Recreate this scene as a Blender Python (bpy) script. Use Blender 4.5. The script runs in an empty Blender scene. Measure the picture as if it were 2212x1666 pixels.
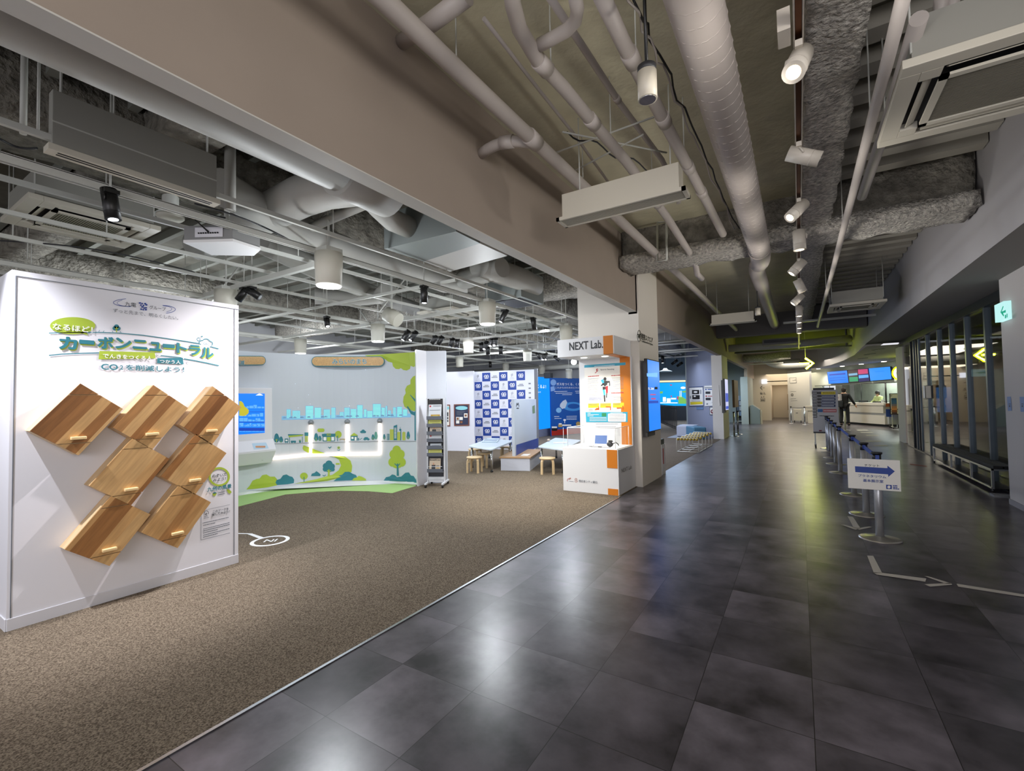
import bpy, bmesh, math, random
from mathutils import Vector, Matrix
random.seed(7)
S = bpy.context.scene
COL = S.collection
# ------------------------------------------------------------------ camera
W, H, FPX, EYE = 2212.0, 1666.0, 985.0, 1.5
_d = Vector((1726 - W / 2, -(853 - H / 2), -FPX)).normalized()
_p = Vector((2726 - W / 2, -(853 - 18 - H / 2), -FPX))
_u = _p.cross(_d).normalized()
if _u.y < 0: _u = -_u
_x = _d.cross(_u)
WC = Matrix((_x, _d, _u))            # camera -> world (rows: world axes seen by the camera)
cam = bpy.data.cameras.new('camera'); cam.sensor_width = 36; cam.lens = FPX / W * 36
cam.clip_start = 0.02; cam.clip_end = 200
co = bpy.data.objects.new('camera', cam); COL.objects.link(co)
co.matrix_world = Matrix.Translation((0, 0, EYE)) @ WC.to_4x4()
S.camera = co
# ------------------------------------------------------------------ world, exposure
S.view_settings.view_transform = 'Standard'; S.view_settings.look = 'None'
S.view_settings.gamma = 1; S.view_settings.use_curve_mapping = False
S.view_settings.exposure = 0.35
wd = bpy.data.worlds.new('world'); S.world = wd; wd.use_nodes = True
wd.node_tree.nodes['Background'].inputs[0].default_value = (0.95, 0.94, 1.0, 1)
wd.node_tree.nodes['Background'].inputs[1].default_value = 0.7
S.cycles.max_bounces = 7; S.cycles.diffuse_bounces = 4; S.cycles.glossy_bounces = 3
S.cycles.transmission_bounces = 6; S.cycles.transparent_max_bounces = 8
S.cycles.sample_clamp_indirect = 4.0; S.cycles.caustics_reflective = False; S.cycles.caustics_refractive = False

def lamp(name, kind, loc, power, color=(1, 1, 1), target=None, size=0.2, angle=60, blend=0.5, sy=None, parent=None):
    l = bpy.data.lights.new(name, kind); l.energy = power; l.color = color
    if kind == 'AREA':
        l.size = size
        if sy: l.shape = 'RECTANGLE'; l.size_y = sy
    else:
        l.shadow_soft_size = size
    if kind == 'SPOT':
        l.spot_size = math.radians(angle); l.spot_blend = blend
    o = bpy.data.objects.new(name, l); COL.objects.link(o); o.location = loc
    d = (Vector(target) - Vector(loc)) if target is not None else Vector((0, 0, -1))
    o.rotation_euler = d.to_track_quat('-Z', 'Y').to_euler()
    if parent is not None:
        o.parent = parent; o.matrix_parent_inverse = parent.matrix_world.inverted()
    return o
COOL = (0.86, 0.93, 1.0); WARM = (1.0, 0.86, 0.66); NEU = (1, 0.96, 0.9)
# spots of the exhibition hall on the white exhibit wall, the mural and the stage
lamp('hall_spot', 'SPOT', (-4.25, 0.17, 3.12), 330, (0.92, 0.93, 1), (-4.5, 1.35, 0.5), 0.02, 62, 0.9)
lamp('hall_spot', 'SPOT', (-3.92, 2.96, 3.12), 240, (1.0, 0.92, 0.93), (-4.52, 1.45, 0.6), 0.02, 62, 0.9)
lamp('hall_spot', 'SPOT', (-5.6, 3.4, 3.1), 70, (0.9, 0.97, 1), (-6.9, 5.4, 1.0), 0.05, 80, 0.8)
lamp('hall_spot', 'SPOT', (-6.4, 8.4, 3.2), 150, (0.9, 0.9, 1), (-8.3, 11.5, 1.3), 0.05, 70, 0.8)
lamp('hall_spot', 'SPOT', (-5.0, 9.5, 3.2), 110, (0.92, 0.93, 1), (-6.5, 11.0, 0.9), 0.05, 70, 0.8)
lamp('hall_spot', 'SPOT', (-3.6, 5.2, 3.1), 260, (1.0, 0.93, 0.82), (-3.4, 6.2, 0.0), 0.05, 80, 0.9)
lamp('hall_fill', 'AREA', (-8.5, 3.0, 2.95), 50, COOL, None, 3.0, sy=6)
lamp('hall_fill', 'AREA', (-7.5, 11.5, 3.05), 150, COOL, None, 5.0, sy=8)
# corridor
lamp('corridor_side_fill', 'AREA', (2.2, 0.6, 2.5), 75, (1.0, 0.95, 0.9), (-2.3, 2.2, 3.0), 3.5, sy=0.8)  # added unseen fill from the side, brightening the bulkhead beam
lamp('corridor_fill', 'AREA', (0.0, -4.5, 2.0), 110, (0.95, 0.93, 1.0), (0, 4, 1.0), 4.5, sy=2.4)  # added unseen fill behind the camera, raising the corridor's ambient light
lamp('blue_room', 'AREA', (-5.0, 13.5, 2.9), 90, (0.55, 0.66, 1.0), None, 2.5, sy=5)
lamp('blue_room', 'AREA', (-4.6, 18.5, 2.9), 40, (0.7, 0.8, 1.0), None, 2)
lamp('blue_room', 'AREA', (-3.4, 25.0, 2.9), 110, (0.7, 0.85, 1.0), None, 1.5)
lamp('blue_room', 'AREA', (-6.0, 26.0, 2.95), 220, (0.6, 0.75, 1.0), None, 3, sy=6)
lamp('niche_light', 'AREA', (-0.95, 33.5, 2.25), 14, (1.0, 0.93, 0.82), None, 0.6, sy=2.5)
lamp('lobby', 'AREA', (-0.4, 30.2, 2.75), 70, (1.0, 0.84, 0.62), None, 2.5, sy=3)
lamp('lobby', 'AREA', (0.3, 25.0, 3.2), 110, (1.0, 0.9, 0.75), None, 2.0, sy=5)
lamp('office', 'AREA', (4.1, 28.9, 2.7), 260, (0.95, 1.0, 0.93), None, 1.5, sy=3)
lamp('blue_room', 'POINT', (-4.5, 13.5, 2.35), 45, (0.55, 0.68, 1.0), None, .3)  # added point without a lamp, brightening the dark blue room ceiling
lamp('side_room', 'AREA', (5.5, 13.0, 2.9), 90, (1.0, 0.8, 0.55), None, 3, sy=6)

# ------------------------------------------------------------------ pixel -> plane helpers (photo frame 2212 x 1666)
CAM = Vector((0, 0, EYE))
def ray(px, py): return WC @ Vector((px - W / 2, -(py - H / 2), -FPX))
class Pl:
    """A real plane in the room: point, outward normal (towards the viewer side)."""
    def __init__(s, p, n): s.p = Vector(p); s.n = Vector(n).normalized()
    def at(s, px, py, off=0.0):
        d = ray(px, py); k = (s.p + s.n * off - CAM).dot(s.n) / d.dot(s.n)
        return CAM + d * k
    def nor(s, p): return s.n
class Cy:
    """A vertical cylinder seen from its inside."""
    def __init__(s, cx, cy, r): s.c = Vector((cx, cy, 0)); s.r = r
    def at(s, px, py, off=0.0):
        d = ray(px, py); r = s.r - off
        ox, oy = -s.c.x, -s.c.y
        a = d.x ** 2 + d.y ** 2; b = 2 * (ox * d.x + oy * d.y); c = ox * ox + oy * oy - r * r
        k = (-b + math.sqrt(max(0, b * b - 4 * a * c))) / (2 * a)
        return CAM + d * k
    def nor(s, p): return Vector((s.c.x - p.x, s.c.y - p.y, 0)).normalized()
def PX(px, py, x): return Pl((x, 0, 0), (1, 0, 0)).at(px, py)
def PY(px, py, y): return Pl((0, y, 0), (0, -1, 0)).at(px, py)
def PZ(px, py, z): return Pl((0, 0, z), (0, 0, 1)).at(px, py)
def Z(x0, y0, s): return lambda x, y: (x0 + x / s, y0 + y / s)

# ------------------------------------------------------------------ materials
def lin(c):
    if isinstance(c, str):
        c = [int(c[i:i + 2], 16) / 255 for i in (0, 2, 4)]
        return tuple(((v + .055) / 1.055) ** 2.4 if v > .04045 else v / 12.92 for v in c)
    return tuple(c)
MC = {}
def mat(name, color, rough=0.6, metal=0.0, emit=0.0, noise=0.0, nscale=20.0, bump=0.0, bscale=60.0, spec=None, ecol=None, alpha=None):
    if name in MC: return MC[name]
    m = bpy.data.materials.new(name); m.use_nodes = True; MC[name] = m
    nt = m.node_tree; b = nt.nodes['Principled BSDF']; c = lin(color)
    b.inputs['Base Color'].default_value = (*c, 1); b.inputs['Roughness'].default_value = rough
    b.inputs['Metallic'].default_value = metal
    if spec is not None: b.inputs['Specular IOR Level'].default_value = spec
    if emit:
        b.inputs['Emission Color'].default_value = (*(lin(ecol) if ecol else c), 1); b.inputs['Emission Strength'].default_value = emit
    if alpha is not None: b.inputs['Alpha'].default_value = alpha
    if noise or bump:
        tc = nt.nodes.new('ShaderNodeTexCoord')
    if noise:
        n = nt.nodes.new('ShaderNodeTexNoise'); n.inputs['Scale'].default_value = nscale; n.inputs['Detail'].default_value = 5
        nt.links.new(tc.outputs['Object'], n.inputs['Vector'])
        r = nt.nodes.new('ShaderNodeMapRange'); r.inputs[1].default_value = 0.3; r.inputs[2].default_value = 0.7
        r.inputs[3].default_value = 1 - noise; r.inputs[4].default_value = 1 + noise
        nt.links.new(n.outputs['Fac'], r.inputs[0])
        v = nt.nodes.new('ShaderNodeVectorMath'); v.operation = 'SCALE'; v.inputs[0].default_value = c
        nt.links.new(r.outputs[0], v.inputs['Scale']); nt.links.new(v.outputs[0], b.inputs['Base Color'])
    if bump:
        n2 = nt.nodes.new('ShaderNodeTexNoise'); n2.inputs['Scale'].default_value = bscale; n2.inputs['Detail'].default_value = 6
        nt.links.new(tc.outputs['Object'], n2.inputs['Vector'])
        bp = nt.nodes.new('ShaderNodeBump'); bp.inputs['Strength'].default_value = bump; bp.inputs['Distance'].default_value = 0.07 if bump >= 1 else 0.03
        nt.links.new(n2.outputs['Fac'], bp.inputs['Height']); nt.links.new(bp.outputs[0], b.inputs['Normal'])
    return m
def glass(name, tint=(0.9, 0.95, 0.95), refl=0.08, rough=0.02, amt=0.9):
    if name in MC: return MC[name]
    m = bpy.data.materials.new(name); m.use_nodes = True; MC[name] = m; nt = m.node_tree; nt.nodes.clear()
    o = nt.nodes.new('ShaderNodeOutputMaterial'); t = nt.nodes.new('ShaderNodeBsdfTransparent'); t.inputs[0].default_value = (*tint, 1)
    g = nt.nodes.new('ShaderNodeBsdfGlossy'); g.inputs['Roughness'].default_value = rough
    f = nt.nodes.new('ShaderNodeFresnel'); f.inputs[0].default_value = 1.45
    a = nt.nodes.new('ShaderNodeMath'); a.operation = 'MULTIPLY_ADD'; a.inputs[1].default_value = amt; a.inputs[2].default_value = refl * 0.3
    x = nt.nodes.new('ShaderNodeMixShader')
    nt.links.new(f.outputs[0], a.inputs[0]); nt.links.new(a.outputs[0], x.inputs[0])
    nt.links.new(t.outputs[0], x.inputs[1]); nt.links.new(g.outputs[0], x.inputs[2]); nt.links.new(x.outputs[0], o.inputs[0])
    return m
def tile_mat():
    m = bpy.data.materials.new('dark_vinyl_tile'); m.use_nodes = True; nt = m.node_tree; b = nt.nodes['Principled BSDF']; N = nt.nodes.new; L = nt.links.new
    tc = N('ShaderNodeTexCoord'); mp = N('ShaderNodeMapping'); mp.inputs['Location'].default_value = (0.98 + 0.495 * 20, -1.40 + 0.505 * 40, 0)
    L(tc.outputs['Object'], mp.inputs['Vector'])
    sc = N('ShaderNodeVectorMath'); sc.operation = 'DIVIDE'; sc.inputs[1].default_value = (0.495, 0.505, 1); L(mp.outputs[0], sc.inputs[0])
    fl = N('ShaderNodeVectorMath'); fl.operation = 'FLOOR'; L(sc.outputs[0], fl.inputs[0])
    fr = N('ShaderNodeVectorMath'); fr.operation = 'FRACTION'; L(sc.outputs[0], fr.inputs[0])
    wn = N('ShaderNodeTexWhiteNoise'); wn.noise_dimensions = '2D'; L(fl.outputs[0], wn.inputs['Vector'])
    # cloudy concrete look, different on each tile
    ad = N('ShaderNodeVectorMath'); ad.operation = 'MULTIPLY_ADD'; ad.inputs[1].default_value = (17, 31, 13); L(wn.outputs['Color'], ad.inputs[0]); L(tc.outputs['Object'], ad.inputs[2])
    n1 = N('ShaderNodeTexNoise'); n1.inputs['Scale'].default_value = 2.6; n1.inputs['Detail'].default_value = 5; n1.inputs['Roughness'].default_value = 0.6; L(ad.outputs[0], n1.inputs['Vector'])
    cr = N('ShaderNodeValToRGB'); cr.color_ramp.elements[0].position = 0.30; cr.color_ramp.elements[0].color = (*lin('242123'), 1)
    cr.color_ramp.elements[1].position = 0.74; cr.color_ramp.elements[1].color = (*lin('6c666d'), 1); L(n1.outputs['Fac'], cr.inputs[0])
    vr = N('ShaderNodeMapRange'); vr.inputs[3].default_value = 0.66; vr.inputs[4].default_value = 1.22; L(wn.outputs['Value'], vr.inputs[0])
    mu = N('ShaderNodeVectorMath'); mu.operation = 'SCALE'; L(cr.outputs[0], mu.inputs[0]); L(vr.outputs[0], mu.inputs['Scale'])
    # joints
    sx = N('ShaderNodeSeparateXYZ'); L(fr.outputs[0], sx.inputs[0])
    def edge(o):
        a = N('ShaderNodeMath'); a.operation = 'SUBTRACT'; a.inputs[1].default_value = 0.5; L(o, a.inputs[0])
        c = N('ShaderNodeMath'); c.operation = 'ABSOLUTE'; L(a.outputs[0], c.inputs[0])
        g = N('ShaderNodeMath'); g.operation = 'GREATER_THAN'; g.inputs[1].default_value = 0.4965; L(c.outputs[0], g.inputs[0]); return g.outputs[0]
    mx = N('ShaderNodeMath'); mx.operation = 'MAXIMUM'; L(edge(sx.outputs[0]), mx.inputs[0]); L(edge(sx.outputs[1]), mx.inputs[1])
    mi = N('ShaderNodeMix'); mi.data_type = 'RGBA'; L(mx.outputs[0], mi.inputs['Factor']); L(mu.outputs[0], mi.inputs['A']); mi.inputs['B'].default_value = (*lin('1c1a19'), 1)
    L(mi.outputs['Result'], b.inputs['Base Color'])
    rr = N('ShaderNodeMapRange'); b.inputs['Specular IOR Level'].default_value = 0.38; rr.inputs[3].default_value = 0.27; rr.inputs[4].default_value = 0.29; L(n1.outputs['Fac'], rr.inputs[0]); L(rr.outputs[0], b.inputs['Roughness'])
    bp = N('ShaderNodeBump'); bp.inputs['Strength'].default_value = 0.03; bp.inputs['Distance'].default_value = 0.01; L(n1.outputs['Fac'], bp.inputs['Height']); 
    return m
def wood_mat(name, tones, w=0.07, axis='Y', rough=0.45):
    """Planks of varied tone laid side by side across the local AXIS, grain along local Z."""
    m = bpy.data.materials.new(name); m.use_nodes = True; MC[name] = m; nt = m.node_tree; b = nt.nodes['Principled BSDF']; N = nt.nodes.new; L = nt.links.new
    tc = N('ShaderNodeTexCoord'); oi = N('ShaderNodeObjectInfo')
    s = N('ShaderNodeSeparateXYZ'); L(tc.outputs['Object'], s.inputs[0])
    a = N('ShaderNodeMath'); a.operation = 'DIVIDE'; a.inputs[1].default_value = w; L(s.outputs[axis], a.inputs[0])
    a2 = N('ShaderNodeMath'); a2.operation = 'ADD'; ix = N('ShaderNodeMath'); ix.operation = 'MULTIPLY'; ix.inputs[1].default_value = 0.37; L(oi.outputs['Object Index'], ix.inputs[0]); L(a.outputs[0], a2.inputs[0]); L(ix.outputs[0], a2.inputs[1])
    f = N('ShaderNodeMath'); f.operation = 'FLOOR'; L(a2.outputs[0], f.inputs[0])
    r7 = N('ShaderNodeMath'); r7.operation = 'MULTIPLY_ADD'; r7.inputs[1].default_value = 91.0; L(oi.outputs['Object Index'], r7.inputs[0]); L(f.outputs[0], r7.inputs[2])
    wn = N('ShaderNodeTexWhiteNoise'); wn.noise_dimensions = '1D'; L(r7.outputs[0], wn.inputs['W'])
    cr = N('ShaderNodeValToRGB'); e = cr.color_ramp.elements
    for i, t in enumerate(tones):
        if i < 2: el = e[i]
        else: el = e.new(0.5)
        el.position = i / (len(tones) - 1) ; el.color = (*lin(t), 1)
    L(wn.outputs['Value'], cr.inputs[0])
    mp = N('ShaderNodeMapping'); mp.inputs['Scale'].default_value = (40, 40, 3) if axis != 'Z' else (3, 40, 40); L(tc.outputs['Object'], mp.inputs['Vector'])
    n = N('ShaderNodeTexNoise'); n.inputs['Scale'].default_value = 1.5; n.inputs['Detail'].default_value = 5; L(mp.outputs[0], n.inputs['Vector'])
    r = N('ShaderNodeMapRange'); r.inputs[1].default_value = 0.3; r.inputs[2].default_value = 0.7; r.inputs[3].default_value = 0.82; r.inputs[4].default_value = 1.12; L(n.outputs['Fac'], r.inputs[0])
    v = N('ShaderNodeVectorMath'); v.operation = 'SCALE'; L(cr.outputs[0], v.inputs[0]); L(r.outputs[0], v.inputs['Scale']); L(v.outputs[0], b.inputs['Base Color'])
    b.inputs['Roughness'].default_value = rough
    return m
def carpet_mat():
    m = bpy.data.materials.new('brown_carpet'); m.use_nodes = True; nt = m.node_tree; b = nt.nodes['Principled BSDF']; N = nt.nodes.new; L = nt.links.new
    tc = N('ShaderNodeTexCoord'); n = N('ShaderNodeTexNoise'); n.inputs['Scale'].default_value = 130; n.inputs['Detail'].default_value = 3; L(tc.outputs['Object'], n.inputs['Vector'])
    n2 = N('ShaderNodeTexNoise'); n2.inputs['Scale'].default_value = 1.2; L(tc.outputs['Object'], n2.inputs['Vector'])
    cr = N('ShaderNodeValToRGB'); cr.color_ramp.elements[0].position = 0.36; cr.color_ramp.elements[0].color = (*lin('4a4136'), 1)
    cr.color_ramp.elements[1].position = 0.64; cr.color_ramp.elements[1].color = (*lin('857868'), 1); L(n.outputs['Fac'], cr.inputs[0])
    r = N('ShaderNodeMapRange'); r.inputs[3].default_value = 0.9; r.inputs[4].default_value = 1.1; L(n2.outputs['Fac'], r.inputs[0])
    v = N('ShaderNodeVectorMath'); v.operation = 'SCALE'; L(cr.outputs[0], v.inputs[0]); L(r.outputs[0], v.inputs['Scale']); L(v.outputs[0], b.inputs['Base Color'])
    b.inputs['Roughness'].default_value = 0.95; b.inputs['Specular IOR Level'].default_value = 0.1
    bp = N('ShaderNodeBump'); bp.inputs['Strength'].default_value = 0.5; bp.inputs['Distance'].default_value = 0.01; L(n.outputs['Fac'], bp.inputs['Height']); L(bp.outputs[0], b.inputs['Normal'])
    return m
M_TILE = tile_mat(); M_CARPET = carpet_mat()
M_WHITE = mat('white_panel', 'e6e6ec', 0.45)
M_WALL = mat('wall_paint', 'b9b2a8', 0.7)
M_BEAM = mat('beam_paint', 'a3968a', 0.75, noise=0.03, nscale=2)
M_PIPE = mat('pipe_paint', 'b9b1ab', 0.5)
M_DUCT = mat('duct_paint', 'b3b2ac', 0.55, noise=0.04, nscale=3)
M_RAIL = mat('rail_paint', 'c9cac3', 0.5)
M_DECK = mat('deck_dark', '6b6960', 0.9, noise=0.25, nscale=4)
M_ROCK = mat('rockwool', 'c4c0b7', 0.97, noise=0.45, nscale=26, bump=1.0, bscale=34)
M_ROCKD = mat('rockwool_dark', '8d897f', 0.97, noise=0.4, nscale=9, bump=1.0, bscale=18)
M_FOIL = mat('insulation_lining', 'c8c3a8', 0.6, noise=0.08, nscale=3, bump=0.8, bscale=4)
M_BLACK = mat('black', '121212', 0.4)
M_DGREY = mat('dark_grey', '2c2d30', 0.5)
M_STEEL = mat('steel', 'b9bcc0', 0.25, 1.0)
M_CHROME = mat('chrome', 'd0d2d4', 0.12, 1.0)
M_ACW = mat('unit_white', 'cfcabb', 0.5)
M_TEAL = mat('teal_print', '2f7c8a', 0.5); M_LIME = mat('lime_print', 'a9bf3e', 0.5); M_NAVY = mat('navy_print', '1c3f93', 0.5)
M_INK = mat('ink', '22252b', 0.5); M_GREYINK = mat('grey_ink', '6f747c', 0.5); M_PAPER = mat('paper', 'efece4', 0.6)
M_ORANGE = mat('orange_print', 'd07a12', 0.5); M_RED = mat('red_print', 'b3242a', 0.5); M_YEL = mat('yellow_print', 'e6cf2a', 0.5)
M_CYAN = mat('cyan_print', '2d9bb8', 0.5); M_WPRINT = mat('white_print', 'f4f4f4', 0.5)
M_GLASS = glass('clear_pane')
M_ACRYL = glass('acrylic', (0.98, 0.98, 0.98), 0.05, 0.02, 0.25)
def scr(name, c, e=1.0): return mat(name, (0.0, 0.0, 0.0), 0.3, emit=e, ecol=c)
E_BLUE = scr('screen_blue', '0a78f0', 1.0); E_BLUE2 = scr('screen_light_blue', '5aa4ff', 1.0); E_WHITE = scr('screen_white', 'e8f2ff', 1.0)
E_NAVY = scr('screen_navy', '0c3fb0', 0.9); E_RED = scr('screen_red', 'c04070', 0.9); E_GREEN = scr('screen_green', '3aa070', 0.8); E_CYAN = scr('projected_cyan', '86f5dc', 1.0)
E_PALE = scr('projected_pale', '8ecbf2', 0.62); E_LED = scr('led_strip', 'ffe9d4', 3.2); E_LAMP = scr('lamp_glow', 'f4f8ff', 9.0); E_WARM = scr('lamp_warm', 'ffe6bf', 9.0)
E_NEON = scr('neon_core', 'f4f4a0', 14.0); E_NEONY = scr('neon_yellow', 'd4e800', 75.0); E_EXIT = scr('exit_light', 'b9ecea', 0.85); E_EXITG = scr('exit_green', '12a080', 0.8); E_YEL = scr('screen_yellow', 'c8bf30', 0.8)
E_OFF = scr('downlight_glow', 'fff6e8', 7.0)
# ------------------------------------------------------------------ mesh building helpers
def wm(o):
    m = o.matrix_basis.copy()
    return wm(o.parent) @ m if o.parent else m
def tag(o, label=None, cat=None, group=None, kind=None):
    if label: o['label'] = label
    if cat: o['category'] = cat
    if group: o['group'] = group
    if kind: o['kind'] = kind
    return o
def thing(name, label, cat, loc=(0, 0, 0), rz=0.0, group=None):
    o = bpy.data.objects.new(name, None); COL.objects.link(o); o.empty_display_size = 0.1
    o.location = loc; o.rotation_euler = (0, 0, rz)
    return tag(o, label, cat, group)
def sub(name, parent, loc=(0, 0, 0), rot=(0, 0, 0)):
    o = bpy.data.objects.new(name, None); COL.objects.link(o); o.parent = parent; o.location = loc; o.rotation_euler = rot
    return o
class MB:
    def __init__(s): s.v = []; s.f = []; s.sm = []
    def add(s, vs, fs, smooth=False):
        b = len(s.v); s.v += [Vector(v) for v in vs]
        for f in fs: s.f.append([b + i for i in f]); s.sm.append(smooth)
        return s
    def box(s, c, d, M=None):
        x, y, z = d[0] / 2, d[1] / 2, d[2] / 2
        vs = [Vector((i * x, j * y, k * z)) for i in (-1, 1) for j in (-1, 1) for k in (-1, 1)]
        if M is not None: vs = [M @ v for v in vs]
        vs = [v + Vector(c) for v in vs]
        return s.add(vs, [(0, 1, 3, 2), (4, 6, 7, 5), (0, 4, 5, 1), (2, 3, 7, 6), (0, 2, 6, 4), (1, 5, 7, 3)])
    def bb(s, a, b):
        return s.box([(p + q) / 2 for p, q in zip(a, b)], [abs(q - p) for p, q in zip(a, b)])
    def cyl(s, p0, p1, r0, r1=None, seg=16, caps=True, smooth=True):
        p0, p1 = Vector(p0), Vector(p1); r1 = r0 if r1 is None else r1
        t = (p1 - p0).normalized(); a = t.orthogonal().normalized(); b = t.cross(a); n = seg
        vs = []
        for p, r in ((p0, r0), (p1, r1)):
            vs += [p + (a * math.cos(2 * math.pi * i / n) + b * math.sin(2 * math.pi * i / n)) * r for i in range(n)]
        s.add(vs, [(i, (i + 1) % n, n + (i + 1) % n, n + i) for i in range(n)], smooth)
        if caps:
            k = len(s.v) - 2 * n
            s.f.append([k + i for i in range(n)][::-1]); s.sm.append(False)
            s.f.append([k + n + i for i in range(n)]); s.sm.append(False)
        return s
    def tube(s, pts, r, seg=10, closed=False, caps=True):
        P = [Vector(p) for p in pts]; n = len(P); R = r if isinstance(r, (list, tuple)) else [r] * n
        T = []
        for i in range(n):
            if closed: t = P[(i + 1) % n] - P[i - 1]
            else: t = P[min(i + 1, n - 1)] - P[max(i - 1, 0)]
            T.append(t.normalized())
        a = T[0].orthogonal().normalized(); base = len(s.v)
        for i in range(n):
            a = (a - T[i] * a.dot(T[i])).normalized(); b = T[i].cross(a)
            s.v += [P[i] + (a * math.cos(2 * math.pi * k / seg) + b * math.sin(2 * math.pi * k / seg)) * R[i] for k in range(seg)]
        for i in range(n if closed else n - 1):
            j = (i + 1) % n
            for k in range(seg):
                q = (k + 1) % seg
                s.f.append([base + i * seg + k, base + i * seg + q, base + j * seg + q, base + j * seg + k]); s.sm.append(True)
        if caps and not closed:
            s.f.append([base + k for k in range(seg)][::-1]); s.sm.append(False)
            s.f.append([base + (n - 1) * seg + k for k in range(seg)]); s.sm.append(False)
        return s
    def prism(s, poly, vec):
        vec = Vector(vec); n = len(poly); P = [Vector(p) for p in poly]
        return s.add(P + [p + vec for p in P], [list(range(n))[::-1], list(range(n, 2 * n))] + [(i, (i + 1) % n, n + (i + 1) % n, n + i) for i in range(n)])
    def lathe(s, prof, c, seg=24, smooth=True):
        c = Vector(c); n = len(prof); vs = []
        for r, z in prof:
            vs += [c + Vector((r * math.cos(2 * math.pi * k / seg), r * math.sin(2 * math.pi * k / seg), z)) for k in range(seg)]
        fs = []
        for i in range(n - 1):
            for k in range(seg):
                q = (k + 1) % seg; fs.append((i * seg + k, i * seg + q, (i + 1) * seg + q, (i + 1) * seg + k))
        b = len(s.v); s.add(vs, fs, smooth)
        if prof[0][0] > 1e-5: s.f.append([b + k for k in range(seg)][::-1]); s.sm.append(False)
        if prof[-1][0] > 1e-5: s.f.append([b + (n - 1) * seg + k for k in range(seg)]); s.sm.append(False)
        return s
    def ball(s, c, r, seg=16, ring=10, sc=(1, 1, 1)):
        c = Vector(c); vs = []; fs = []
        for i in range(ring + 1):
            t = math.pi * i / ring
            for k in range(seg):
                p = 2 * math.pi * k / seg
                vs.append(c + Vector((r * sc[0] * math.sin(t) * math.cos(p), r * sc[1] * math.sin(t) * math.sin(p), r * sc[2] * math.cos(t))))
        for i in range(ring):
            for k in range(seg):
                q = (k + 1) % seg; fs.append((i * seg + k, (i + 1) * seg + k, (i + 1) * seg + q, i * seg + q))
        return s.add(vs, fs, True)
    def build(s, name, m, parent=None, local=False, bevel=0.0, center=True, disp=None):
        me = bpy.data.meshes.new(name); vs = s.v; o = bpy.data.objects.new(name, me); COL.objects.link(o)
        if parent is not None:
            o.parent = parent
            if not local:
                inv = wm(parent).inverted(); vs = [inv @ v for v in vs]
        elif center and vs and not local:
            xs = [v.x for v in vs]; ys = [v.y for v in vs]; zs = [v.z for v in vs]
            c = Vector(((min(xs) + max(xs)) / 2, (min(ys) + max(ys)) / 2, min(zs))); vs = [v - c for v in vs]; o.location = c
        me.from_pydata([tuple(v) for v in vs], [], s.f); me.polygons.foreach_set('use_smooth', s.sm)
        me.materials.append(m); me.update()
        bm = bmesh.new(); bm.from_mesh(me); bmesh.ops.recalc_face_normals(bm, faces=bm.faces)
        bm.to_mesh(me); bm.free()
        if bevel:
            md = o.modifiers.new('bevel', 'BEVEL'); md.width = bevel; md.segments = 2; md.limit_method = 'ANGLE'; md.angle_limit = 0.7
        return o
def struct(name, mb, m, **k): return tag(mb.build(name, m, center=False, **k), kind='structure')
def copy_tree(o, parent=None):
    c = o.copy(); COL.objects.link(c); c.parent = parent
    for ch in list(o.children): copy_tree(ch, c)
    return c
def arc(c, r, a0, a1, n, z=None):
    return [(c[0] + r * math.cos(math.radians(a0 + (a1 - a0) * i / n)), c[1] + r * math.sin(math.radians(a0 + (a1 - a0) * i / n))) for i in range(n + 1)]
def ell(cx, cy, rx, ry=None, n=20):
    ry = rx if ry is None else ry
    return [(cx + rx * math.cos(2 * math.pi * i / n), cy + ry * math.sin(2 * math.pi * i / n)) for i in range(n)]
def rec(x0, y0, x1, y1): return [(x0, y0), (x1, y0), (x1, y1), (x0, y1)]
def rrect(x0, y0, x1, y1, r, n=5):
    P = []
    for cx, cy, a in ((x1 - r, y0 + r, -90), (x1 - r, y1 - r, 0), (x0 + r, y1 - r, 90), (x0 + r, y0 + r, 180)):
        P += [(cx + r * math.cos(math.radians(a + 90 * i / n)), cy + r * math.sin(math.radians(a + 90 * i / n))) for i in range(n + 1)]
    return P
def stroke(pts, w):
    """A poly-line of width w as quads, in the picture plane of a print."""
    out = []
    for (x0, y0), (x1, y1) in zip(pts, pts[1:]):
        l = math.hypot(x1 - x0, y1 - y0) or 1; nx, ny = -(y1 - y0) / l * w / 2, (x1 - x0) / l * w / 2
        out.append([(x0 + nx, y0 + ny), (x1 + nx, y1 + ny), (x1 - nx, y1 - ny), (x0 - nx, y0 - ny)])
    return out
def decal(name, polys, plane, m, parent, off=0.003, zf=None, sub_=None):
    """Flat print lying on a surface."""
    mb = MB()
    for poly in polys:
        P = list(poly)
        if sub_:
            Q = []
            for (x0, y0), (x1, y1) in zip(P, P[1:] + P[:1]):
                k = max(1, int(math.hypot(x1 - x0, y1 - y0) / sub_))
                Q += [(x0 + (x1 - x0) * i / k, y0 + (y1 - y0) * i / k) for i in range(k)]
            P = Q
        if zf: P = [zf(*p) for p in P]
        vs = [plane.at(x, y, off) for x, y in P]
        n = plane.nor(vs[0]); a = Vector((0, 0, 0))
        for i in range(len(vs)): a += vs[i].cross(vs[(i + 1) % len(vs)])
        if a.dot(n) < 0: vs.reverse()
        mb.add(vs, [list(range(len(vs)))])
    me_o = mb.build(name, m, parent)
    # keep the print facing outwards
    inv = wm(parent).to_3x3().inverted() if parent else Matrix.Identity(3)
    n = inv @ plane.nor(mb.v[0])
    if me_o.data.polygons[0].normal.dot(n) < 0: me_o.data.flip_normals()
    return me_o
TXT = {}
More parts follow.
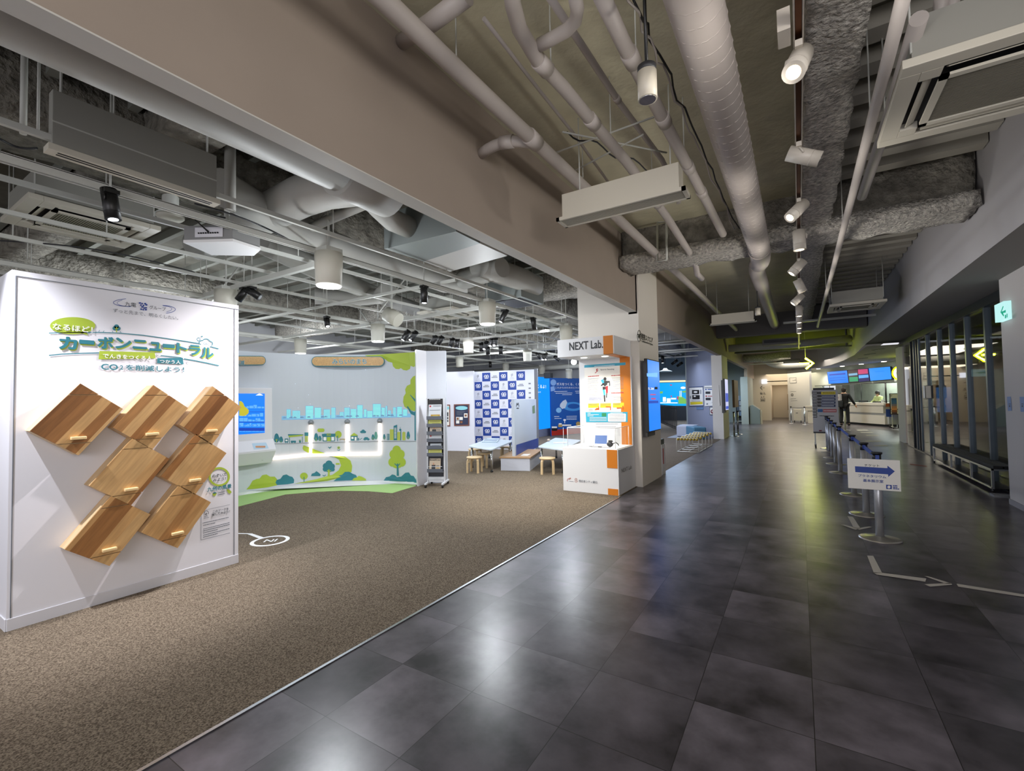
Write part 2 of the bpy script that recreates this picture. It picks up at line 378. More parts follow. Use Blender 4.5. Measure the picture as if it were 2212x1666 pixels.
def glyphs(body, bold):
    k = (body, bold)
    if k not in TXT:
        c = bpy.data.curves.new('t', 'FONT'); c.body = body; c.size = 1.0; c.offset = 0.0; c.resolution_u = 3; c.space_line = 1.1
        o = bpy.data.objects.new('t', c); COL.objects.link(o)
        me = bpy.data.meshes.new_from_object(o.evaluated_get(bpy.context.evaluated_depsgraph_get()))
        vs = [Vector((v.co.x, v.co.y, 0)) for v in me.vertices]; fs = [list(p.vertices) for p in me.polygons]
        TXT[k] = (vs, fs); bpy.data.objects.remove(o); bpy.data.curves.remove(c); bpy.data.meshes.remove(me)
    return TXT[k]
def text3(name, body, o, xd, yd, w, m, parent, h=None, bold=0.0, align='L'):
    """Lettering with its lower left ink corner at o, ink width w (and ink height h)."""
    vs, fs = glyphs(body, 0); bold *= .5
    if not vs: return None
    x0 = min(v.x for v in vs); x1 = max(v.x for v in vs); y0 = min(v.y for v in vs); y1 = max(v.y for v in vs)
    sx = w / (x1 - x0); sy = sx if h is None else h / (y1 - y0)
    xd, yd, o = Vector(xd).normalized(), Vector(yd).normalized(), Vector(o)
    if align == 'C': o = o - xd * (w / 2)
    mb = MB()
    nz = xd.cross(yd).normalized() * .00012
    for k_, (dx, dy) in enumerate([(0, 0)] if bold <= .006 else [(bold * a, bold * b) for a, b in ((1, 0), (-1, 0), (0, 1), (0, -1), (.7, .7), (-.7, .7), (.7, -.7), (-.7, -.7))] + ([(bold * a, bold * b) for a, b in ((.5, 0), (-.5, 0), (0, .5), (0, -.5))] if bold > .05 else [])):
        mb.add([o + nz * k_ + xd * ((v.x - x0 + dx) * sx) + yd * ((v.y - y0 + dy) * sy) for v in vs], fs)
    ob = mb.build(name, m, parent)
    inv = wm(parent).to_3x3().inverted() if parent else Matrix.Identity(3)
    n = inv @ xd.cross(yd)
    if ob.data.polygons[0].normal.dot(n) < 0: ob.data.flip_normals()
    return ob
def textp(name, body, a, b, plane, m, parent, h=None, bold=0.0, off=0.004, zf=None, topc=None):
    """Lettering on a surface from pixel a (lower left) to pixel b (lower right); topc = pixel of the ink top above a."""
    if zf: a, b = zf(*a), zf(*b); topc = zf(*topc) if topc else None
    A, B = plane.at(*a, off), plane.at(*b, off); n = plane.nor(A); xd = (B - A); yd = n.cross(xd.normalized())
    if topc is not None: h = abs((plane.at(*topc, off) - A).dot(yd.normalized()))
    return text3(name, body, A, xd, yd, xd.length, m, parent, h, bold)
def fine(name, rows, plane, m, parent, hpx, zf=None, off=0.003, seed=1, gap=0.25):
    """Small print: rows (x0, y0, x1, y1) drawn as lines of word-length strokes."""
    R = random.Random(seed); polys = []
    for x0, y0, x1, y1 in rows:
        L_ = math.hypot(x1 - x0, y1 - y0); t = 0.0
        while t < L_ - hpx:
            w = hpx * R.uniform(1.0, 3.5); e = min(t + w, L_)
            ax, ay = x0 + (x1 - x0) * t / L_, y0 + (y1 - y0) * t / L_; bx, by = x0 + (x1 - x0) * e / L_, y0 + (y1 - y0) * e / L_
            polys.append([(ax, ay - hpx / 2), (bx, by - hpx / 2), (bx, by + hpx / 2), (ax, ay + hpx / 2)]); t = e + hpx * gap
    return decal(name, polys, plane, m, parent, off, zf)
def lift(poly, h):   # polygon of 2D points -> 3D at height h
    return [(x, y, h) for x, y in poly]
# ================================================================== SETTING
struct('floor', MB().bb((-14, -5, -0.1), (8, 44, 0)), M_TILE)
struct('floor.001', MB().bb((-16, -5, -0.05), (-2.352, 17.35, 0.004)).bb((-16, 17.35, -0.05), (-4.2, 31, 0.004)), M_CARPET)
struct('trim_1', MB().bb((-2.352, -5, 0), (-2.332, 6.75, 0.007)), M_STEEL)
# bulkhead between the hall and the corridor: one long beam over columns and openings
m_beam = M_BEAM
struct('wall_left', MB().bb((-2.43, -5, 2.97), (-2.30, 7.66, 4.2)).bb((-2.43, 7.66, 2.93), (-2.28, 27.0, 4.2)).bb((-2.43, 27.0, 2.5), (-2.28, 31.3, 4.2)), m_beam)
struct('beam_soffit_lit', MB().bb((-2.432, -5, 2.962), (-2.298, 7.66, 2.97)), mat('soffit_lit_grey', 'd0cec8', 0.6))  # paler underside strip of the beam, hall light put into its colour
struct('wall_column', MB().bb((-3.37, 7.66, 0), (-2.26, 8.9, 4.2)), mat('column_paint', 'e4ded4', 0.7))
struct('wall_column.001', MB().bb((-2.6, 17.42, 0), (-2.26, 18.9, 2.95)), mat('column_paint', 'e4ded4', 0.7))
# blue-grey slanted wall with notices, grey wall of the third opening
M_BLUEW = mat('blue_grey_paint', '9095a8', 0.7)
def wallseg(name, a, b, z0, z1, th, m):
    a, b = Vector((*a, 0)), Vector((*b, 0)); n = Vector((-(b - a).y, (b - a).x, 0)).normalized() * th
    return struct(name, MB().prism([(a.x, a.y, z0), (b.x, b.y, z0), (b.x + n.x, b.y + n.y, z0), (a.x + n.x, a.y + n.y, z0)], (0, 0, z1 - z0)), m)
wallseg('wall_slanted', (-4.2, 21.1), (-2.45, 17.60), 0, 4.15, 0.12, M_BLUEW)
wallseg('wall_side', (-4.1, 28.8), (-2.45, 28.8), 0, 4.0, -0.12, mat('grey_green_paint', '98a09e', 0.7))
struct('wall_side.001', MB().bb((-4.2, 21, 0), (-4.1, 28.9, 4.0)), mat('grey_green_paint', '98a09e', 0.7))
struct('wall_column.002', MB().bb((-2.62, 26.95, 0), (-2.28, 30.2, 2.5)), mat('grey_green_paint', '98a09e', 0.7))
# exhibition hall shell
M_HALLW = mat('hall_wall', 'c4c6ca', 0.8)
struct('wall_far_left', MB().bb((-15.1, -5, 0), (-15, 31, 4.3)), M_HALLW)
struct('wall_hall_back', MB().bb((-15, 20, 0), (-5.7, 20.12, 4.3)), M_HALLW)
struct('wall_blue_back', MB().bb((-14, 30.6, 0), (-2.4, 30.72, 4.3)), mat('blue_wall', '9ab0c8', 0.8))
struct('ceiling_hall', MB().bb((-15, -5, 4.15), (-2.43, 31, 4.25)), M_DECK)
struct('ceiling', MB().bb((-2.3, -5, 4.1), (0.1, 7.4, 4.2)).bb((-2.3, 8.4, 4.1), (0.1, 16.5, 4.2)), M_FOIL)
struct('ceiling_deck', MB().bb((-2.3, -5, 4.22), (4, 44, 4.3)), mat('deck_mid', '77746a', 0.85))
# right side: bulkhead fascia, soffit, wall with exit sign, glass wall
M_FASC = mat('fascia_paint', '9c9a9c', 0.7)
fas = [(1.75, -5), (1.75, 17.0), (1.74, 20.5), (1.62, 23.6), (1.33, 26.6), (0.88, 28.6), (0.0, 30.9), (-0.4, 31.4)]
mb = MB()
for (x0, y0), (x1, y1) in zip(fas, fas[1:]):
    zb = 3.0
    mb.add([(x0, y0, 3.0 if y0 < 18 else 2.9), (x1, y1, 3.0 if y1 < 18 else 2.9), (x1, y1, 4.22), (x0, y0, 4.22)], [(0, 1, 2, 3)], True)
    if False: mb.add([(x0 + .08, y0 + .04, 3.0 if y0 < 18 else 2.9), (x1 + .08, y1 + .04, 3.0 if y1 < 18 else 2.9), (x1 + .08, y1 + .04, 4.22), (x0 + .08, y0 + .04, 4.22)], [(0, 1, 2, 3)], True)
struct('wall_fascia', mb, M_FASC)
struct('ceiling_soffit', MB().bb((1.752, -5, 3.001), (8, 17.6, 3.08)), mat('soffit_paint', '8d8a85', 0.75))
struct('ceiling_lobby', MB().add([(x, y, 2.9) for x, y in [(1.75, 17.0), (1.74, 20.5), (1.62, 23.6), (1.33, 26.6), (0.88, 28.6), (0.0, 30.9), (-0.4, 31.4), (-0.4, 34), (8, 34), (8, 17.0)]], [list(range(10))]), mat('soffit_light', 'b5b2a6', 0.7))
struct('wall_right', MB().bb((2.33, -5, 0), (2.62, 8.68, 3.0)), mat('wall_right_paint', 'b4b0ae', 0.7))
struct('wall_right.001', MB().bb((2.62, 17.5, 0), (2.95, 18.6, 3.0)), mat('wall_right_paint', 'b4b0ae', 0.7))
struct('baseboard_right', MB().bb((2.318, -5, 0), (2.33, 8.68, 0.07)), mat('base_grey', '88868a', 0.6))
# room beyond the glass
struct('wall_glass_room', MB().bb((7.8, 5, 0), (7.9, 24, 3.0)), mat('tan_wall', 'a58a66', 0.8))
struct('wall_glass_room.001', MB().bb((4.4, 23, 0), (7.9, 23.1, 3.0)), mat('pale_wall', '9d9a94', 0.8))
# lobby at the end
M_LOBBY = mat('lobby_wall', 'c9bfae', 0.7)
struct('wall_end', MB().bb((-3, 31.3, 0), (-1.42, 31.42, 2.9)).bb((-1.42, 31.3, 2.1), (-0.55, 31.42, 2.9)), M_LOBBY)
wallseg('wall_end.001', (-0.55, 31.3), (0.50, 29.5), 0, 2.9, 0.12, mat('lobby_white', 'cfcfcc', 0.7))
struct('wall_end.002', MB().bb((-3, 31.3, 2.9), (1, 31.42, 4.2)), M_LOBBY)
struct('wall_niche_recess', MB().bb((-.62, 33.2, .55), (-.35, 35.3, 1.55)), mat('recess_tan', 'a08a68', 0.7))
struct('wall_niche', MB().bb((-1.6, 35.4, 0), (-0.3, 35.5, 2.3)).bb((-1.60, 31.42, 0), (-1.50, 35.4, 2.3)).bb((-0.35, 31.5, 0), (-0.25, 35.4, 2.3)).bb((-1.6, 31.3, 2.3), (-0.3, 35.5, 2.35)), mat('niche_paint', 'ddd0ba', 0.7))
# ticket office: slanted back wall plane
TD = Vector((2.27, -4.27, 0)).normalized(); TN = Vector((-4.27, -2.27, 0)).normalized()   # along / facing the lobby
TP = Vector((1.35, 30.1, 0))
def tpt(a, b, z): return TP + TD * a + TN * b + Vector((0, 0, z))
struct('wall_ticket', MB().prism([tpt(-1.9, 0, 1.95), tpt(6.4, 0, 1.95), tpt(6.4, -0.12, 1.95), tpt(-1.9, -0.12, 1.95)], (0, 0, 0.95)).prism([tpt(-1.9, 0, 0), tpt(-0.55, 0, 0), tpt(-0.55, -0.12, 0), tpt(-1.9, -0.12, 0)], (0, 0, 1.95)), mat('ticket_wall', 'b3bab2', 0.7))
struct('wall_office', MB().prism([tpt(-3, -2.2, 0), tpt(8, -2.2, 0), tpt(8, -2.3, 0), tpt(-3, -2.3, 0)], (0, 0, 3)), mat('office_wall', '9aa094', 0.8, noise=0.15, nscale=2))
# ================================================================== WHITE EXHIBIT WALL WITH WOODEN BOXES
def tb(name, body, x0, y0, x1, y1, plane, m, parent, bold=0.02, off=0.004, zf=None):
    """World-horizontal lettering filling the pixel box x0..x1, y0 (top at left) .. y1 (bottom at left)."""
    f = zf or (lambda x, y: (x, y))
    A = plane.at(*f(x0, y1), off); n = plane.nor(A); xd = Vector((0, 0, 1)).cross(n).normalized()
    T = plane.at(*f(x0, y0), off); Bp = plane.at(*f(x1, y1), off)
    return text3(name, body, A, xd, (0, 0, 1), (Bp - A).dot(xd), m, parent, max(0.004, T.z - A.z), bold)
PE = Pl((-4.56, 0, 0), (1, 0, 0))
ex = thing('exhibit_wall', 'tall white free-standing exhibit wall with teal carbon neutral title and wooden boxes', 'exhibit wall', (-4.56, 1.56, 0))
MB().bb((-5.2, 0.81, 0), (-4.56, 2.31, 2.46)).build('panel_body', M_WHITE, ex)
MB().bb((-4.56, 0.81, 0.0), (-4.552, 2.31, 0.085)).bb((-5.2, 0.802, 0), (-4.56, 0.81, 0.085)).build('baseboard', mat('base_white', 'd5d5da', 0.5), ex, bevel=0.003)
MB().bb((-4.56, 2.268, 0.085), (-4.556, 2.273, 2.42)).bb((-4.56, 0.83, 2.418), (-4.556, 2.31, 2.423)).bb((-4.56, .826, .085), (-4.556, .831, 2.42)).build('edge_joint', M_GREYINK, ex)
ZA = Z(0, 570, 3.874); K = dict(plane=PE, parent=ex)
def D(name, polys, m, off=.003, zf=ZA): return decal(name, polys, PE, m, ex, off, zf)
def Tx(body, x0, y0, x1, y1, m=M_INK, bold=.02, off=.004, zf=ZA, name='lettering'): return tb(name, body, x0, y0, x1, y1, PE, m, ex, bold, off, zf)
def ptsarc(cx, cy, rx, ry, a0, a1, n=14): return [(cx + rx * math.cos(math.radians(a0 + (a1 - a0) * i / n)), cy + ry * math.sin(math.radians(a0 + (a1 - a0) * i / n))) for i in range(n + 1)]
# company mark
D('logo_arc', stroke(ptsarc(1110, 325, 162, 34, 250, 95), 4) + stroke(ptsarc(1100, 328, 120, 30, 230, 110), 3) + stroke(ptsarc(1350, 382, 118, 34, 275, 430), 4) + stroke(ptsarc(1350, 378, 88, 27, 280, 420), 3), M_NAVY)
sq = []
for i, (x, y) in enumerate([(1166, 322), (1188, 325), (1210, 328), (1178, 338), (1220, 338), (1200, 342), (1186, 355), (1222, 360), (1204, 364), (1180, 372), (1216, 378), (1198, 376)]):
    sq.append([(x, y), (x + 11, y + 8), (x + 2, y + 16), (x - 9, y + 8)] if i % 2 else rec(x - 4, y, x + 14, y + 12))
D('logo_mark', sq, M_NAVY)
Tx('九電', 1045, 316, 1140, 352, M_INK, .012); Tx('グループ', 1250, 346, 1388, 378, M_INK, .012)
Tx('ずっと先まで、明るくしたい。', 945, 372, 1492, 405, M_GREYINK, .005)
# speech bubble, hill lines, tree, cloud
D('speech_bubble', [ell(608, 518, 190, 72, 32), [(660, 575), (735, 598), (722, 560)]], M_LIME)
Tx('なるほど！', 442, 496, 775, 548, M_WPRINT, .04, .006)
hill = [(410, 580), (480, 578), (620, 576), (830, 574), (1000, 580), (1200, 598), (1400, 626), (1560, 650), (1670, 668)]
D('hill_line', stroke(hill, 7) + stroke([(1760, 692), (1832, 712)], 7) + stroke([(410, 767), (520, 756), (680, 749), (830, 746)], 8) + stroke([(1345, 768), (1430, 776), (1520, 786)], 6) + stroke([(1540, 795), (1640, 812), (1740, 832), (1832, 853)], 8), M_TEAL)
D('tree_print', [ell(975, 525, 20, 18), ell(960, 540, 19, 17), ell(990, 542, 19, 17)], M_TEAL, .0035)
D('tree_trunk_print', [rec(971, 532, 979, 574)] + stroke([(975, 552), (962, 540)], 4) + stroke([(975, 550), (988, 538)], 4), M_LIME, .005)
D('grass_print', stroke([(826, 570), (834, 555)], 4) + stroke([(862, 572), (872, 560)], 4) + stroke([(946, 574), (940, 562)], 4) + stroke([(1004, 566), (1014, 576)], 4), M_TEAL)
D('cloud_print', stroke(ptsarc(1690, 660, 22, 18, 110, 290) + ptsarc(1725, 652, 30, 24, 200, 330) + ptsarc(1760, 668, 20, 18, 270, 420), 7) + stroke(ptsarc(1662, 632, 13, 13, 0, 360), 5) + [ell(1690, 609, 7, 6)], M_TEAL)
Tx('CO₂', 1702, 657, 1756, 680, M_TEAL, .01)
big = [('カ', 500, 610, 640, 708), ('ー', 668, 642, 785, 662), ('ボ', 820, 608, 945, 703), ('ン', 970, 620, 1092, 704), ('ニ', 1115, 636, 1226, 705), ('ュ', 1255, 655, 1345, 722), ('ー', 1365, 676, 1458, 694), ('ト', 1482, 664, 1560, 742), ('ラ', 1585, 680, 1672, 758), ('ル', 1685, 700, 1782, 780)]
for ch, a, b, c, d in big: Tx(ch, a + 7, b + 8, c + 7, d + 10, M_LIME, .085, .0035, name='title_shadow_lettering')
for ch, a, b, c, d in big: Tx(ch, a, b, c, d, M_TEAL, .085, .0055, name='title_lettering')
D('lime_band', [[(833, 730), (1296, 742), (1302, 792), (825, 800)]], M_LIME, .0045)
Tx('でんきをつくる人', 862, 750, 1272, 788, M_WPRINT, .04, .007)
D('teal_band', [[(1318, 790), (1530, 787), (1536, 842), (1314, 832)]], M_TEAL, .0045)
Tx('つかう人', 1338, 800, 1512, 830, M_WPRINT, .04, .007)
Tx('と', 1305, 756, 1334, 782, M_GREYINK, .01); Tx('で', 1546, 818, 1578, 842, M_GREYINK, .01)
Tx('CO', 848, 838, 985, 884, M_TEAL, .045); Tx('2', 1005, 850, 1030, 884, M_TEAL, .03); Tx('を削減しよう！', 1056, 843, 1540, 890, M_TEAL, .03)
# magnifier print and notice in the lower corner
ZC = Z(420, 990, 7.932)
ring = []
for i in range(36):
    a, b = 2 * math.pi * i / 36, 2 * math.pi * (i + 1) / 36
    ring.append([(425 + 183 * math.cos(a), 318 + 165 * math.sin(a)), (425 + 183 * math.cos(b), 318 + 165 * math.sin(b)), (425 + 146 * math.cos(b), 318 + 132 * math.sin(b)), (425 + 146 * math.cos(a), 318 + 132 * math.sin(a))])
D('magnifier_print', ring + [[(548, 540), (575, 528), (630, 565), (635, 590), (610, 610), (580, 600)]], M_LIME, .003, ZC)
Tx('のぞいて', 305, 285, 548, 335, M_INK, .02, zf=ZC); Tx('みよう！', 318, 358, 540, 405, M_INK, .02, zf=ZC)
Tx('九州の風景', 220, 505, 632, 578, M_TEAL, .05, .006, zf=ZC)
D('prefecture_mark', [[(308, 605), (345, 578), (385, 598), (370, 630), (342, 652), (316, 635)]], M_LIME, .003, ZC); D('prefecture_mark_cap', [[(308, 603), (345, 578), (385, 596), (345, 606)]], M_TEAL, .004, ZC)
fine('fine_print', [(400, 598, 515, 578), (400, 634, 520, 606)], PE, M_GREYINK, ex, 12, ZC)
D('notice_rule', stroke([(200, 885), (608, 797)], 5) + stroke([(115, 990), (112, 1405), (610, 1280)], 7), M_GREYINK, .003, ZC)
D('tree_mark', stroke(ptsarc(205, 935, 36, 34, 150, 400), 8) + stroke([(165, 965), (185, 970), (205, 940), (205, 985)], 8), M_INK, .003, ZC)
Tx('このマークを', 315, 898, 585, 938, M_INK, .015, zf=ZC); Tx('探してみよう！', 300, 950, 605, 995, M_INK, .015, zf=ZC)
fine('fine_print', [(140, 1115, 585, 1015), (148, 1155, 360, 1108), (148, 1218, 600, 1105), (148, 1250, 605, 1135), (148, 1285, 410, 1220), (148, 1325, 600, 1205), (148, 1358, 395, 1292)], PE, M_GREYINK, ex, 12, ZC)
fine('fine_print', [(165, 1005, 235, 990), (160, 1032, 250, 1012)], PE, M_GREYINK, ex, 8, ZC)

# seven tilted wooden boxes hung on the wall, each with a lift-up door and a peg handle
W_FRONT = wood_mat('cedar_planks', ['6d431d', '97683a', 'b98f5b', 'a47845', '7d5225', 'c49f6c'], 0.068, 'Y')
W_SIDE = wood_mat('pale_planks', ['c9a77a', 'd9bd92', 'cdaa78'], 0.2, 'X')
TH = math.radians(-37.7); bw, bh, bd = .314, .416, .128
sT, cT = math.sin(TH), math.cos(TH)
def clip(poly, lo=None, hi=None):
    def half(P, sgn, lim):
        out = []
        for p, q in zip(P, P[1:] + P[:1]):
            a, b = sgn * (p[0] * sT + p[1] * cT) - lim, sgn * (q[0] * sT + q[1] * cT) - lim
            if a >= 0: out.append(p)
            if a * b < 0:
                t = a / (a - b); out.append((p[0] + (q[0] - p[0]) * t, p[1] + (q[1] - p[1]) * t))
        return out
    if lo is not None: poly = half(poly, 1, lo)
    if hi is not None: poly = half(poly, -1, -hi)
    return poly
bc = [((1.14, 1.67), (.874, 1.343), (1.134, 1.162), (1.391, 1.487)), ((1.583, 1.669), (1.325, 1.345), (1.58, 1.158), (1.829, 1.476)), ((2.026, 1.665), (1.772, 1.345), (2.016, 1.16), (2.265, 1.469)),
      ((1.448, 1.249), (1.183, .926), (1.446, .731), (1.703, 1.068)), ((1.888, 1.248), (1.636, .925), (1.896, .736), (2.138, 1.066)), ((1.313, .826), (1.061, .484), (1.32, .305), (1.572, .649)), ((1.757, .833), (1.507, .498), (1.765, .318), (2.014, .648))]
bl = ['tilted wooden wall box at the start of the top row, under the speech bubble', 'tilted wooden wall box in the middle of the top row, under the CO2 line',
      'tilted wooden wall box at the end of the top row, overhanging the wall edge', 'tilted wooden wall box in the middle row, above the lowest box',
      'tilted wooden wall box in the middle row, beside the magnifier print', 'lowest tilted wooden wall box, nearest the floor', 'tilted wooden wall box in the bottom row beside the text notice']
R4 = [(-bw / 2, -bh / 2), (bw / 2, -bh / 2), (bw / 2, bh / 2), (-bw / 2, bh / 2)]
for pts, lab in zip(bc, bl):
    cy = sum(p[0] for p in pts) / 4; cz = sum(p[1] for p in pts) / 4
    b = thing('wooden_wall_box', lab, 'wooden box', (-4.559, cy, cz), group='wooden boxes on the exhibit wall'); b.rotation_euler = (TH, 0, 0)
    MB().box((bd / 2 - .007, 0, 0), (bd - .016, bw - .002, bh - .002)).build('carcass', W_SIDE, b, local=True)
    for o_ in b.children: o_.pass_index = bl.index(lab)
    e = .003
    for nm, lo, hi in (('lower_front', None, -.172 - e), ('door', -.172 + e, .178 - e), ('upper_front', .178 + e, None)):
        P = clip(R4, lo, hi)
        o = MB().prism([(bd - .014, y, z) for y, z in P], (.014, 0, 0)).build(nm, W_FRONT, b, local=True); o.pass_index = bl.index(lab)
        if nm == 'door':
            h = MB().box((0, 0, 0), (.03, .085, .022)).build('handle', mat('handle_wood', 'e2c48f', 0.4), o, local=True, bevel=.004)
            zc = -.135; yc = -.008
            h.location = (bd + .014, yc * cT + zc * sT, zc * cT - yc * sT); h.rotation_euler = (-TH, 0, 0)
# ================================================================== CURVED MURAL WALL
CC = Cy(-5.74, 3.954, 2.117)
mu = thing('mural_wall', 'concave white mural wall printed with teal and lime trees, projected city skyline and glowing light tubes', 'mural wall', (-7.0, 5.6, 0))
M_MUR = mat('mural_white', 'ccd2da', 0.55)
mb = MB(); n = 40; a0, a1 = 93.8, 228
ci = arc((-5.74, 3.954), 2.117, a0, a1, n); cj = arc((-5.74, 3.954), 2.20, a0, a1, n)
poly = ci + cj[::-1]
for i in range(n):
    p, q, r_, s_ = ci[i], ci[i + 1], cj[i + 1], cj[i]
    mb.add([(*p, 0), (*q, 0), (*q, 2.4), (*p, 2.4)], [(0, 1, 2, 3)], True); mb.add([(*s_, 0), (*r_, 0), (*r_, 2.4), (*s_, 2.4)], [(0, 1, 2, 3)], True)
    mb.add([(*p, 2.4), (*q, 2.4), (*r_, 2.4), (*s_, 2.4)], [(0, 1, 2, 3)])
mb.build('curved_panel', M_MUR, mu)
MB().prism(lift([(-5.89, 6.07), (-5.75, 5.95), (-5.79, 6.26), (-5.93, 6.2)], 0), (0, 0, 2.43)).build('end_post', M_WHITE, mu)
MB().prism(lift([(-5.79, 6.26), (-5.50, 6.46), (-5.53, 6.52), (-5.83, 6.33)], 0), (0, 0, 2.43)).build('side_panel', mat('side_white', 'c8ccd4', 0.5), mu)
ZM = Z(490, 620, 3.332); Z2 = Z(500, 840, 7.573); Z3 = Z(700, 840, 7.573)
def DM(name, polys, m, off=.004, zf=ZM, s=None): return decal(name, polys, CC, m, mu, off, zf, s)
def blobs(*cs, n=18): return [ell(x, y, r, r * k, n) for x, y, r, k in cs]
DM('ledge', stroke([(90, 1141), (350, 1130), (540, 1125), (720, 1120), (900, 1115), (1100, 1112), (1240, 1111), (1371, 1112)], 6), mat('ledge_grey', '9aa0a6', .5), .006, s=12)
DM('base_strip', [[(85, 1505), (250, 1480), (420, 1456), (580, 1440), (740, 1426), (920, 1417), (1100, 1413), (1240, 1416), (1370, 1424), (1370, 1406), (1240, 1396), (1100, 1394), (920, 1398), (740, 1406), (580, 1420), (420, 1435), (250, 1460), (85, 1482)]], mat('base_white2', 'dfe3e6', .5), .006, s=12)
# tree crown hanging from the top corner, tall tree at the end
DM('crown_print', [[(990, 492), (1100, 486), (1200, 480), (1366, 468), (1366, 560), (1345, 577), (1322, 568), (1318, 590), (1295, 602), (1270, 598), (1252, 584), (1240, 592), (1215, 590), (1196, 572), (1190, 545), (1160, 538), (1140, 520), (1095, 515), (1030, 508)]], M_LIME, s=25)
DM('tall_tree_crown_print', [[(1366, 634), (1340, 645), (1322, 668), (1321, 700), (1296, 712), (1283, 738), (1288, 765), (1272, 790), (1268, 830), (1278, 862), (1305, 882), (1340, 893), (1366, 893)]], M_LIME, s=25)
DM('tall_tree_trunk_print', [rec(1480, 370, 1520, 846), rec(1492, 60, 1520, 370), [(1400, 95), (1418, 102), (1490, 175), (1490, 215)], [(1350, 290), (1372, 290), (1425, 360), (1492, 390), (1492, 445), (1420, 415)]], M_TEAL, .007, Z3)
# projected skyline
sky = [(430, 880, 32, 52, 0), (472, 890, 56, 40, 0), (566, 856, 58, 76, 1), (630, 868, 50, 70, 1), (697, 880, 45, 56, 0), (752, 868, 32, 62, 0), (812, 900, 32, 38, 0), (845, 868, 42, 62, 0), (890, 878, 44, 54, 1), (937, 850, 42, 80, 1), (985, 880, 22, 50, 1), (1008, 892, 42, 40, 1), (1050, 842, 60, 86, 1), (1112, 868, 28, 56, 1), (1142, 856, 14, 66, 0), (1160, 888, 22, 36, 0), (1196, 866, 24, 58, 0), (1224, 862, 38, 62, 1), (1266, 880, 34, 44, 1)]
back, win = [], []
def base_y(x): return 958 - (x - 395) * 0.0215
for x, y, w, h, st in sky:
    back.append(rec(x, y, x + w, base_y(x) - 2))
    yy = y + 5
    while yy < base_y(x) - 10:
        if st: win.append(rec(x + 3, yy, x + w - 3, yy + 4))
        else:
            xx = x + 3
            while xx < x + w - 5: win.append(rec(xx, yy, xx + 5, yy + 5)); xx += 9
        yy += 9
DM('projected_building', back, E_PALE, .004)
DM('projected_window', win, E_CYAN, .006)
grd = []
for x in range(395, 1300, 30): grd.append([(x, 930 - (x - 395) * .02), (x + 30, 930 - (x - 365) * .02), (x + 30, base_y(x + 30)), (x, base_y(x))])
DM('projected_ground', grd, E_PALE, .0045)
tr = []
R = random.Random(4)
for x in (415, 462, 490, 540, 590, 690, 712, 800, 826, 868, 890, 938, 1062, 1082, 1120, 1166, 1190, 1252): tr.append([(x + 13 * math.cos(t), base_y(x) - 12 - 10 * math.sin(t)) for t in [math.pi * i / 8 for i in range(9)]])
DM('projected_tree', tr, mat('projected_shade', '7fa8cf', .6), .007)
DM('projected_spark', blobs((493, 697, 3, 1), (588, 777, 3, 1), (600, 842, 3, 1), (513, 871, 3, 1), (998, 597, 3, 1), (882, 856, 3, 1), n=8), E_WHITE)
# town row above the ledge
def egg(x, y0, y1, w): return [(x + w * math.cos(t) * (0.8 if math.sin(t) > 0 else 1), (y0 + y1) / 2 - (y1 - y0) / 2 * math.sin(t)) for t in [2 * math.pi * i / 20 for i in range(20)]]
DM('town_tree_print', [egg(738, 730, 880, 48), egg(812, 780, 880, 34), egg(1385, 725, 855, 38), egg(1447, 768, 855, 27)], M_TEAL, zf=Z2)
DM('town_trunk_print', stroke([(738, 880), (738, 820)], 9) + stroke([(738, 850), (720, 832)], 7) + stroke([(738, 850), (756, 832)], 7) + stroke([(812, 882), (812, 850)], 7) + stroke([(1385, 862), (1385, 800)], 8) + stroke([(1447, 856), (1447, 815)], 6), M_LIME, .007, Z2)
DM('bus_print', [rrect(870, 815, 930, 878, 8), rec(880, 878, 890, 890), rec(910, 878, 920, 890)], M_TEAL, zf=Z2); DM('bus_window_print', [rec(882, 832, 918, 858)], M_WPRINT, .007, Z2)
DM('station_print', [rec(925, 745, 1175, 765), rec(945, 790, 955, 892), rec(1155, 780, 1165, 880), rec(970, 850, 1055, 880), rec(1105, 835, 1138, 882), rec(1195, 715, 1258, 772)] + [ell(990, 882, 11), ell(1038, 880, 11)], M_TEAL, zf=Z2)
DM('station_roof_print', [[(930, 768), (1172, 752), (1160, 772), (945, 795)], rec(1205, 772, 1225, 870), rec(1232, 772, 1248, 870), rec(1112, 838, 1132, 852)], M_LIME, .006, Z2)
DM('cloud_lime_print', [rrect(1405, 650, 1522, 708, 28)], M_LIME, zf=Z2)
DM('shop_print', [rec(1480, 738, 1666, 778), rec(1492, 778, 1666, 860)], M_TEAL, zf=Z2); DM('shop_window_print', [rec(1505, 792, 1552, 845), rec(1636, 790, 1666, 840)], M_WPRINT, .007, Z2)
DM('shop_door_print', [rec(1562, 790, 1624, 858), rec(1560, 730, 1626, 770)], M_LIME, .007, Z2)
tb('lettering', '24', 1572, 735, 1616, 764, CC, M_TEAL, mu, .03, .010, Z2)
DM('shop_print', [rec(0, 735, 188, 772), rec(0, 772, 178, 858)], M_TEAL, zf=Z3); DM('shop_window_print', [rec(0, 790, 38, 848), rec(120, 788, 165, 848)], M_WPRINT, .007, Z3)
DM('round_tree_print', blobs((232, 748, 56, 1.05)), M_LIME, zf=Z3); DM('round_tree_trunk_print', [rec(216, 768, 228, 858)] + stroke([(222, 800), (205, 782)], 6), M_TEAL, .007, Z3)
DM('bench_print', [rec(252, 818, 345, 836), rec(258, 836, 266, 854), rec(330, 836, 338, 852)], mat('print_tan', 'a99f7e', .5), zf=Z3)
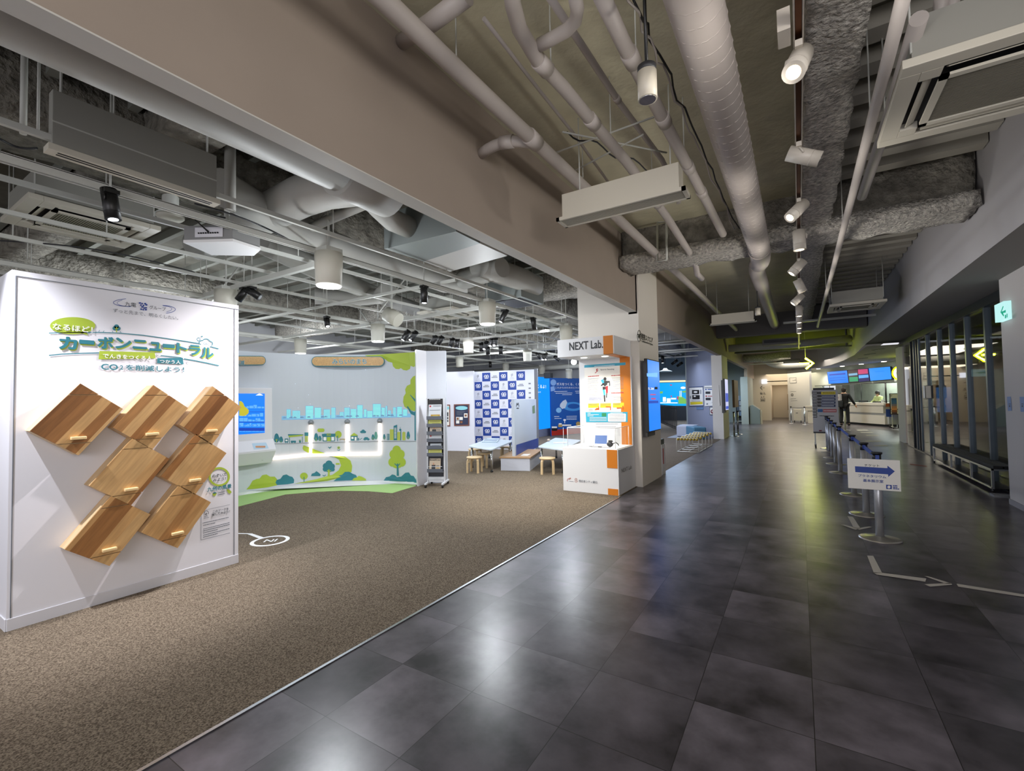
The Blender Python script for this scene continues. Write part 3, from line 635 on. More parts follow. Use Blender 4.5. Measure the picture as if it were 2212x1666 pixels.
DM('house_print', [rec(436, 772, 548, 848), rec(556, 806, 572, 846)], M_TEAL, zf=Z3); DM('house_roof_print', [[(425, 772), (490, 720), (560, 768)]], M_LIME, .006, Z3); DM('house_window_print', [rec(448, 788, 482, 822), rec(500, 790, 532, 846)], M_WPRINT, .007, Z3)
DM('car_print', [[(640, 835), (648, 815), (668, 792), (712, 792), (730, 812), (745, 820), (745, 836)], ell(668, 836, 11), ell(722, 836, 11)] + stroke([(585, 838), (600, 820), (622, 810)], 8), M_TEAL, zf=Z3)
DM('cloud_teal_print', [rrect(590, 690, 688, 726, 18), ell(640, 692, 28, 24)], M_TEAL, zf=Z3)
DM('town_tree_print', [egg(800, 745, 838, 26), egg(984, 742, 832, 22), egg(1376, 698, 828, 30)], M_TEAL, zf=Z3); DM('town_tree_print', [egg(848, 702, 830, 30)], mat('teal_soft', '5f9a8f', .5), zf=Z3)
DM('town_trunk_print', stroke([(800, 838), (800, 790)], 7) + stroke([(984, 832), (984, 790)], 6) + stroke([(1376, 828), (1376, 780)], 8), M_LIME, .007, Z3)
DM('tower_print', [rec(1028, 738, 1068, 840), [(1138, 608), (1195, 588), (1195, 842), (1138, 844)], rec(1248, 690, 1262, 845), rrect(1230, 655, 1264, 690, 12), rec(1244, 625, 1250, 655)], M_TEAL, zf=Z3)
DM('tower_lime_print', [rec(1076, 664, 1138, 842), [(1196, 716), (1212, 706), (1248, 710), (1248, 844), (1196, 844)], [(1280, 716), (1304, 700), (1330, 714), (1330, 844), (1280, 844)]], mat('lime_soft', 'b7c254', .5), .0035, Z3)
DM('tower_window_print', [rec(1150, y, 1184, y + 8) for y in range(640, 820, 18)] + [rec(x, y, x + 7, y + 8) for x in (1034, 1048) for y in range(748, 830, 18)], M_WPRINT, .007, Z3)
# path, plants and bushes below the ledge
DM('path_print', [[(552, 1140), (545, 1160), (552, 1176), (580, 1192), (640, 1202), (760, 1210), (850, 1222), (890, 1250), (902, 1290), (898, 1330), (875, 1352), (800, 1378), (720, 1398), (480, 1418), (640, 1385), (760, 1352), (805, 1320), (822, 1285), (808, 1245), (770, 1222), (680, 1200), (620, 1186), (575, 1176), (560, 1160)]], M_LIME, .004, s=18)
DM('bush_lime_print', [[(140, 1458), (165, 1430), (185, 1395), (215, 1382), (235, 1380), (255, 1355), (285, 1350), (312, 1366), (345, 1366), (362, 1385), (362, 1428), (300, 1442), (220, 1452)]], M_LIME, s=20)
DM('bush_teal_print', [[(350, 1410), (358, 1390), (385, 1382), (405, 1356), (430, 1350), (450, 1362), (472, 1368), (485, 1388), (482, 1412), (440, 1420), (362, 1426)]], M_TEAL, .006, s=20)
DM('bush_teal_print', [[(768, 1398), (790, 1380), (800, 1360), (830, 1352), (850, 1332), (880, 1330), (905, 1345), (930, 1355), (938, 1372), (900, 1392)], [(1128, 1395), (1145, 1370), (1170, 1365), (1190, 1350), (1210, 1355), (1225, 1370), (1255, 1365), (1285, 1338), (1310, 1335), (1325, 1358), (1345, 1362), (1362, 1390), (1368, 1411), (1290, 1402)], [(605, 1362), (612, 1345), (632, 1338), (645, 1326), (662, 1338), (675, 1350), (672, 1362)]], M_TEAL, .006, s=20)
DM('bush_lime_print', [[(900, 1394), (915, 1376), (935, 1372), (950, 1360), (975, 1368), (1000, 1382), (1003, 1394)]], M_LIME, .007, s=20)
DM('tree_teal_crown_print', blobs((735, 1275, 26, 1), (712, 1290, 22, 1), (758, 1292, 20, 1), (735, 1300, 36, .95), (708, 1312, 18, 1), (762, 1314, 15, 1)), M_TEAL)
DM('tree_lime_trunk_print', [[(726, 1362), (730, 1315), (738, 1312), (742, 1362)]] + stroke([(735, 1335), (722, 1320)], 5) + stroke([(736, 1333), (750, 1320)], 5), M_LIME, .007)
DM('tree_lime_crown_print', blobs((1222, 1172, 30, 1), (1200, 1205, 30, 1.1), (1250, 1205, 30, 1.1), (1192, 1262, 30, 1.1), (1258, 1262, 30, 1.1), (1225, 1250, 50, 1.15), (1225, 1200, 40, 1.1)), M_LIME)
DM('tree_teal_trunk_print', [[(1222, 1360), (1224, 1258), (1232, 1256), (1238, 1360)]] + stroke([(1228, 1292), (1208, 1272)], 6) + stroke([(1230, 1290), (1246, 1272)], 6), M_TEAL, .007)
DM('small_tree_print', blobs((555, 1362, 28, .9)) + [rec(784, 1268, 812, 1280)] + blobs((805, 1158, 10, 1)), M_LIME)
DM('stem_print', [rec(553, 1368, 558, 1404)] + stroke([(690, 1355), (700, 1362), (712, 1353)], 5) + stroke([(730, 1152), (741, 1160), (752, 1150)], 6) + stroke([(741, 1160), (741, 1168)], 3) + stroke([(795, 1172), (806, 1178), (816, 1170)], 4) + blobs((805, 1158, 4, 1), n=8), M_TEAL, .007)
# glowing tubes and knobs
for k, (xa, ya, xb, yb) in enumerate([(605, 993, 603, 1212), (866, 988, 865, 1204), (1100, 982, 1100, 1203)]):
    MB().tube([CC.at(*ZM(xa, ya), .02), CC.at(*ZM(xb, yb), .02)], .024, 10).build('light_tube', E_LED, mu)
    MB().ball(CC.at(*ZM(xa, ya - 17), .01), .05, sc=(1, 1, 1)).build('knob', mat('knob_grey', '8d8f92', 0.35, 0.3), mu)
MB().tube([CC.at(*ZM(x, 1236 - (x - 335) * .1 if x < 600 else 1210 - (x - 600) * .013), .02) for x in range(332, 1105, 48)] + [CC.at(*ZM(1102, 1203), .02)], .024, 10).build('light_tube', E_LED, mu)
# plaques
def plaque(name, lab, xa, xb, ya, yb, txt, tx):
    A, B = CC.at(*ZM(xa, ya + 3)), CC.at(*ZM(xb, ya)); d = (B - A); d.z = 0; nn = Vector((d.y, -d.x, 0)).normalized()
    if nn.dot(Vector((-5.74, 3.954, 0)) - A) < 0: nn = -nn
    p = Pl(A + nn * .03, nn); t = thing(name, lab, 'sign board', (A + B) / 2, group=None)
    a = p.at(*ZM(xa, (ya + yb) / 2)); b = p.at(*ZM(xb, (ya + yb) / 2)); h = (p.at(*ZM(xb, ya)) - p.at(*ZM(xb, yb))).length
    ax = (b - a).normalized(); L_ = (b - a).length; z = (a.z + b.z) / 2
    def slab(nm, m, inset, o0, o1):
        P = [a.lerp(b, .5) + ax * (x - L_ / 2) + Vector((0, 0, y - h / 2 + z - (a.z + b.z) / 2)) + nn * o0 for x, y in rrect(inset, inset, L_ - inset, h - inset, (h - 2 * inset) / 2 - .001, 6)]
        return MB().prism(P, nn * (o1 - o0)).build(nm, m, t)
    slab('board', M_TEAL, 0, -.02, .012); slab('wood_face', wood_mat('plaque_wood', ['c9a06a', 'd4b07c', 'bd9560'], .06, 'Z') if 'plaque_wood' not in MC else MC['plaque_wood'], .012, .012, .016)
    for nm, m, bo, of in (('lettering_outline', M_WPRINT, .09, .018), ('lettering', M_TEAL, .03, .021)):
        tb(nm, txt, *tx, p, m, t, bo, of, ZM)
plaque('sign_plaque', 'long wooden plaque lettered in teal hiragana above the projected skyline', 610, 1135, 500, 572, 'みらいのまち', (760, 520, 1005, 556))
plaque('sign_plaque', 'cut-off wooden plaque with one kanji seen, above the blue kiosk screen', -245, 278, 497, 563, 'CO₂をもっと削減', (-150, 512, 126, 548))
# green floor in front of the mural
g = [(-6.6, 2.6), (-7.022, 3.552), (-7.235, 4.409), (-6.95, 4.80), (-6.657, 5.05), (-6.2, 5.24), (-5.705, 5.318), (-5.80, 5.97)] + arc((-5.74, 3.954), 2.10, 94, 215, 20)
tag(MB().prism(lift(g, .004), (0, 0, .004)).build('floor_mat', mat('green_mat', 'a3c77c', 0.7), None, center=False), 'pale green curved floor mat along the foot of the mural wall', 'mat')
# kiosk in front of the mural: screen housing, console
ki = thing('touch_kiosk', 'white kiosk with blue town screen and sloping console by the mural', 'kiosk', (-7.6, 3.6, 0))
XH = -7.66
p1 = PX(*ZM(333, 728), XH); p2 = PX(*ZM(322, 1092), XH); yr = (p1.y + p2.y) / 2; PH = Pl((XH, 0, 0), (1, 0, 0))
MB().bb((-7.86, yr - 1.15, p2.z - .02), (XH, yr, p1.z)).build('screen_housing', M_WHITE, ki, bevel=.01)
s0 = PX(*ZM(272, 768), XH); s1 = PX(*ZM(272, 1050), XH)
MB().bb((XH, s0.y - .95, s1.z), (XH + .004, s0.y, s0.z)).build('screen', E_BLUE, ki)
PS = Pl((XH + .004, 0, 0), (1, 0, 0))
R = random.Random(3); hs = []; hd = []
for i in range(5):
    yb = 352 + i * 82 if i else 300
    x = 130
    while x < 530:
        w = R.uniform(28, 70); hh = R.uniform(26, 60); hs.append(rec(x, yb - hh + 20, min(x + w, 540), yb + 20)); 
        if R.random() < .6: hd.append(rec(x + 8, yb - 5, x + 16, yb + 12))
        x += w + R.uniform(4, 14)
decal('screen_building_print', hs, PS, E_BLUE2, ki, .002, Z2); decal('screen_detail', hd + [rec(125, 375, 540, 382), rec(125, 540, 540, 552), rec(125, 640, 540, 690)], PS, E_NAVY, ki, .003, Z2)
decal('screen_cloud', [[(395, 110), (430, 88), (458, 78), (490, 90), (520, 110)]], PS, E_WHITE, ki, .003, Z2)
decal('screen_hill', [[(126, 200), (165, 205), (195, 240), (215, 290), (255, 320), (285, 350), (280, 400), (240, 435), (190, 448), (126, 440)]], PS, E_YEL, ki, .004, Z2)
P1 = PX(*ZM(335, 1092), XH); P2 = PY(*ZM(356, 1166), P1.y); P3 = PY(*ZM(325, 1262), P1.y)
prof = [(-7.84, P1.z), (XH, P1.z), (P2.x, P2.z), (P2.x - .005, P2.z - .03), (P3.x, P3.z), (-7.84, P3.z - .02)]
MB().prism([(x, P1.y, z) for x, z in prof], (0, -1.25, 0)).build('console', M_WHITE, ki, bevel=.012)
nrm = Vector((P1.z - P2.z, 0, P2.x - XH)); PT = Pl((XH, 0, P1.z), nrm)
decal('tray', [[(180, 1126), (282, 1120), (302, 1162), (196, 1170)]], PT, mat('tray_blue', 'bcd6ea', .3), ki, .003, ZM)
decal('stick', [rrect(206, 1144, 278, 1157, 5)], PT, mat('stick_tan', 'c98f66', .5), ki, .006, ZM)
nf = Vector((P2.z - P3.z, 0, -(P2.x - P3.x))).normalized(); PF = Pl(P3, nf)
decal('speaker_grille', [ell(252, 1232, 22, 17)], PF, mat('grille_grey', '8d9488', .5), ki, .003, ZM)
# floor sticker IN
PFl = Pl((0, 0, .005), (0, 0, 1)); ZI = Z(420, 990, 7.932)
fs = thing('floor_sticker', 'white ring floor sticker lettered IN on the brown carpet', 'floor sticker', (-4.95, 2.84, .004))
mb = MB(); cxy = (-4.955, 2.845); ra, rb = .195, .155
for i in range(40):
    a, b = 2 * math.pi * i / 40, 2 * math.pi * (i + 1) / 40
    mb.add([(cxy[0] + r * math.cos(t), cxy[1] + r * math.sin(t), .0055) for r, t in ((ra, a), (ra, b), (rb, b), (rb, a))], [(0, 1, 2, 3)])
mb.add([(-5.155, 2.83, .0055), (-5.145, 2.88, .0055), (-5.42, 2.90, .0055), (-5.45, 2.86, .0055)], [(0, 1, 2, 3)]).add([(-5.42, 2.90, .0055), (-5.45, 2.86, .0055), (-6.0, 2.6, .0055), (-6.0, 2.65, .0055)], [(0, 1, 2, 3)])
mb.build('ring', M_WPRINT, fs)
A = PZ(*ZI(1172, 1460), .006)
text3('lettering', 'IN', PZ(*ZI(1430, 1385), .0058), (-.75, -.66, 0), (.66, -.75, 0), .12, M_WPRINT, fs, .09, .03)
# ================================================================== MIDDLE OF THE HALL
Zh = Z(900, 600, 3.472); ZR = Z(910, 850, 7.93)
# brochure rack on casters
rk = thing('brochure_rack', 'tall narrow white brochure rack on black casters beside the mural wall', 'brochure rack', (-5.53, 5.93, 0), math.radians(27))
rw, rdp = .30, .40
m_rk = mat('rack_white', 'd4d6da', 0.4)
for nm, x in (('side_post', 0), ('side_post', rw)):
    MB().box((x, .14, .81), (.022, .03, 1.5)).build(nm, m_rk, rk, local=True)
MB().box((rw / 2, .16, .85), (rw - .02, .006, 1.38)).build('back_plate', mat('rack_back', '3a3d44', .5), rk, local=True)
MB().box((rw / 2, .135, 1.49), (rw - .022, .012, .11)).build('header_plate', M_BLACK, rk, local=True)
fine_r = MB()
for i in range(12): fine_r.box((.05 + i * .017, .128, 1.535), (.012, .001, .008))
fine_r.build('lettering', M_WPRINT, rk, local=True)
MB().box((rw / 2, .14, .145), (rw, .03, .05)).box((rw / 2, .14, .095), (rw - .04, .02, .03)).build('cross_bar', m_rk, rk, local=True)
for x in (0, rw):
    MB().box((x, .19, .07), (.035, .46, .025)).build('foot', m_rk, rk, local=True)
    for y in (-.01, .39):
        MB().cyl((x - .014, y, .03), (x + .014, y, .03), .03, seg=14).box((x, y, .055), (.02, .03, .03)).build('caster', M_BLACK, rk, local=True)
def pocket(z): MB().box((rw / 2, .095, z), (rw - .02, .09, .006)).box((rw / 2, .05, z + .03), (rw - .02, .004, .06)).build('pocket', mat('pocket_grey', '5b6069', .3), rk, local=True)
RM = wm(rk)
def brochure(z0, z1, base, w, lab, deco, dx=0.0):
    pocket(z0)
    x0 = rw / 2 - w / 2 + dx; t = math.radians(12)
    o = RM @ Vector((x0 + w / 2, .066, z0 + .004))
    b = thing('brochure', lab, 'brochure', o, math.radians(27), 'brochures in the rack'); b.rotation_euler = (-t, 0, math.radians(27))
    h = (z1 - z0) / math.cos(t)
    MB().box((0, .004, h / 2), (w, .006, h)).build('cover', base, b, local=True)
    for nm, m, c, d in deco:
        MB().box((c[0] * w, -.0005, c[1] * h), (d[0] * w, .002, d[1] * h)).build(nm, m, b, local=True)
    return b
m_g = mat('brochure_grey', 'c9ccd0', .5); m_y = mat('brochure_yellow', 'cfd06a', .5); m_k = mat('brochure_tan', 'c9b79f', .5)
gold = mat('gold_print', 'b08a2c', .5)
def mag(z0, z1, lab, w=.21, dx=0.0):
    b = brochure(z0, z1, m_k, w, lab, [('photo_print', M_DGREY, (-.12, .3), (.34, .45)), ('photo_print', mat('skin_print', 'c99b7c', .5), (-.12, .6), (.14, .16)), ('fine_print', M_GREYINK, (.26, .45), (.3, .06)), ('fine_print', gold, (.26, .3), (.3, .05))], dx)
    h = (z1 - z0)
    o = wm(b) @ Vector((-w * .46, -.002, h * .86)); xd = wm(b).to_3x3() @ Vector((1, 0, 0)); yd = wm(b).to_3x3() @ Vector((0, 0, 1))
    text3('lettering', 'EneICo', o, xd, yd, w * .9, M_INK, b, h * .12, .03)
brochure(1.18, 1.44, m_g, .235, 'grey brochure with a round gold picture in the top pocket of the rack', [('logo_print', M_RED, (-.36, .88), (.12, .1)), ('picture_print', gold, (.05, .17), (.7, .3)), ('picture_print', m_y, (.05, .13), (.4, .22)), ('fine_print', M_GREYINK, (.15, .9), (.6, .04)), ('fine_print', M_GREYINK, (.0, .62), (.8, .03))])
brochure(1.05, 1.175, m_y, .235, 'yellow leaflet in the second pocket of the rack, above the upper magazine', [('fine_print', mat('olive_print', '8c8a36', .5), (0, .7), (.8, .08)), ('fine_print', mat('olive_print', '8c8a36', .5), (.1, .45), (.6, .06))])
mag(.915, 1.085, 'tan magazine with a portrait in the middle of the rack, under a yellow leaflet', .21, .012)
brochure(.79, .912, m_g, .235, 'grey leaflet with a red dot in the middle pocket of the rack', [('logo_print', M_RED, (-.33, .8), (.12, .2)), ('picture_print', M_DGREY, (-.1, .35), (.4, .2)), ('picture_print', mat('brown_print', '8a5a3c', .5), (.05, .18), (.6, .2))])
brochure(.665, .755, mat('brochure_mist', 'b9c0c6', .5), .2, 'plain misty grey leaflet sunk in a lower pocket of the rack', [('fine_print', M_GREYINK, (0, .6), (.7, .1))], .012)
brochure(.54, .65, m_y, .235, 'yellow leaflet in a lower pocket of the rack, above the lowest magazine', [('fine_print', mat('olive_print', '8c8a36', .5), (0, .75), (.8, .08)), ('fine_print', mat('olive_print', '8c8a36', .5), (.0, .5), (.8, .08))])
mag(.26, .49, 'tan magazine with a portrait in the lowest pocket of the rack', .2, -.01)
MB().cyl((.02, .045, .36), (rw - .02, .045, .36), .004, seg=8).build('retaining_wire', m_rk, rk, local=True)

# white partition with framed posters
def vplane(pa, pb, z):
    A, B = PZ(*pa, z), PZ(*pb, z); d = (B - A); d.z = 0; n = Vector((d.y, -d.x, 0)).normalized()
    if n.dot(CAM - A) < 0: n = -n
    return A, B, d.normalized(), n, Pl(A, n)
A, B, dx, nn, PQ = vplane(Zh(222, 708), Zh(425, 700), 2.38)
pa = thing('partition_wall', 'plain white hall partition with two framed posters beside the checkered board', 'partition', (A + B) / 2 - Vector((0, 0, 2.38)))
P0 = A - dx * 2.2; P0.z = 0; P1 = B.copy(); P1.z = 0
MB().prism([P0, P1, P1 - nn * .08, P0 - nn * .08], (0, 0, 2.38)).build('panel_body', mat('partition_white', 'dcdde6', .5), pa)
def framed(name, lab, cat, poly, plane, frame_m, paper_m, w, prints, zf, group=None):
    vs = [plane.at(*zf(*p), .012) for p in poly]; c = sum(vs, Vector()) / 4
    t = thing(name, lab, cat, (c.x, c.y, min(v.z for v in vs)), group=group)
    n = plane.nor(c)
    MB().prism([v - n * .012 for v in vs], n * .012).build('backing', paper_m, t)
    x = (vs[1] - vs[0]).normalized(); z = Vector((0, 0, 1)); mb = MB()
    ins = [vs[0] + x * w - z * w, vs[1] - x * w - z * w, vs[2] - x * w + z * w, vs[3] + x * w + z * w]
    for i in range(4): mb.prism([vs[i], vs[(i + 1) % 4], ins[(i + 1) % 4], ins[i]], n * .01)
    mb.build('frame', frame_m, t)
    for k, (nm, polys, m) in enumerate(prints): decal(nm, polys, plane, m, t, .014 + .001 * k, zf)
    return t
m_fr = mat('frame_brown', '7a4638', .4)
framed('framed_poster', 'brown framed dark poster with pale cloud title on the white partition', 'framed poster', [(280, 950), (395, 948), (395, 1110), (282, 1112)], PQ, m_fr, mat('poster_indigo', '2a3350', .5), .03,
       [('cloud_print', [ell(337, 978, 45, 15)], mat('aqua_print', '8fd0d8', .5)), ('photo_print', [rec(296, 1045, 320, 1068), rec(322, 1045, 346, 1068), rec(296, 1072, 320, 1094), rec(355, 1018, 382, 1050)], M_PAPER), ('photo_print', [rec(300, 1050, 316, 1066), rec(360, 1026, 376, 1042), rec(326, 1076, 344, 1092)], mat('brown_print', '8a5a3c', .5)), ('fine_print', [rec(300, 1005, 360, 1009), rec(300, 1016, 345, 1019), rec(300, 1026, 345, 1029)], M_GREYINK)], Zh)
framed('framed_poster', 'brown framed pale poster half hidden behind the brochure rack post', 'framed poster', [(190, 952), (252, 952), (253, 1115), (192, 1115)], PQ, m_fr, M_PAPER, .03,
       [('cloud_print', [ell(233, 978, 14, 12)], mat('aqua_print', '8fd0d8', .5)), ('title_print', [rec(228, 1010, 238, 1040), rec(228, 1046, 238, 1062), rec(228, 1068, 238, 1082)], M_INK)], Zh)
# checkered photo backdrop
ZK = Z(1010, 780, 7.933)
A, B, dx, nn, PK = vplane(ZK(105, 185), ZK(985, 150), 2.40)
L_ = (B - A).length
bk = thing('checkered_backdrop', 'blue and white checkered logo backdrop board standing behind the long table', 'backdrop board', Vector((A.x, A.y, 0)) + dx * L_ / 2)
E0 = Vector((A.x, A.y, 0)) - dx * .02; E1 = Vector((B.x, B.y, 0)) + dx * .28
MB().prism([E0, E1, E1 - nn * .06, E0 - nn * .06], (0, 0, 2.40)).build('board', mat('backdrop_white', 'd9dbe6', .5), bk)
MB().prism([E1, E1 + dx * .1, E1 + dx * .1 - nn * .06, E1 - nn * .06], (0, 0, 2.42)).build('edge_post', mat('post_grey', '6a6d74', .5), bk)
s = L_ / 6; zt = 2.36
def wpt(u, z, off=.002): return Vector((A.x, A.y, 0)) + dx * u + Vector((0, 0, z)) + nn * off
blue, logo, line = MB(), MB(), MB()
def q(mb, u0, z0, u1, z1, off): mb.add([wpt(u0, z0, off), wpt(u1, z0, off), wpt(u1, z1, off), wpt(u0, z1, off)], [(0, 1, 2, 3)])
for r in range(8):
    for c in range(6):
        u0, z1 = c * s, zt - r * s
        if (r + c) % 2:
            q(blue, u0 + .005, z1 - s + .005, u0 + s - .005, z1 - .005, .002)
            for k in (0, 1):
                cx = u0 + s * (.40 + .26 * k)
                for i in range(8):
                    a, b = math.pi * i / 8, math.pi * (i + 1) / 8
                    logo.add([wpt(cx + s * .13 * math.cos(a), z1 - s * .40 + s * .15 * math.sin(a), .004), wpt(cx + s * .13 * math.cos(b), z1 - s * .40 + s * .15 * math.sin(b), .004), wpt(cx + s * .075 * math.cos(b), z1 - s * .40 + s * .09 * math.sin(b), .004), wpt(cx + s * .075 * math.cos(a), z1 - s * .40 + s * .09 * math.sin(a), .004)], [(0, 1, 2, 3)])
                q(logo, cx - s * .13, z1 - s * .58, cx - s * .075, z1 - s * .40, .004); q(logo, cx + s * .075, z1 - s * .58, cx + s * .13, z1 - s * .40, .004)
                q(logo, cx - s * .02, z1 - s * .55, cx + s * .05, z1 - s * .45, .004)
            q(logo, u0 + s * .22, z1 - s * .45, u0 + s * .29, z1 - s * .38, .004); q(logo, u0 + s * .3, z1 - s * .68, u0 + s * .75, z1 - s * .62, .004)
        else:
            if (r + c // 2) % 2 == 0:
                for du, dz, w in ((.4, .25, .2), (.35, .35, .3), (.4, .45, .2), (.3, .65, .4), (.22, .8, .56)): q(line, u0 + s * du, z1 - s * dz - .006, u0 + s * (du + w), z1 - s * dz, .003)
                q(line, u0 + s * .44, z1 - s * .58, u0 + s * .47, z1 - s * .25, .003); q(line, u0 + s * .55, z1 - s * .45, u0 + s * .58, z1 - s * .2, .003)
            else:
                for k in range(5): q(line, u0 + s * (.15 + k * .14), z1 - s * .62, u0 + s * (.25 + k * .14), z1 - s * .5, .003)
                q(line, u0 + s * .3, z1 - s * .45, u0 + s * .75, z1 - s * .38, .003)
blue.build('blue_square', M_NAVY, bk); logo.build('white_logo', M_WPRINT, bk); line.build('grey_logo', M_GREYINK, bk)
mb = MB()
for i in range(5): q(mb, L_ + .10, 2.0 - i * .14, L_ + .17, 1.96 - i * .14, .003)
mb.build('height_mark', M_GREYINK, bk)
# screens at the back
A, B, dx, nn, PB = vplane(Zh(850, 738), Zh(998, 748), 2.41)
bs = thing('projection_screen', 'bright blue projection screen with white hiragana behind the seat panel', 'screen', Vector((A.x, A.y, 0)) + dx * .9)
zb = PB.at(*Zh(1003, 1128)).z; P0 = Vector((A.x, A.y, 0)) - dx * .6; P1 = Vector((B.x, B.y, 0))
MB().prism([P0, P1, P1 - nn * .06, P0 - nn * .06], (0, 0, 2.41)).build('stand_board', mat('screen_grey', '7b7f92', .5), bs)
MB().add([P0 + nn * .003 + Vector((0, 0, zb)), P1 + nn * .003 + Vector((0, 0, zb)), P1 + nn * .003 + Vector((0, 0, 2.40)), P0 + nn * .003 + Vector((0, 0, 2.40))], [(0, 1, 2, 3)]).build('picture', scr('projection_blue', '0f8cff', .95), bs)
tb('lettering', 'バターをつくるよ！', 790, 798, 970, 826, PB, E_WHITE, bs, .02, .006, Zh); tb('lettering', 'さがしてください！', 800, 850, 930, 864, PB, E_WHITE, bs, .02, .006, Zh)
decal('picture_figure', [[(862, 925), (885, 893), (900, 925), (900, 948), (862, 945)], [(870, 950), (898, 950), (908, 985), (905, 1020), (880, 1030), (866, 1000)]], PB, E_WHITE, bs, .006, Zh)
A, B, dx, nn, PN = vplane(Zh(1003, 752), Zh(1228, 756), 2.36)
nb = thing('gas_display_board', 'navy illustrated display board with red lower edge behind the white table', 'display board', Vector((A.x, A.y, 0)) + dx * 1.2)
P0 = Vector((A.x, A.y, 0)); P1 = P0 + dx * 3.6
m_nv = mat('board_blue', '0c4f9e', .45)
MB().prism([P0, P1, P1 - nn * .06, P0 - nn * .06], (0, 0, 2.36)).build('board', m_nv, nb)
zr0, zr1 = PN.at(*Zh(1010, 1186)).z, PN.at(*Zh(1010, 1142)).z
MB().add([P0 + nn * .003 + Vector((0, 0, z)) if i in (0, 3) else P1 + nn * .003 + Vector((0, 0, z)) for i, z in enumerate((zr0, zr0, zr1, zr1))], [(0, 1, 2, 3)]).build('red_band', mat('deep_red', 'a3210f', .5), nb)
MB().add([P0 + nn * .003 + Vector((0, 0, z)) if i in (0, 3) else P1 + nn * .003 + Vector((0, 0, z)) for i, z in enumerate((0, 0, zr0, zr0))], [(0, 1, 2, 3)]).build('skirting', mat('skirt_grey', '4a4e58', .6), nb)
tb('lettering', 'ガスをつくる、くらし', 1050, 788, 1245, 808, PN, M_WPRINT, nb, .02, .006, Zh); tb('lettering', 'これからのためのエネルギー', 1040, 818, 1250, 832, PN, M_WPRINT, nb, .01, .006, Zh)
Zb = Z(1140, 780, 9.254)
decal('badge_print', [ell(512, 430, 58, 62), [(455, 520), (530, 500), (550, 590), (460, 610)]], PN, mat('badge_blue', '7fa3d6', .5), nb, .004, Zb)
decal('orbit_print', [ell(905, 910, 200, 90), ], PN, mat('orbit_blue', '3f8fd0', .5), nb, .004, Zb); decal('orbit_centre_print', [ell(915, 905, 120, 50)], PN, m_nv, nb, .005, Zb)
decal('globe_print', [ell(620, 985, 55, 52)], PN, mat('globe_blue', '7fb6e0', .5), nb, .006, Zb); decal('scene_print', [[(650, 860), (700, 800), (760, 770), (790, 830), (750, 940), (690, 960), (640, 910)]], PN, mat('cloud_grey', 'c5d0dc', .5), nb, .006, Zb)
decal('ship_print', [[(475, 1350), (600, 1340), (585, 1395), (490, 1400)]], PN, M_BLACK, nb, .006, Zb); decal('building_print', [rec(480, 1310, 585, 1342), rec(690, 1270, 870, 1300), rec(620, 1245, 680, 1280)], PN, M_PAPER, nb, .006, Zb); decal('tank_print', [ell(1010, 1255, 46, 42), rec(610, 1270, 690, 1320)], PN, mat('tank_gold', 'b9985a', .5), nb, .007, Zb)
decal('tree_print', [ell(738, 1180, 28, 20), rec(732, 1190, 745, 1245)], PN, M_WPRINT, nb, .006, Zb)
fine('fine_print', [(530, 610, 790, 605), (560, 645, 890, 640), (690, 675, 880, 672), (950, 605, 1050, 603), (960, 640, 1050, 640), (530, 1112, 630, 1110), (775, 1108, 985, 1104), (775, 1140, 980, 1138), (775, 1170, 980, 1168), (535, 1150, 680, 1148)], PN, M_WPRINT, nb, 9, Zb)
# tables
def table(lab, poly, legs, z=.5):
    vs = [PZ(*Zh(*p), z) for p in poly]; c = sum(vs, Vector()) / 4
    t = thing('low_table', lab, 'table', (c.x, c.y, 0)); P = []
    for i in range(4):
        a, b, d = vs[i - 1], vs[i], vs[(i + 1) % 4]; p = b + (a - b).normalized() * .09; r = b + (d - b).normalized() * .09
        for k in range(6): u = k / 5; P.append(p.lerp(b, u).lerp(b.lerp(r, u), u))
    MB().prism([p - Vector((0, 0, .03)) for p in P], (0, 0, .03)).build('tabletop', mat('table_white', 'cfdbe6', .35), t, bevel=.006)
    for i in range(4):
        p = vs[i].lerp(c, .16)
        MB().cyl((p.x, p.y, .03), (p.x, p.y, z - .03), .026, .026, 12).build('leg', M_CHROME, t)
        MB().cyl((p.x, p.y, 0), (p.x, p.y, .04), .03, .027, 12).build('leg_foot', M_BLACK, t)
    return t
table('long white table on steel legs in front of the checkered backdrop', [(385, 1262), (562, 1288), (730, 1222), (540, 1205)], 0)
table('white table on steel legs between the bench and the booth counter', [(908, 1266), (1100, 1290), (1235, 1218), (1040, 1200)], 0)
ty = PZ(*Zh(553, 1224), .5)
tr_ = thing('acrylic_tray', 'clear rounded plastic tray lying on the long white table', 'tray', (ty.x, ty.y, .5)); mb = MB()
pr = [PZ(*Zh(x, y), .5) for x, y in [(490, 1236), (600, 1238), (622, 1214), (520, 1212)]]
mb.prism(pr, (0, 0, .012)); mb.build('tray_base', mat('tray_pale', 'a9bccb', .2), tr_)
mb = MB()
for i in range(4): mb.cyl(pr[i] + Vector((0, 0, .02)), pr[(i + 1) % 4] + Vector((0, 0, .02)), .012, seg=8)
mb.build('rim', mat('tray_rim', 'd5e0e8', .2), tr_)
bw_ = PZ(*Zh(990, 1228), .505)
tag(MB().ball((bw_.x, bw_.y, .535), .04, sc=(1, 1, .8)).build('round_bun_model', mat('beige_model', 'c9b8a6', .6)), 'small beige round model on the white table by the booth', 'model')
tag(MB().box((*PZ(*Zh(1075, 1240), .503).xy, .507), (.3, .21, .008), Matrix.Rotation(.5, 3, 'Z')).build('worksheet', M_PAPER), 'white worksheet lying on the table by the booth', 'sheet of paper')
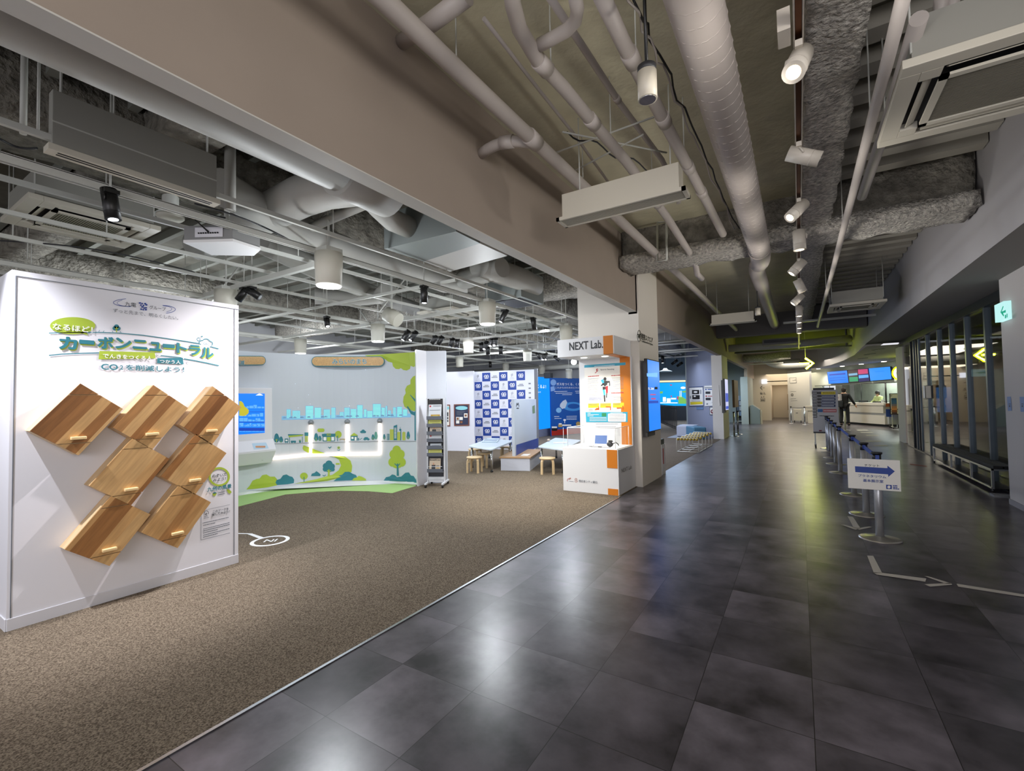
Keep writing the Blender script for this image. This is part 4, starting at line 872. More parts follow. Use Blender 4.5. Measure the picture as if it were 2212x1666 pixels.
# bentwood stools
W_STOOL = mat('birch', 'd8bd92', 0.4, noise=.06, nscale=12)
def stool(px, py, lab, rz):
    p = PZ(*Zh(px, py), .315); t = thing('bentwood_stool', lab, 'stool', (p.x, p.y, 0), rz, 'birch stools around the low tables')
    MB().lathe([(0, .30), (.155, .30), (.165, .305), (.165, .325), (.155, .332), (0, .332)], (0, 0, 0), 28).build('seat', W_STOOL, t, local=True)
    for k in range(4):
        a = math.pi / 4 + k * math.pi / 2; c_, s_ = math.cos(a), math.sin(a); mb = MB()
        prof = [(.165, 0), (.162, .2), (.155, .255), (.14, .285), (.11, .300), (.05, .302)]
        M = Matrix.Rotation(a, 3, 'Z')
        for (x0, z0), (x1, z1) in zip(prof, prof[1:]):
            d = Vector((x1 - x0, 0, z1 - z0)); nn_ = Vector((-d.z, 0, d.x)).normalized() * .012
            A_, B_ = Vector((x0, 0, z0)), Vector((x1, 0, z1)); w = Vector((0, .022, 0))
            mb.add([M @ v for v in (A_ - nn_ - w, A_ + nn_ - w, A_ + nn_ + w, A_ - nn_ + w, B_ - nn_ - w, B_ + nn_ - w, B_ + nn_ + w, B_ - nn_ + w)], [(0, 1, 2, 3), (4, 5, 6, 7), (0, 1, 5, 4), (1, 2, 6, 5), (2, 3, 7, 6), (3, 0, 4, 7)])
        mb.build('leg', W_STOOL, t, local=True)
    return t
stool(433, 1348, 'pale birch stool at the near end of the long white table', .3)
stool(980, 1354, 'pale birch stool in front of the table by the booth counter', .5)
stool(510, 1318, 'birch stool pushed under the long white table, behind its leg', .1)
stool(672, 1272, 'birch stool at the far side of the long table, against the bench', .4)
stool(438, 1288, 'birch stool under the near end of the long table, mostly hidden', .2)
# platform bench with a photo panel
bn = thing('platform_bench', 'white platform bench with wooden seat and upright photo panel', 'bench', (-5.24, 8.9, 0))
p0, p1 = Vector((-5.416, 8.111, 0)), Vector((-4.822, 8.316, 0)); dv = (p1 - p0).normalized(); dn = Vector((-dv.y, dv.x, 0)); wl = (p1 - p0).length
def bq(u, v, z): return p0 + dv * u + dn * v + Vector((0, 0, z))
MB().prism([bq(0, 0, 0), bq(wl, 0, 0), bq(wl, 1.5, 0), bq(0, 1.5, 0)], (0, 0, .265)).build('plinth', mat('bench_white', 'c9ccd6', .5), bn)
MB().prism([bq(-.03, -.02, .265), bq(wl + .02, -.02, .265), bq(wl + .02, 1.53, .265), bq(-.03, 1.53, .265)], (0, 0, .03)).build('seat', mat('oak_seat', 'b08a5e', .45, noise=.1, nscale=10), bn, bevel=.004)
f0 = PZ(*Zh(738, 1340), .295); PBn = Pl(f0, dv); zt = PBn.at(*Zh(726, 914)).z
ve = (PBn.at(*Zh(900, 1150)) - f0).dot(dn); u0 = (f0 - p0).dot(dv); v0 = (f0 - p0).dot(dn)
MB().prism([bq(u0 - .06, v0, .295), bq(u0, v0, .295), bq(u0, v0 + ve, .295), bq(u0 - .06, v0 + ve, .295)], (0, 0, zt - .295)).build('upright_panel', mat('panel_pale', 'c2cbd6', .5), bn)
decal('blue_band', [[(747, 1255), (912, 1203), (912, 1272), (747, 1342)]], PBn, M_NAVY, bn, .003, Zh)
decal('emblem_print', stroke([(748, 968), (752, 940), (757, 958), (762, 938), (768, 968)], 4) + [rec(749, 976, 767, 984)], PBn, M_INK, bn, .003, Zh)
decal('green_sticker', [[(868, 965), (886, 955), (888, 1015), (870, 1020)]], PBn, mat('moss_print', '6f8a66', .5), bn, .003, Zh)
tag(MB().box((*bq(wl * .75, .35, .2965).xy, .298), (.16, .3, .003), Matrix.Rotation(.3, 3, 'Z')).build('leaflet', M_PAPER), 'white leaflet lying on the wooden seat of the platform bench', 'leaflet')

# ================================================================== NEXT LAB BOOTH
nx = thing('booth', 'white and orange demonstration booth lettered NEXT Lab with lit hood and counter', 'booth', (-2.85, 7.2, 0))
m_bw = mat('booth_white', 'e3e4e6', .45)
MB().bb((-3.32, 6.81, 0), (-2.38, 7.64, .70)).build('counter', m_bw, nx)
MB().bb((-3.32, 7.56, .70), (-2.38, 7.64, 2.2)).build('back_panel', m_bw, nx)
MB().bb((-3.37, 6.80, 2.19), (-2.40, 7.64, 2.475)).build('hood', m_bw, nx)
MB().bb((-3.30, 6.83, .70), (-2.40, 7.55, .712)).build('display_deck', M_WPRINT, nx, bevel=.003)
MB().bb((-2.57, 6.796, 2.185), (-2.414, 6.80, 2.476)).bb((-2.57, 6.796, 2.185), (-2.414, 7.56, 2.19)).bb((-2.57, 7.555, .71), (-2.395, 7.56, 2.19)).build('hood_orange_stripe', M_ORANGE, nx)
MB().bb((-2.555, 6.805, .0), (-2.392, 6.81, .1)).build('foot_orange_stripe', M_ORANGE, nx)
MB().bb((-2.56, 6.805, .418), (-2.395, 6.81, .70))  .build('front_orange_stripe', M_ORANGE, nx)
PF_ = Pl((0, 6.80, 0), (0, -1, 0)); PF2 = Pl((0, 6.81, 0), (0, -1, 0)); PR = Pl((-2.38, 0, 0), (1, 0, 0)); PBk = Pl((0, 7.56, 0), (0, -1, 0)); Z3h = Z(1140, 620, 3.4706); Zc = Z(1200, 920, 10.41)
text3('lettering', 'NEXT Lab.', (-3.152, 6.796, 2.292), (1, 0, 0), (0, 0, 1), .575, M_INK, nx, .125, .03)
o = PR.at(*Zc(1485, 1062)); e = PR.at(*Zc(1720, 975))
text3('lettering', 'NEXT Lab.', o + Vector((.003, 0, 0)), (0, 1, 0), (0, 0, 1), abs(e.y - o.y), mat('grey_letter', '6d665e', .5), nx, abs(PR.at(*Zc(1485, 965)).z - o.z) * .9, 0.0)
tb('lettering', '西日本シティ銀行', 525, 1212, 940, 1265, PF2, M_GREYINK, nx, .02, .006, Zc)
decal('logo_mark', stroke([(270, 1250), (262, 1225), (275, 1195), (300, 1185)], 8) + stroke([(300, 1190), (330, 1165)], 6), PF2, M_RED, nx, .004, Zc)
decal('logo_mark', stroke([(310, 1200), (345, 1178)], 14) + [[(290, 1205), (312, 1195), (322, 1210)]], PF2, mat('rust', 'a8562c', .5), nx, .004, Zc)
fine('fine_print', [(305, 1248, 405, 1256)], PF2, M_GREYINK, nx, 9, Zc)
decal('logo_mark', stroke(ell(460, 1207, 22, 24, 14) + [(482, 1207)], 9) + stroke([(432, 1240), (445, 1262), (465, 1266), (490, 1255), (496, 1238)], 8), PF2, mat('rust', 'a8562c', .5), nx, .004, Zc)
MB().bb((-3.31, 6.82, .712), (-3.305, 6.825, 1.03)).build('case_corner', M_WPRINT, nx)
# acrylic case
cs = thing('acrylic_case', 'clear acrylic showcase with white edges standing on the booth counter', 'showcase', (-2.85, 7.15, .712))
x0, x1, y0, y1, z0, z1 = -3.25, -2.44, 6.86, 7.53, .713, 1.03
MB().bb((x0, y0, z0), (x1, y0 + .005, z1)).bb((x0, y0, z0), (x0 + .005, y1, z1)).bb((x1 - .005, y0, z0), (x1, y1, z1)).build('pane', M_ACRYL, cs)
mb = MB()
for a, b in (((x0, y0, z0), (x0, y0, z1)), ((x1, y0, z0), (x1, y0, z1)), ((x0, y0, z1), (x1, y0, z1)), ((x0, y0, z1), (x0, y1, z1)), ((x1, y0, z1), (x1, y1, z1)), ((x0, y1, z0), (x0, y1, z1)), ((x1, y1, z0), (x1, y1, z1))): mb.cyl(a, b, .005, seg=6)
mb.build('bright_edge', M_WPRINT, cs)
# tablet, box, cables, watch on the deck
tbx = thing('tablet', 'white framed tablet showing a blue screen inside the acrylic case', 'tablet', (-2.83, 7.25, .713)); tbx.rotation_euler = (-.32, 0, .1)
MB().box((0, 0, .095), (.255, .012, .19)).build('body', M_WPRINT, tbx, local=True, bevel=.004)
MB().box((0, -.0065, .1), (.205, .002, .145)).build('screen', scr('tablet_screen', '6f94d8', .8), tbx, local=True)
MB().box((0, .05, .03), (.2, .1, .05), Matrix.Rotation(.3, 3, 'X')).build('stand', M_WPRINT, tbx, local=True)
sm = thing('sensor_mask', 'dark grey sensor device with straps beside the tablet', 'device', (-2.62, 7.12, .713))
MB().ball((0, 0, .04), .055, 14, 8, (1, .7, .75)).build('body', M_DGREY, sm, local=True); MB().ball((.01, 0, .09), .035, 12, 8, (1.2, .7, .5)).build('visor', M_BLACK, sm, local=True)
MB().tube([(.05, 0, .05), (.09, .02, .07), (.12, .03, .05), (.13, .05, .02)], .007, 8).build('strap', M_BLACK, sm, local=True)
cb = thing('cable', 'thin white cable with black plug lying along the front of the counter deck', 'cable', (-2.75, 6.98, .714))
MB().tube([(-.14, .03, .006), (-.17, 0, .006), (-.14, -.02, .006), (0, -.02, .006), (.08, -.025, .006), (.17, -.03, .006), (.19, 0, .006)], .004, 6).build('wire', M_GREYINK, cb, local=True)
MB().box((.02, -.02, .008), (.06, .02, .014)).build('plug', M_BLACK, cb, local=True)
tag(MB().box((-3.0, 7.1, .72), (.2, .14, .012), Matrix.Rotation(.2, 3, 'Z')).build('info_card', M_WPRINT), 'white card lying on the booth deck, on the far side from the device', 'card')
# hood lights
for x in (-3.05, -2.68):
    d = tag(MB().cyl((x, 7.15, 2.186), (x, 7.15, 2.192), .055, seg=20).build('hood_downlight', E_OFF, None), ('glowing downlight in the booth hood above the case, over the tablet side' if x > -2.9 else 'glowing downlight in the booth hood above the empty end of the case'), 'downlight', 'downlights in the booth hood')
    lamp('hood_beam', 'SPOT', (x, 7.15, 2.17), 42, (1, .93, .8), (x, 7.2, 0), .04, 120, .8)
# poster on the back panel
Zp = Z(1240, 770, 9.8)
def dp(nm, polys, m, off): return decal(nm, polys, PBk, m, po, off, Zp)
po = thing('research_poster', 'white research poster with cyan bands on the booth back panel', 'poster', (-2.8, 7.555, 1.1))
dp('sheet', [[(217, 188), (1090, 128), (1135, 1390), (255, 1390)]], M_PAPER, .004)
dp('cyan_band', [[(217, 188), (1090, 128), (1090, 185), (217, 243)], [(245, 1180), (1133, 1178), (1135, 1392), (255, 1392)]], M_CYAN, .006)
dp('white_box', [rrect(718, 1212, 1098, 1382, 20)], M_WPRINT, .008)
dp('yellow_box', [[(298, 1000), (530, 992), (530, 1085), (298, 1092)], [(552, 995), (785, 988), (785, 1082), (552, 1088)], [(820, 990), (1055, 982), (1055, 1078), (820, 1085)]], M_YEL, .006)
dp('logo_mark', stroke([(500, 262), (470, 300), (500, 305), (445, 355)], 14) + stroke(ell(490, 285, 20, 22, 12), 8), M_RED, .006)
tb('lettering', 'Sports Sensing', 558, 268, 850, 305, PBk, M_GREYINK, po, .02, .007, Zp)
dp('runner_print', [ell(655, 480, 32, 38), [(625, 520), (700, 515), (705, 600), (650, 640), (610, 600)], [(600, 640), (700, 640), (700, 700), (605, 705)], [(700, 520), (760, 520), (765, 620), (745, 640), (740, 560), (700, 570)], [(610, 560), (560, 625), (585, 632), (630, 600)], [(625, 820), (660, 820), (665, 960), (635, 965)], [(680, 780), (705, 780), (695, 880), (675, 875)]], M_DGREY, .006)
dp('runner_blue_print', [[(565, 505), (620, 480), (640, 560), (595, 570)], [(605, 705), (650, 705), (665, 820), (628, 825)]], M_CYAN, .007); dp('runner_red_print', [[(665, 640), (720, 620), (715, 770), (680, 790)]], M_RED, .007)
dp('side_figure_print', [[(430, 1140), (470, 1095), (520, 1095), (520, 1130)], [(510, 1060), (530, 1060), (535, 1130), (512, 1135)], [(668, 1055), (780, 1060), (780, 1140), (762, 1140), (760, 1080), (668, 1075)], [(900, 1085), (1005, 1080), (1000, 1100), (905, 1108)], [(1020, 1045), (1045, 1045), (1048, 1130), (1025, 1130)]], mat('rust2', 'c2561c', .5), .008)
dp('green_photo_print', [rec(588, 1200, 682, 1272)], mat('photo_green', '2a7d4c', .5), .008)
fine('red_print_line', [(295, 428, 545, 410), (785, 410, 990, 398), (785, 775, 1050, 772)], PBk, M_RED, po, 16, Zp, .007)
fine('fine_print', [(290, 470 + i * 26, 540 - (i % 3) * 18, 460 + i * 26) for i in range(15)] + [(790 + min(i, 4) * 10, 450 + i * 26, 1050, 442 + i * 26) for i in range(10)] + [(785, 750, 1050, 748), (785, 845, 1000, 843)] + [(820, 868 + 24 * i, 1030, 866 + 24 * i) for i in range(4)] + [(310, 1012 + 22 * i, 500, 1008 + 22 * i) for i in range(2)] + [(560, 1008 + 22 * i, 770, 1005 + 22 * i) for i in range(2)] + [(830, 1000 + 22 * i, 980, 998 + 22 * i) for i in range(2)] + [(310, 1112 + 20 * i, 400, 1110 + 20 * i) for i in range(3)] + [(740, 1240 + 22 * i, 1070, 1238 + 22 * i) for i in range(6)], PBk, M_GREYINK, po, 7, Zp, .009)
fine('white_fine_print', [(430, 212, 860, 182), (285, 1205, 350, 1205), (285, 1235, 525, 1233), (285, 1262, 410, 1262), (330, 1300, 690, 1296), (330, 1330, 690, 1325), (330, 1360, 690, 1356), (770, 1200, 1040, 1196)], PBk, M_WPRINT, po, 9, Zp, .009)
fine('blue_print_line', [(315, 888, 590, 882), (315, 915, 590, 908)], PBk, M_NAVY, po, 8, Zp, .007)
fine('panel_note', [(455, 1435, 930, 1432), (455, 1495, 890, 1492)], PBk, M_GREYINK, nx, 8, Zp, .003)
# ================================================================== CORRIDOR
from mathutils import noise as mnoise
PCo = Pl((-2.26, 0, 0), (1, 0, 0))
sg = thing('wall_sign', 'black Collaboration Square lettering and round mark on the column face', 'wall sign', (-2.26, 8.05, 2.5))
ring = ptsarc(835, 368, 13, 43, 0, 360, 24)
decal('round_mark', stroke(ring, 4) + [[(826, 372), (835, 350), (844, 372), (835, 392)], rec(824, 352, 831, 362), rec(839, 352, 846, 362)], PCo, M_BLACK, sg, .004, Z3h)
tb('lettering', '連携スクエア', 852, 346, 937, 392, PCo, M_BLACK, sg, .025, .005, Z3h); tb('lettering', 'Collaboration Square', 855, 395, 938, 417, PCo, M_BLACK, sg, .03, .005, Z3h)
# wall displays
def display(lab, y0, y1, z0, z1, x, face, prints):
    t = thing('wall_display', lab, 'display', (x, (y0 + y1) / 2, z0))
    MB().bb((x - .055, y0, z0), (x, y1, z1)).build('housing', M_BLACK, t, bevel=.008)
    MB().bb((x, y0 + .02, z0 + .02), (x + .003, y1 - .02, z1 - .02)).build('screen', face, t)
    MB().bb((-2.26, y0 + .1, z0 - .08), (x - .055, y1 - .2, z1 - .05)).build('mount_plate', mat('mount_grey', '4c4a48', .5), t)
    return t
ds = display('tall bright blue upright display on the column face', 7.64, 8.42, .915, 2.155, -2.13, E_BLUE, None)
PD = Pl((-2.127, 0, 0), (1, 0, 0)); Z4 = Z(1380, 660, 4.9)
decal('screen_text', [rec(98, 868, 160, 890)], PD, E_NAVY, ds, .002, Z4); decal('screen_picture', [rec(168, 862, 198, 888)], PD, M_DGREY, ds, .002, Z4)
decal('screen_text', [rec(120, 938, 180, 950), rec(130, 980, 178, 996)], PD, E_RED, ds, .002, Z4); decal('screen_band', [[(100, 1010), (206, 1008), (206, 1034), (100, 1038)]], PD, E_NAVY, ds, .0015, Z4)
decal('screen_stripe', [[(84, 718), (196, 712), (198, 760), (86, 752)]], PD, E_BLUE2, ds, .001, Z4)
tb('lettering', '5.28', 100, 868, 158, 890, PD, E_WHITE, ds, .03, .004, Z4)
a = PX(*Z4(908, 770), -2.13); b = PX(*Z4(952, 1138), -2.13)
d2 = display('farther upright display with lilac notices on the second column', a.y, b.y, 1.0, 2.1, -2.13, scr('screen_lilac', 'b9bfe8', .8), None)
MB().bb((-2.126, a.y + .05, 1.3), (-2.124, b.y - .05, 1.6)).bb((-2.126, a.y + .05, 1.05), (-2.124, b.y - .05, 1.15)).build('screen_band', E_NAVY, d2)
tag(MB().bb((-2.2, 19.6, 1.05), (-2.12, 20.9, 2.12)).build('brown_panel', mat('panel_brown', '7d6345', .6)), 'brown upright panel fixed behind the farther display', 'panel')
# small stand at the column foot
q0 = PY(*Z4(225, 1450), 9.05)
st = thing('fire_box', 'white floor box with red vertical label and dark top at the column foot', 'box', (-2.38, 9.15, 0))
MB().bb((-2.47, 9.02, 0), (-2.28, 9.28, .58)).build('body', M_WHITE, st); MB().bb((-2.46, 9.04, .58), (-2.29, 9.26, .68)).build('top_unit', mat('dark_green', '1d2a22', .5), st)
MB().bb((-2.36, 9.015, .2), (-2.33, 9.02, .5)).bb((-2.28, 9.10, .2), (-2.277, 9.16, .5)).build('red_label', M_RED, st)
# wire bench with balls
bb_ = thing('ball_bench', 'white wire frame bench topped with rows of yellow balls', 'bench', (-2.58, 14.0, .004))
m_wire = mat('wire_white', 'd8d6cf', .4)
for i in range(5):
    y = 12.92 + i * .55
    pts = [(-2.86, y, .02), (-2.86, y, .36), (-2.83, y, .39), (-2.33, y, .39), (-2.30, y, .36), (-2.30, y, .02)]
    MB().tube(pts, .011, 8).tube([(-2.86, y, .02), (-2.30, y, .02)], .011, 8).build('hoop', m_wire, bb_)
for x in (-2.86, -2.58, -2.30): MB().cyl((x, 12.92, .018), (x, 15.12, .018), .01, seg=8).build('floor_rail', m_wire, bb_)
m_ball = mat('ball_yellow', 'b59a3a', .4)
for i in range(5):
    for k in range(7): MB().ball((-2.82 + k * .08, 12.92 + i * .55, .355), .038, 10, 7).build('ball', m_ball, bb_)
tag(MB().bb((-3.93, 17.75, .004), (-3.3, 18.7, .43)).build('upholstered_seat', mat('seat_white', 'b9bcc8', .6), bevel=.05), 'white padded block seat in the blue-lit room opening', 'seat')
dS = Vector((-1.75, 3.5, 0)).normalized(); nS = Vector((-dS.y, dS.x, 0)); o = Vector((-2.72, 17.15, .004))
tag(MB().prism([o + nS * .06, o + nS * .5, o + nS * .5 + dS * 1.9, o + nS * .06 + dS * 1.9], (0, 0, .42)).build('upholstered_seat', mat('seat_blue', '4f7f9a', .6), bevel=.04), 'blue padded block seat along the slanted notice wall', 'seat')
# slatted fence and bright mural screen in the blue room
fc = thing('slat_fence', 'dark slatted play area fence in front of the bright cartoon screen', 'fence', (-6, 25, .004))
F0, F1 = Vector((-4.75, 21.6, .004)), Vector((-7.4, 28.6, .004)); fd = (F1 - F0); nF = 28
for k in range(nF):
    p = F0 + fd * (k / (nF - 1)); MB().box(p + Vector((0, 0, .54)), (.022, .03, 1.08)).build('slat', M_BLACK if k % 2 else mat('slat_brown', '2e2420', .6), fc)
for z in (.1, .95): MB().tube([F0 + Vector((.02, 0, z)), F1 + Vector((.02, 0, z))], .018, 6).build('rail', M_BLACK, fc)
PW = Pl((0, 30.3, 0), (0, -1, 0)); Z41 = Z(1410, 680, 5.952)
ms = thing('mural_screen', 'bright blue cartoon island screen behind the slatted fence', 'screen', (-7.5, 30.4, .6))
MB().bb((-10.5, 30.32, 0), (-5.6, 30.42, 2.5)).build('stand_board', M_DGREY, ms)
decal('picture', [[(20, 878), (443, 868), (452, 1172), (20, 1172)]], PW, scr('aqua_screen', '0aa0ee', .95), ms, .0, Z41)
decal('top_light', [[(20, 850), (440, 842), (440, 862), (20, 872)]], PW, scr('warm_strip', 'f2d7a8', 1.2), ms, .01, Z41)
decal('island', [[(330, 1145), (330, 1050), (360, 1040), (400, 1070), (452, 1100), (452, 1145)], [(78, 990), (130, 985), (128, 1012), (80, 1015)], [(370, 985), (440, 972), (442, 1000), (390, 1004)]], PW, scr('leaf_screen', '7cc060', .8), ms, .02, Z41)
decal('white_town', [rec(130, 1060, 170, 1120), rec(180, 1075, 230, 1130), rec(235, 1070, 300, 1090), rec(345, 980, 352, 1060), rec(362, 978, 370, 1060)] + [ell(390, 940, 32, 16)] + [rec(80, 1128, 320, 1140)], PW, E_WHITE, ms, .03, Z41)
decal('red_shape', [ell(235, 905, 14, 8), rec(312, 1050, 330, 1090), rec(232, 1040, 245, 1060)], PW, E_RED, ms, .03, Z41)
# notices on the slanted wall
sl0 = Vector((-2.45, 17.60, 0)); nSl = nS if nS.dot(CAM - sl0) > 0 else -nS
PSl = Pl(sl0, nSl)
framed('notice_board', 'blue framed notice with two black photographs and yellow strip on the slanted wall', 'notice', [(465, 930), (648, 920), (656, 1176), (470, 1180)], PSl, mat('frame_blue', '1e3a70', .4), M_PAPER, .03,
       [('photo_print', [rec(505, 968, 598, 1022), rec(508, 1034, 604, 1088)], M_BLACK), ('yellow_strip', [[(482, 1122), (640, 1118), (641, 1150), (484, 1158)]], M_YEL), ('white_print', [ell(550, 995, 25, 12), ell(540, 1050, 14, 10)], M_PAPER), ('fine_print', [rec(478, 1045, 490, 1080), rec(612, 965, 622, 1020), rec(500, 1105, 610, 1111)], M_GREYINK)], Z41)
framed('notice_board', 'white notice sheet with blue and red headings on the slanted wall', 'notice', [(665, 915), (850, 905), (862, 1165), (672, 1175)], PSl, M_PAPER, M_PAPER, .01,
       [('blue_heading', [ell(684, 962, 10, 10), rec(705, 955, 815, 966)], M_NAVY), ('red_heading', [ell(688, 1048, 10, 10), rec(708, 1043, 822, 1052)], M_RED), ('photo_print', [rec(678, 988, 740, 1018), rec(680, 1068, 745, 1100)], M_DGREY), ('fine_print', [rec(668, 935, 840, 945), rec(760, 1126, 825, 1132), rec(690, 1140, 710, 1155)], M_GREYINK)], Z41)
framed('notice_board', 'small framed sign with round red emblem low on the slanted wall', 'notice', [(733, 1186), (815, 1182), (818, 1286), (736, 1290)], PSl, M_INK, M_PAPER, .02, [('emblem_print', [ell(772, 1246, 28, 30)], mat('maroon', '7a3038', .5)), ('emblem_dot', [ell(763, 1243, 6, 7), ell(782, 1242, 6, 7)], M_PAPER)], Z41)
framed('notice_board', 'small blue label under the framed notice on the slanted wall', 'notice', [(562, 1190), (650, 1186), (650, 1216), (563, 1220)], PSl, mat('label_blue', '6f8fb8', .5), mat('label_blue', '6f8fb8', .5), .01, [], Z41)

# lamps and ducts seen in the blue room ceiling
BR = [(1413, 768, (0, 0, -1), 'black spotlight in the blue room, hanging straight by the display edge'), (1431, 770, (0, 0, -1), 'black spotlight in the blue room, second from the display'), (1459, 778, (-.8, .1, -.5), 'black spotlight in the blue room turned sideways, first of two'), (1470, 783, (-.8, .1, -.5), 'black spotlight in the blue room turned sideways, second of two')]
BLUE_SPOTS = BR
# ---------------- corridor ceiling
def lumpy(name, lab, a, b, amp, m, cat='girder', step=.13, seed=0, kind=None):
    nx_, ny_, nz_ = [max(1, int(abs(q - p) / step)) for p, q in zip(a, b)]
    bm = bmesh.new(); cache = {}
    def V(i, j, k):
        if (i, j, k) not in cache:
            p = Vector((a[0] + (b[0] - a[0]) * i / nx_, a[1] + (b[1] - a[1]) * j / ny_, a[2] + (b[2] - a[2]) * k / nz_))
            nv = mnoise.noise_vector(p * 4.3 + Vector((seed, 0, 0))) * amp + mnoise.noise_vector(p * 11 + Vector((seed, 3, 0))) * amp * .5
            if k == nz_: nv.z = 0
            cache[(i, j, k)] = bm.verts.new(p + nv)
        return cache[(i, j, k)]
    def F(*q):
        try: bm.faces.new([V(*x) for x in q]).smooth = True
        except ValueError: pass
    for i in range(nx_):
        for j in range(ny_): F((i, j, 0), (i, j + 1, 0), (i + 1, j + 1, 0), (i + 1, j, 0)); F((i, j, nz_), (i + 1, j, nz_), (i + 1, j + 1, nz_), (i, j + 1, nz_))
        for k in range(nz_): F((i, 0, k), (i + 1, 0, k), (i + 1, 0, k + 1), (i, 0, k + 1)); F((i, ny_, k), (i, ny_, k + 1), (i + 1, ny_, k + 1), (i + 1, ny_, k))
    for j in range(ny_):
        for k in range(nz_): F((0, j, k), (0, j, k + 1), (0, j + 1, k + 1), (0, j + 1, k)); F((nx_, j, k), (nx_, j + 1, k), (nx_, j + 1, k + 1), (nx_, j, k + 1))
    bmesh.ops.recalc_face_normals(bm, faces=bm.faces)
    me = bpy.data.meshes.new(name); bm.to_mesh(me); bm.free(); me.materials.append(m)
    o = bpy.data.objects.new(name, me); COL.objects.link(o)
    return tag(o, None, None, None, 'structure')
lumpy('ceiling_girder', '', (.10, .3, 3.62), (.40, 6.9, 4.2), .028, M_ROCK, seed=1, step=.06)
lumpy('ceiling_girder', '', (.10, 7.5, 3.72), (.40, 16.4, 4.2), .03, M_ROCK, seed=2, step=.2)
lumpy('ceiling_girder', '', (-2.28, 6.95, 3.68), (1.72, 7.5, 4.2), .03, M_ROCKD, seed=3, step=.09)
lumpy('ceiling_girder', '', (-2.28, 6.8, 3.50), (1.72, 7.35, 3.68), .035, M_ROCK, seed=4, step=.08)
struct('ceiling_girder', MB().bb((-2.28, 16.5, 3.45), (1.72, 16.9, 4.2)), mat('girder_grey', '6f6d6a', .7))
struct('ceiling_girder', MB().bb((-2.28, 22.0, 3.35), (1.6, 22.5, 4.2)), mat('girder_grey', '6f6d6a', .7))
mb = MB()
for i in range(40): mb.bb((.42, -1 + i * .42, 4.08), (1.74, -.82 + i * .42, 4.22))
struct('ceiling_deck_rib', mb, mat('deck_rib', 'a39f94', .8))
# the big spiral duct
def rods(mb, pts, z1=4.1, r=.005, dx=0.0):
    for x, y, z in pts: mb.cyl((x + dx, y, z), (x + dx, y, z1), r, seg=6)
def pipe(name, lab, pts, r, m=M_PIPE, cat='pipe', seg=14, hang=None, collars=(), top=4.1, group=None):
    t = thing(name, lab, cat, pts[0], group=group)
    MB().tube(pts, r, seg).build('run', m, t)
    P = [Vector(p) for p in pts]
    for i, f in collars:
        p = P[i].lerp(P[i + 1], f); d = (P[i + 1] - P[i]).normalized() * r * 1.3
        MB().cyl(p - d, p + d, r * 1.18, seg=seg).build('coupling', m, t)
    if hang:
        for i, f in hang:
            p = P[i].lerp(P[i + 1], f); MB().cyl(p + Vector((0, 0, r * .8)), (p.x, p.y, top), .005, seg=6).build('hanger_rod', M_RAIL, t)
    return t
def bend(p, q, r_, k=6):
    """corner q between p and r_ rounded"""
    p, q, r_ = Vector(p), Vector(q), Vector(r_)
    return [p.lerp(q, i / k).lerp(q.lerp(r_, i / k), i / k) for i in range(k + 1)]
sp = [(-.36, -2, 3.45), (-.375, 3, 3.45), (-.385, 6.9, 3.45)] + bend((-.385, 6.9, 3.45), (-.40, 7.5, 3.45), (-.46, 8.1, 3.58)) + bend((-.5, 8.4, 3.64), (-.53, 8.7, 3.7), (-.56, 9.1, 3.7)) + [(-.57, 13, 3.7), (-.57, 16.5, 3.7)]
sd = thing('spiral_duct', 'thick pale spiral ventilation duct running along the corridor ceiling', 'duct', (-.36, -2, 3.45))
MB().tube(sp, .128, 24).build('run', mat('duct_pale', 'b9b0aa', .45), sd)
hl = []
for i in range(60 * 14 + 1):
    t = i / 14; y = .2 + t * .11; a = 2 * math.pi * t
    hl.append((-.36 - (y + 2) / 8.9 * .025 + .128 * math.cos(a), y, 3.45 + .128 * math.sin(a)))
MB().tube(hl, .0035, 4).build('seam', mat('duct_pale', 'b9b0aa', .45), sd)
for y, z in ((6.9, 3.45), (8.3, 3.62)): MB().cyl((-.39 - (y - 6.9) * .07, y - .02, z), (-.39 - (y - 6.9) * .07, y + .02, z), .135, seg=24).build('coupling', mat('duct_pale', 'b9b0aa', .45), sd)
for y in (1.5, 4.5): MB().cyl((-.37, y, 3.57), (-.37, y, 4.1), .006, seg=6).build('hanger_rod', M_RAIL, sd)
# drain pipes
def zp(pts, z): return [PZ(x, y, z) for x, y in pts]
p1_ = [Vector((-1.80, -1.5, 3.6))] + zp([(830, 0), (1000, 162), (1160, 310), (1330, 468), (1500, 625), (1590, 712)], 3.6)
pipe('drain_pipe', 'pale drain pipe nearest the bulkhead, with a branch bending to it', p1_, .055, hang=[(1, .9), (3, .5), (5, .2)], collars=[(2, .93)])
e = PX(1040, 332, -2.29)
pipe('pipe_branch', 'short bent pipe branch joining the drain pipe to the bulkhead', [PZ(1160, 312, 3.6)] + bend(PZ(1140, 308, 3.6), PZ(1085, 296, 3.6), e) + [e], .045, collars=[(3, .5)])
e = PX(868, 90, -2.29)
pipe('pipe_branch', 'pipe branch crossing above the drain pipe at the ceiling edge', [e, PZ(930, 50, 3.72), PZ(1010, -10, 3.72)], .05)
pipe('drain_pipe', 'drain pipe with a square loop and downturned end, next to the first', zp([(1100, -60), (1108, 10), (1122, 62), (1160, 128), (1218, 190), (1285, 270), (1350, 345), (1440, 468), (1495, 555)], 3.55) + [PZ(1503, 575, 3.5), PZ(1506, 592, 3.4), PZ(1516, 602, 3.4)], .043, hang=[(3, .5), (5, .5), (6, .6)], collars=[(3, .2), (4, .9), (6, .7)])
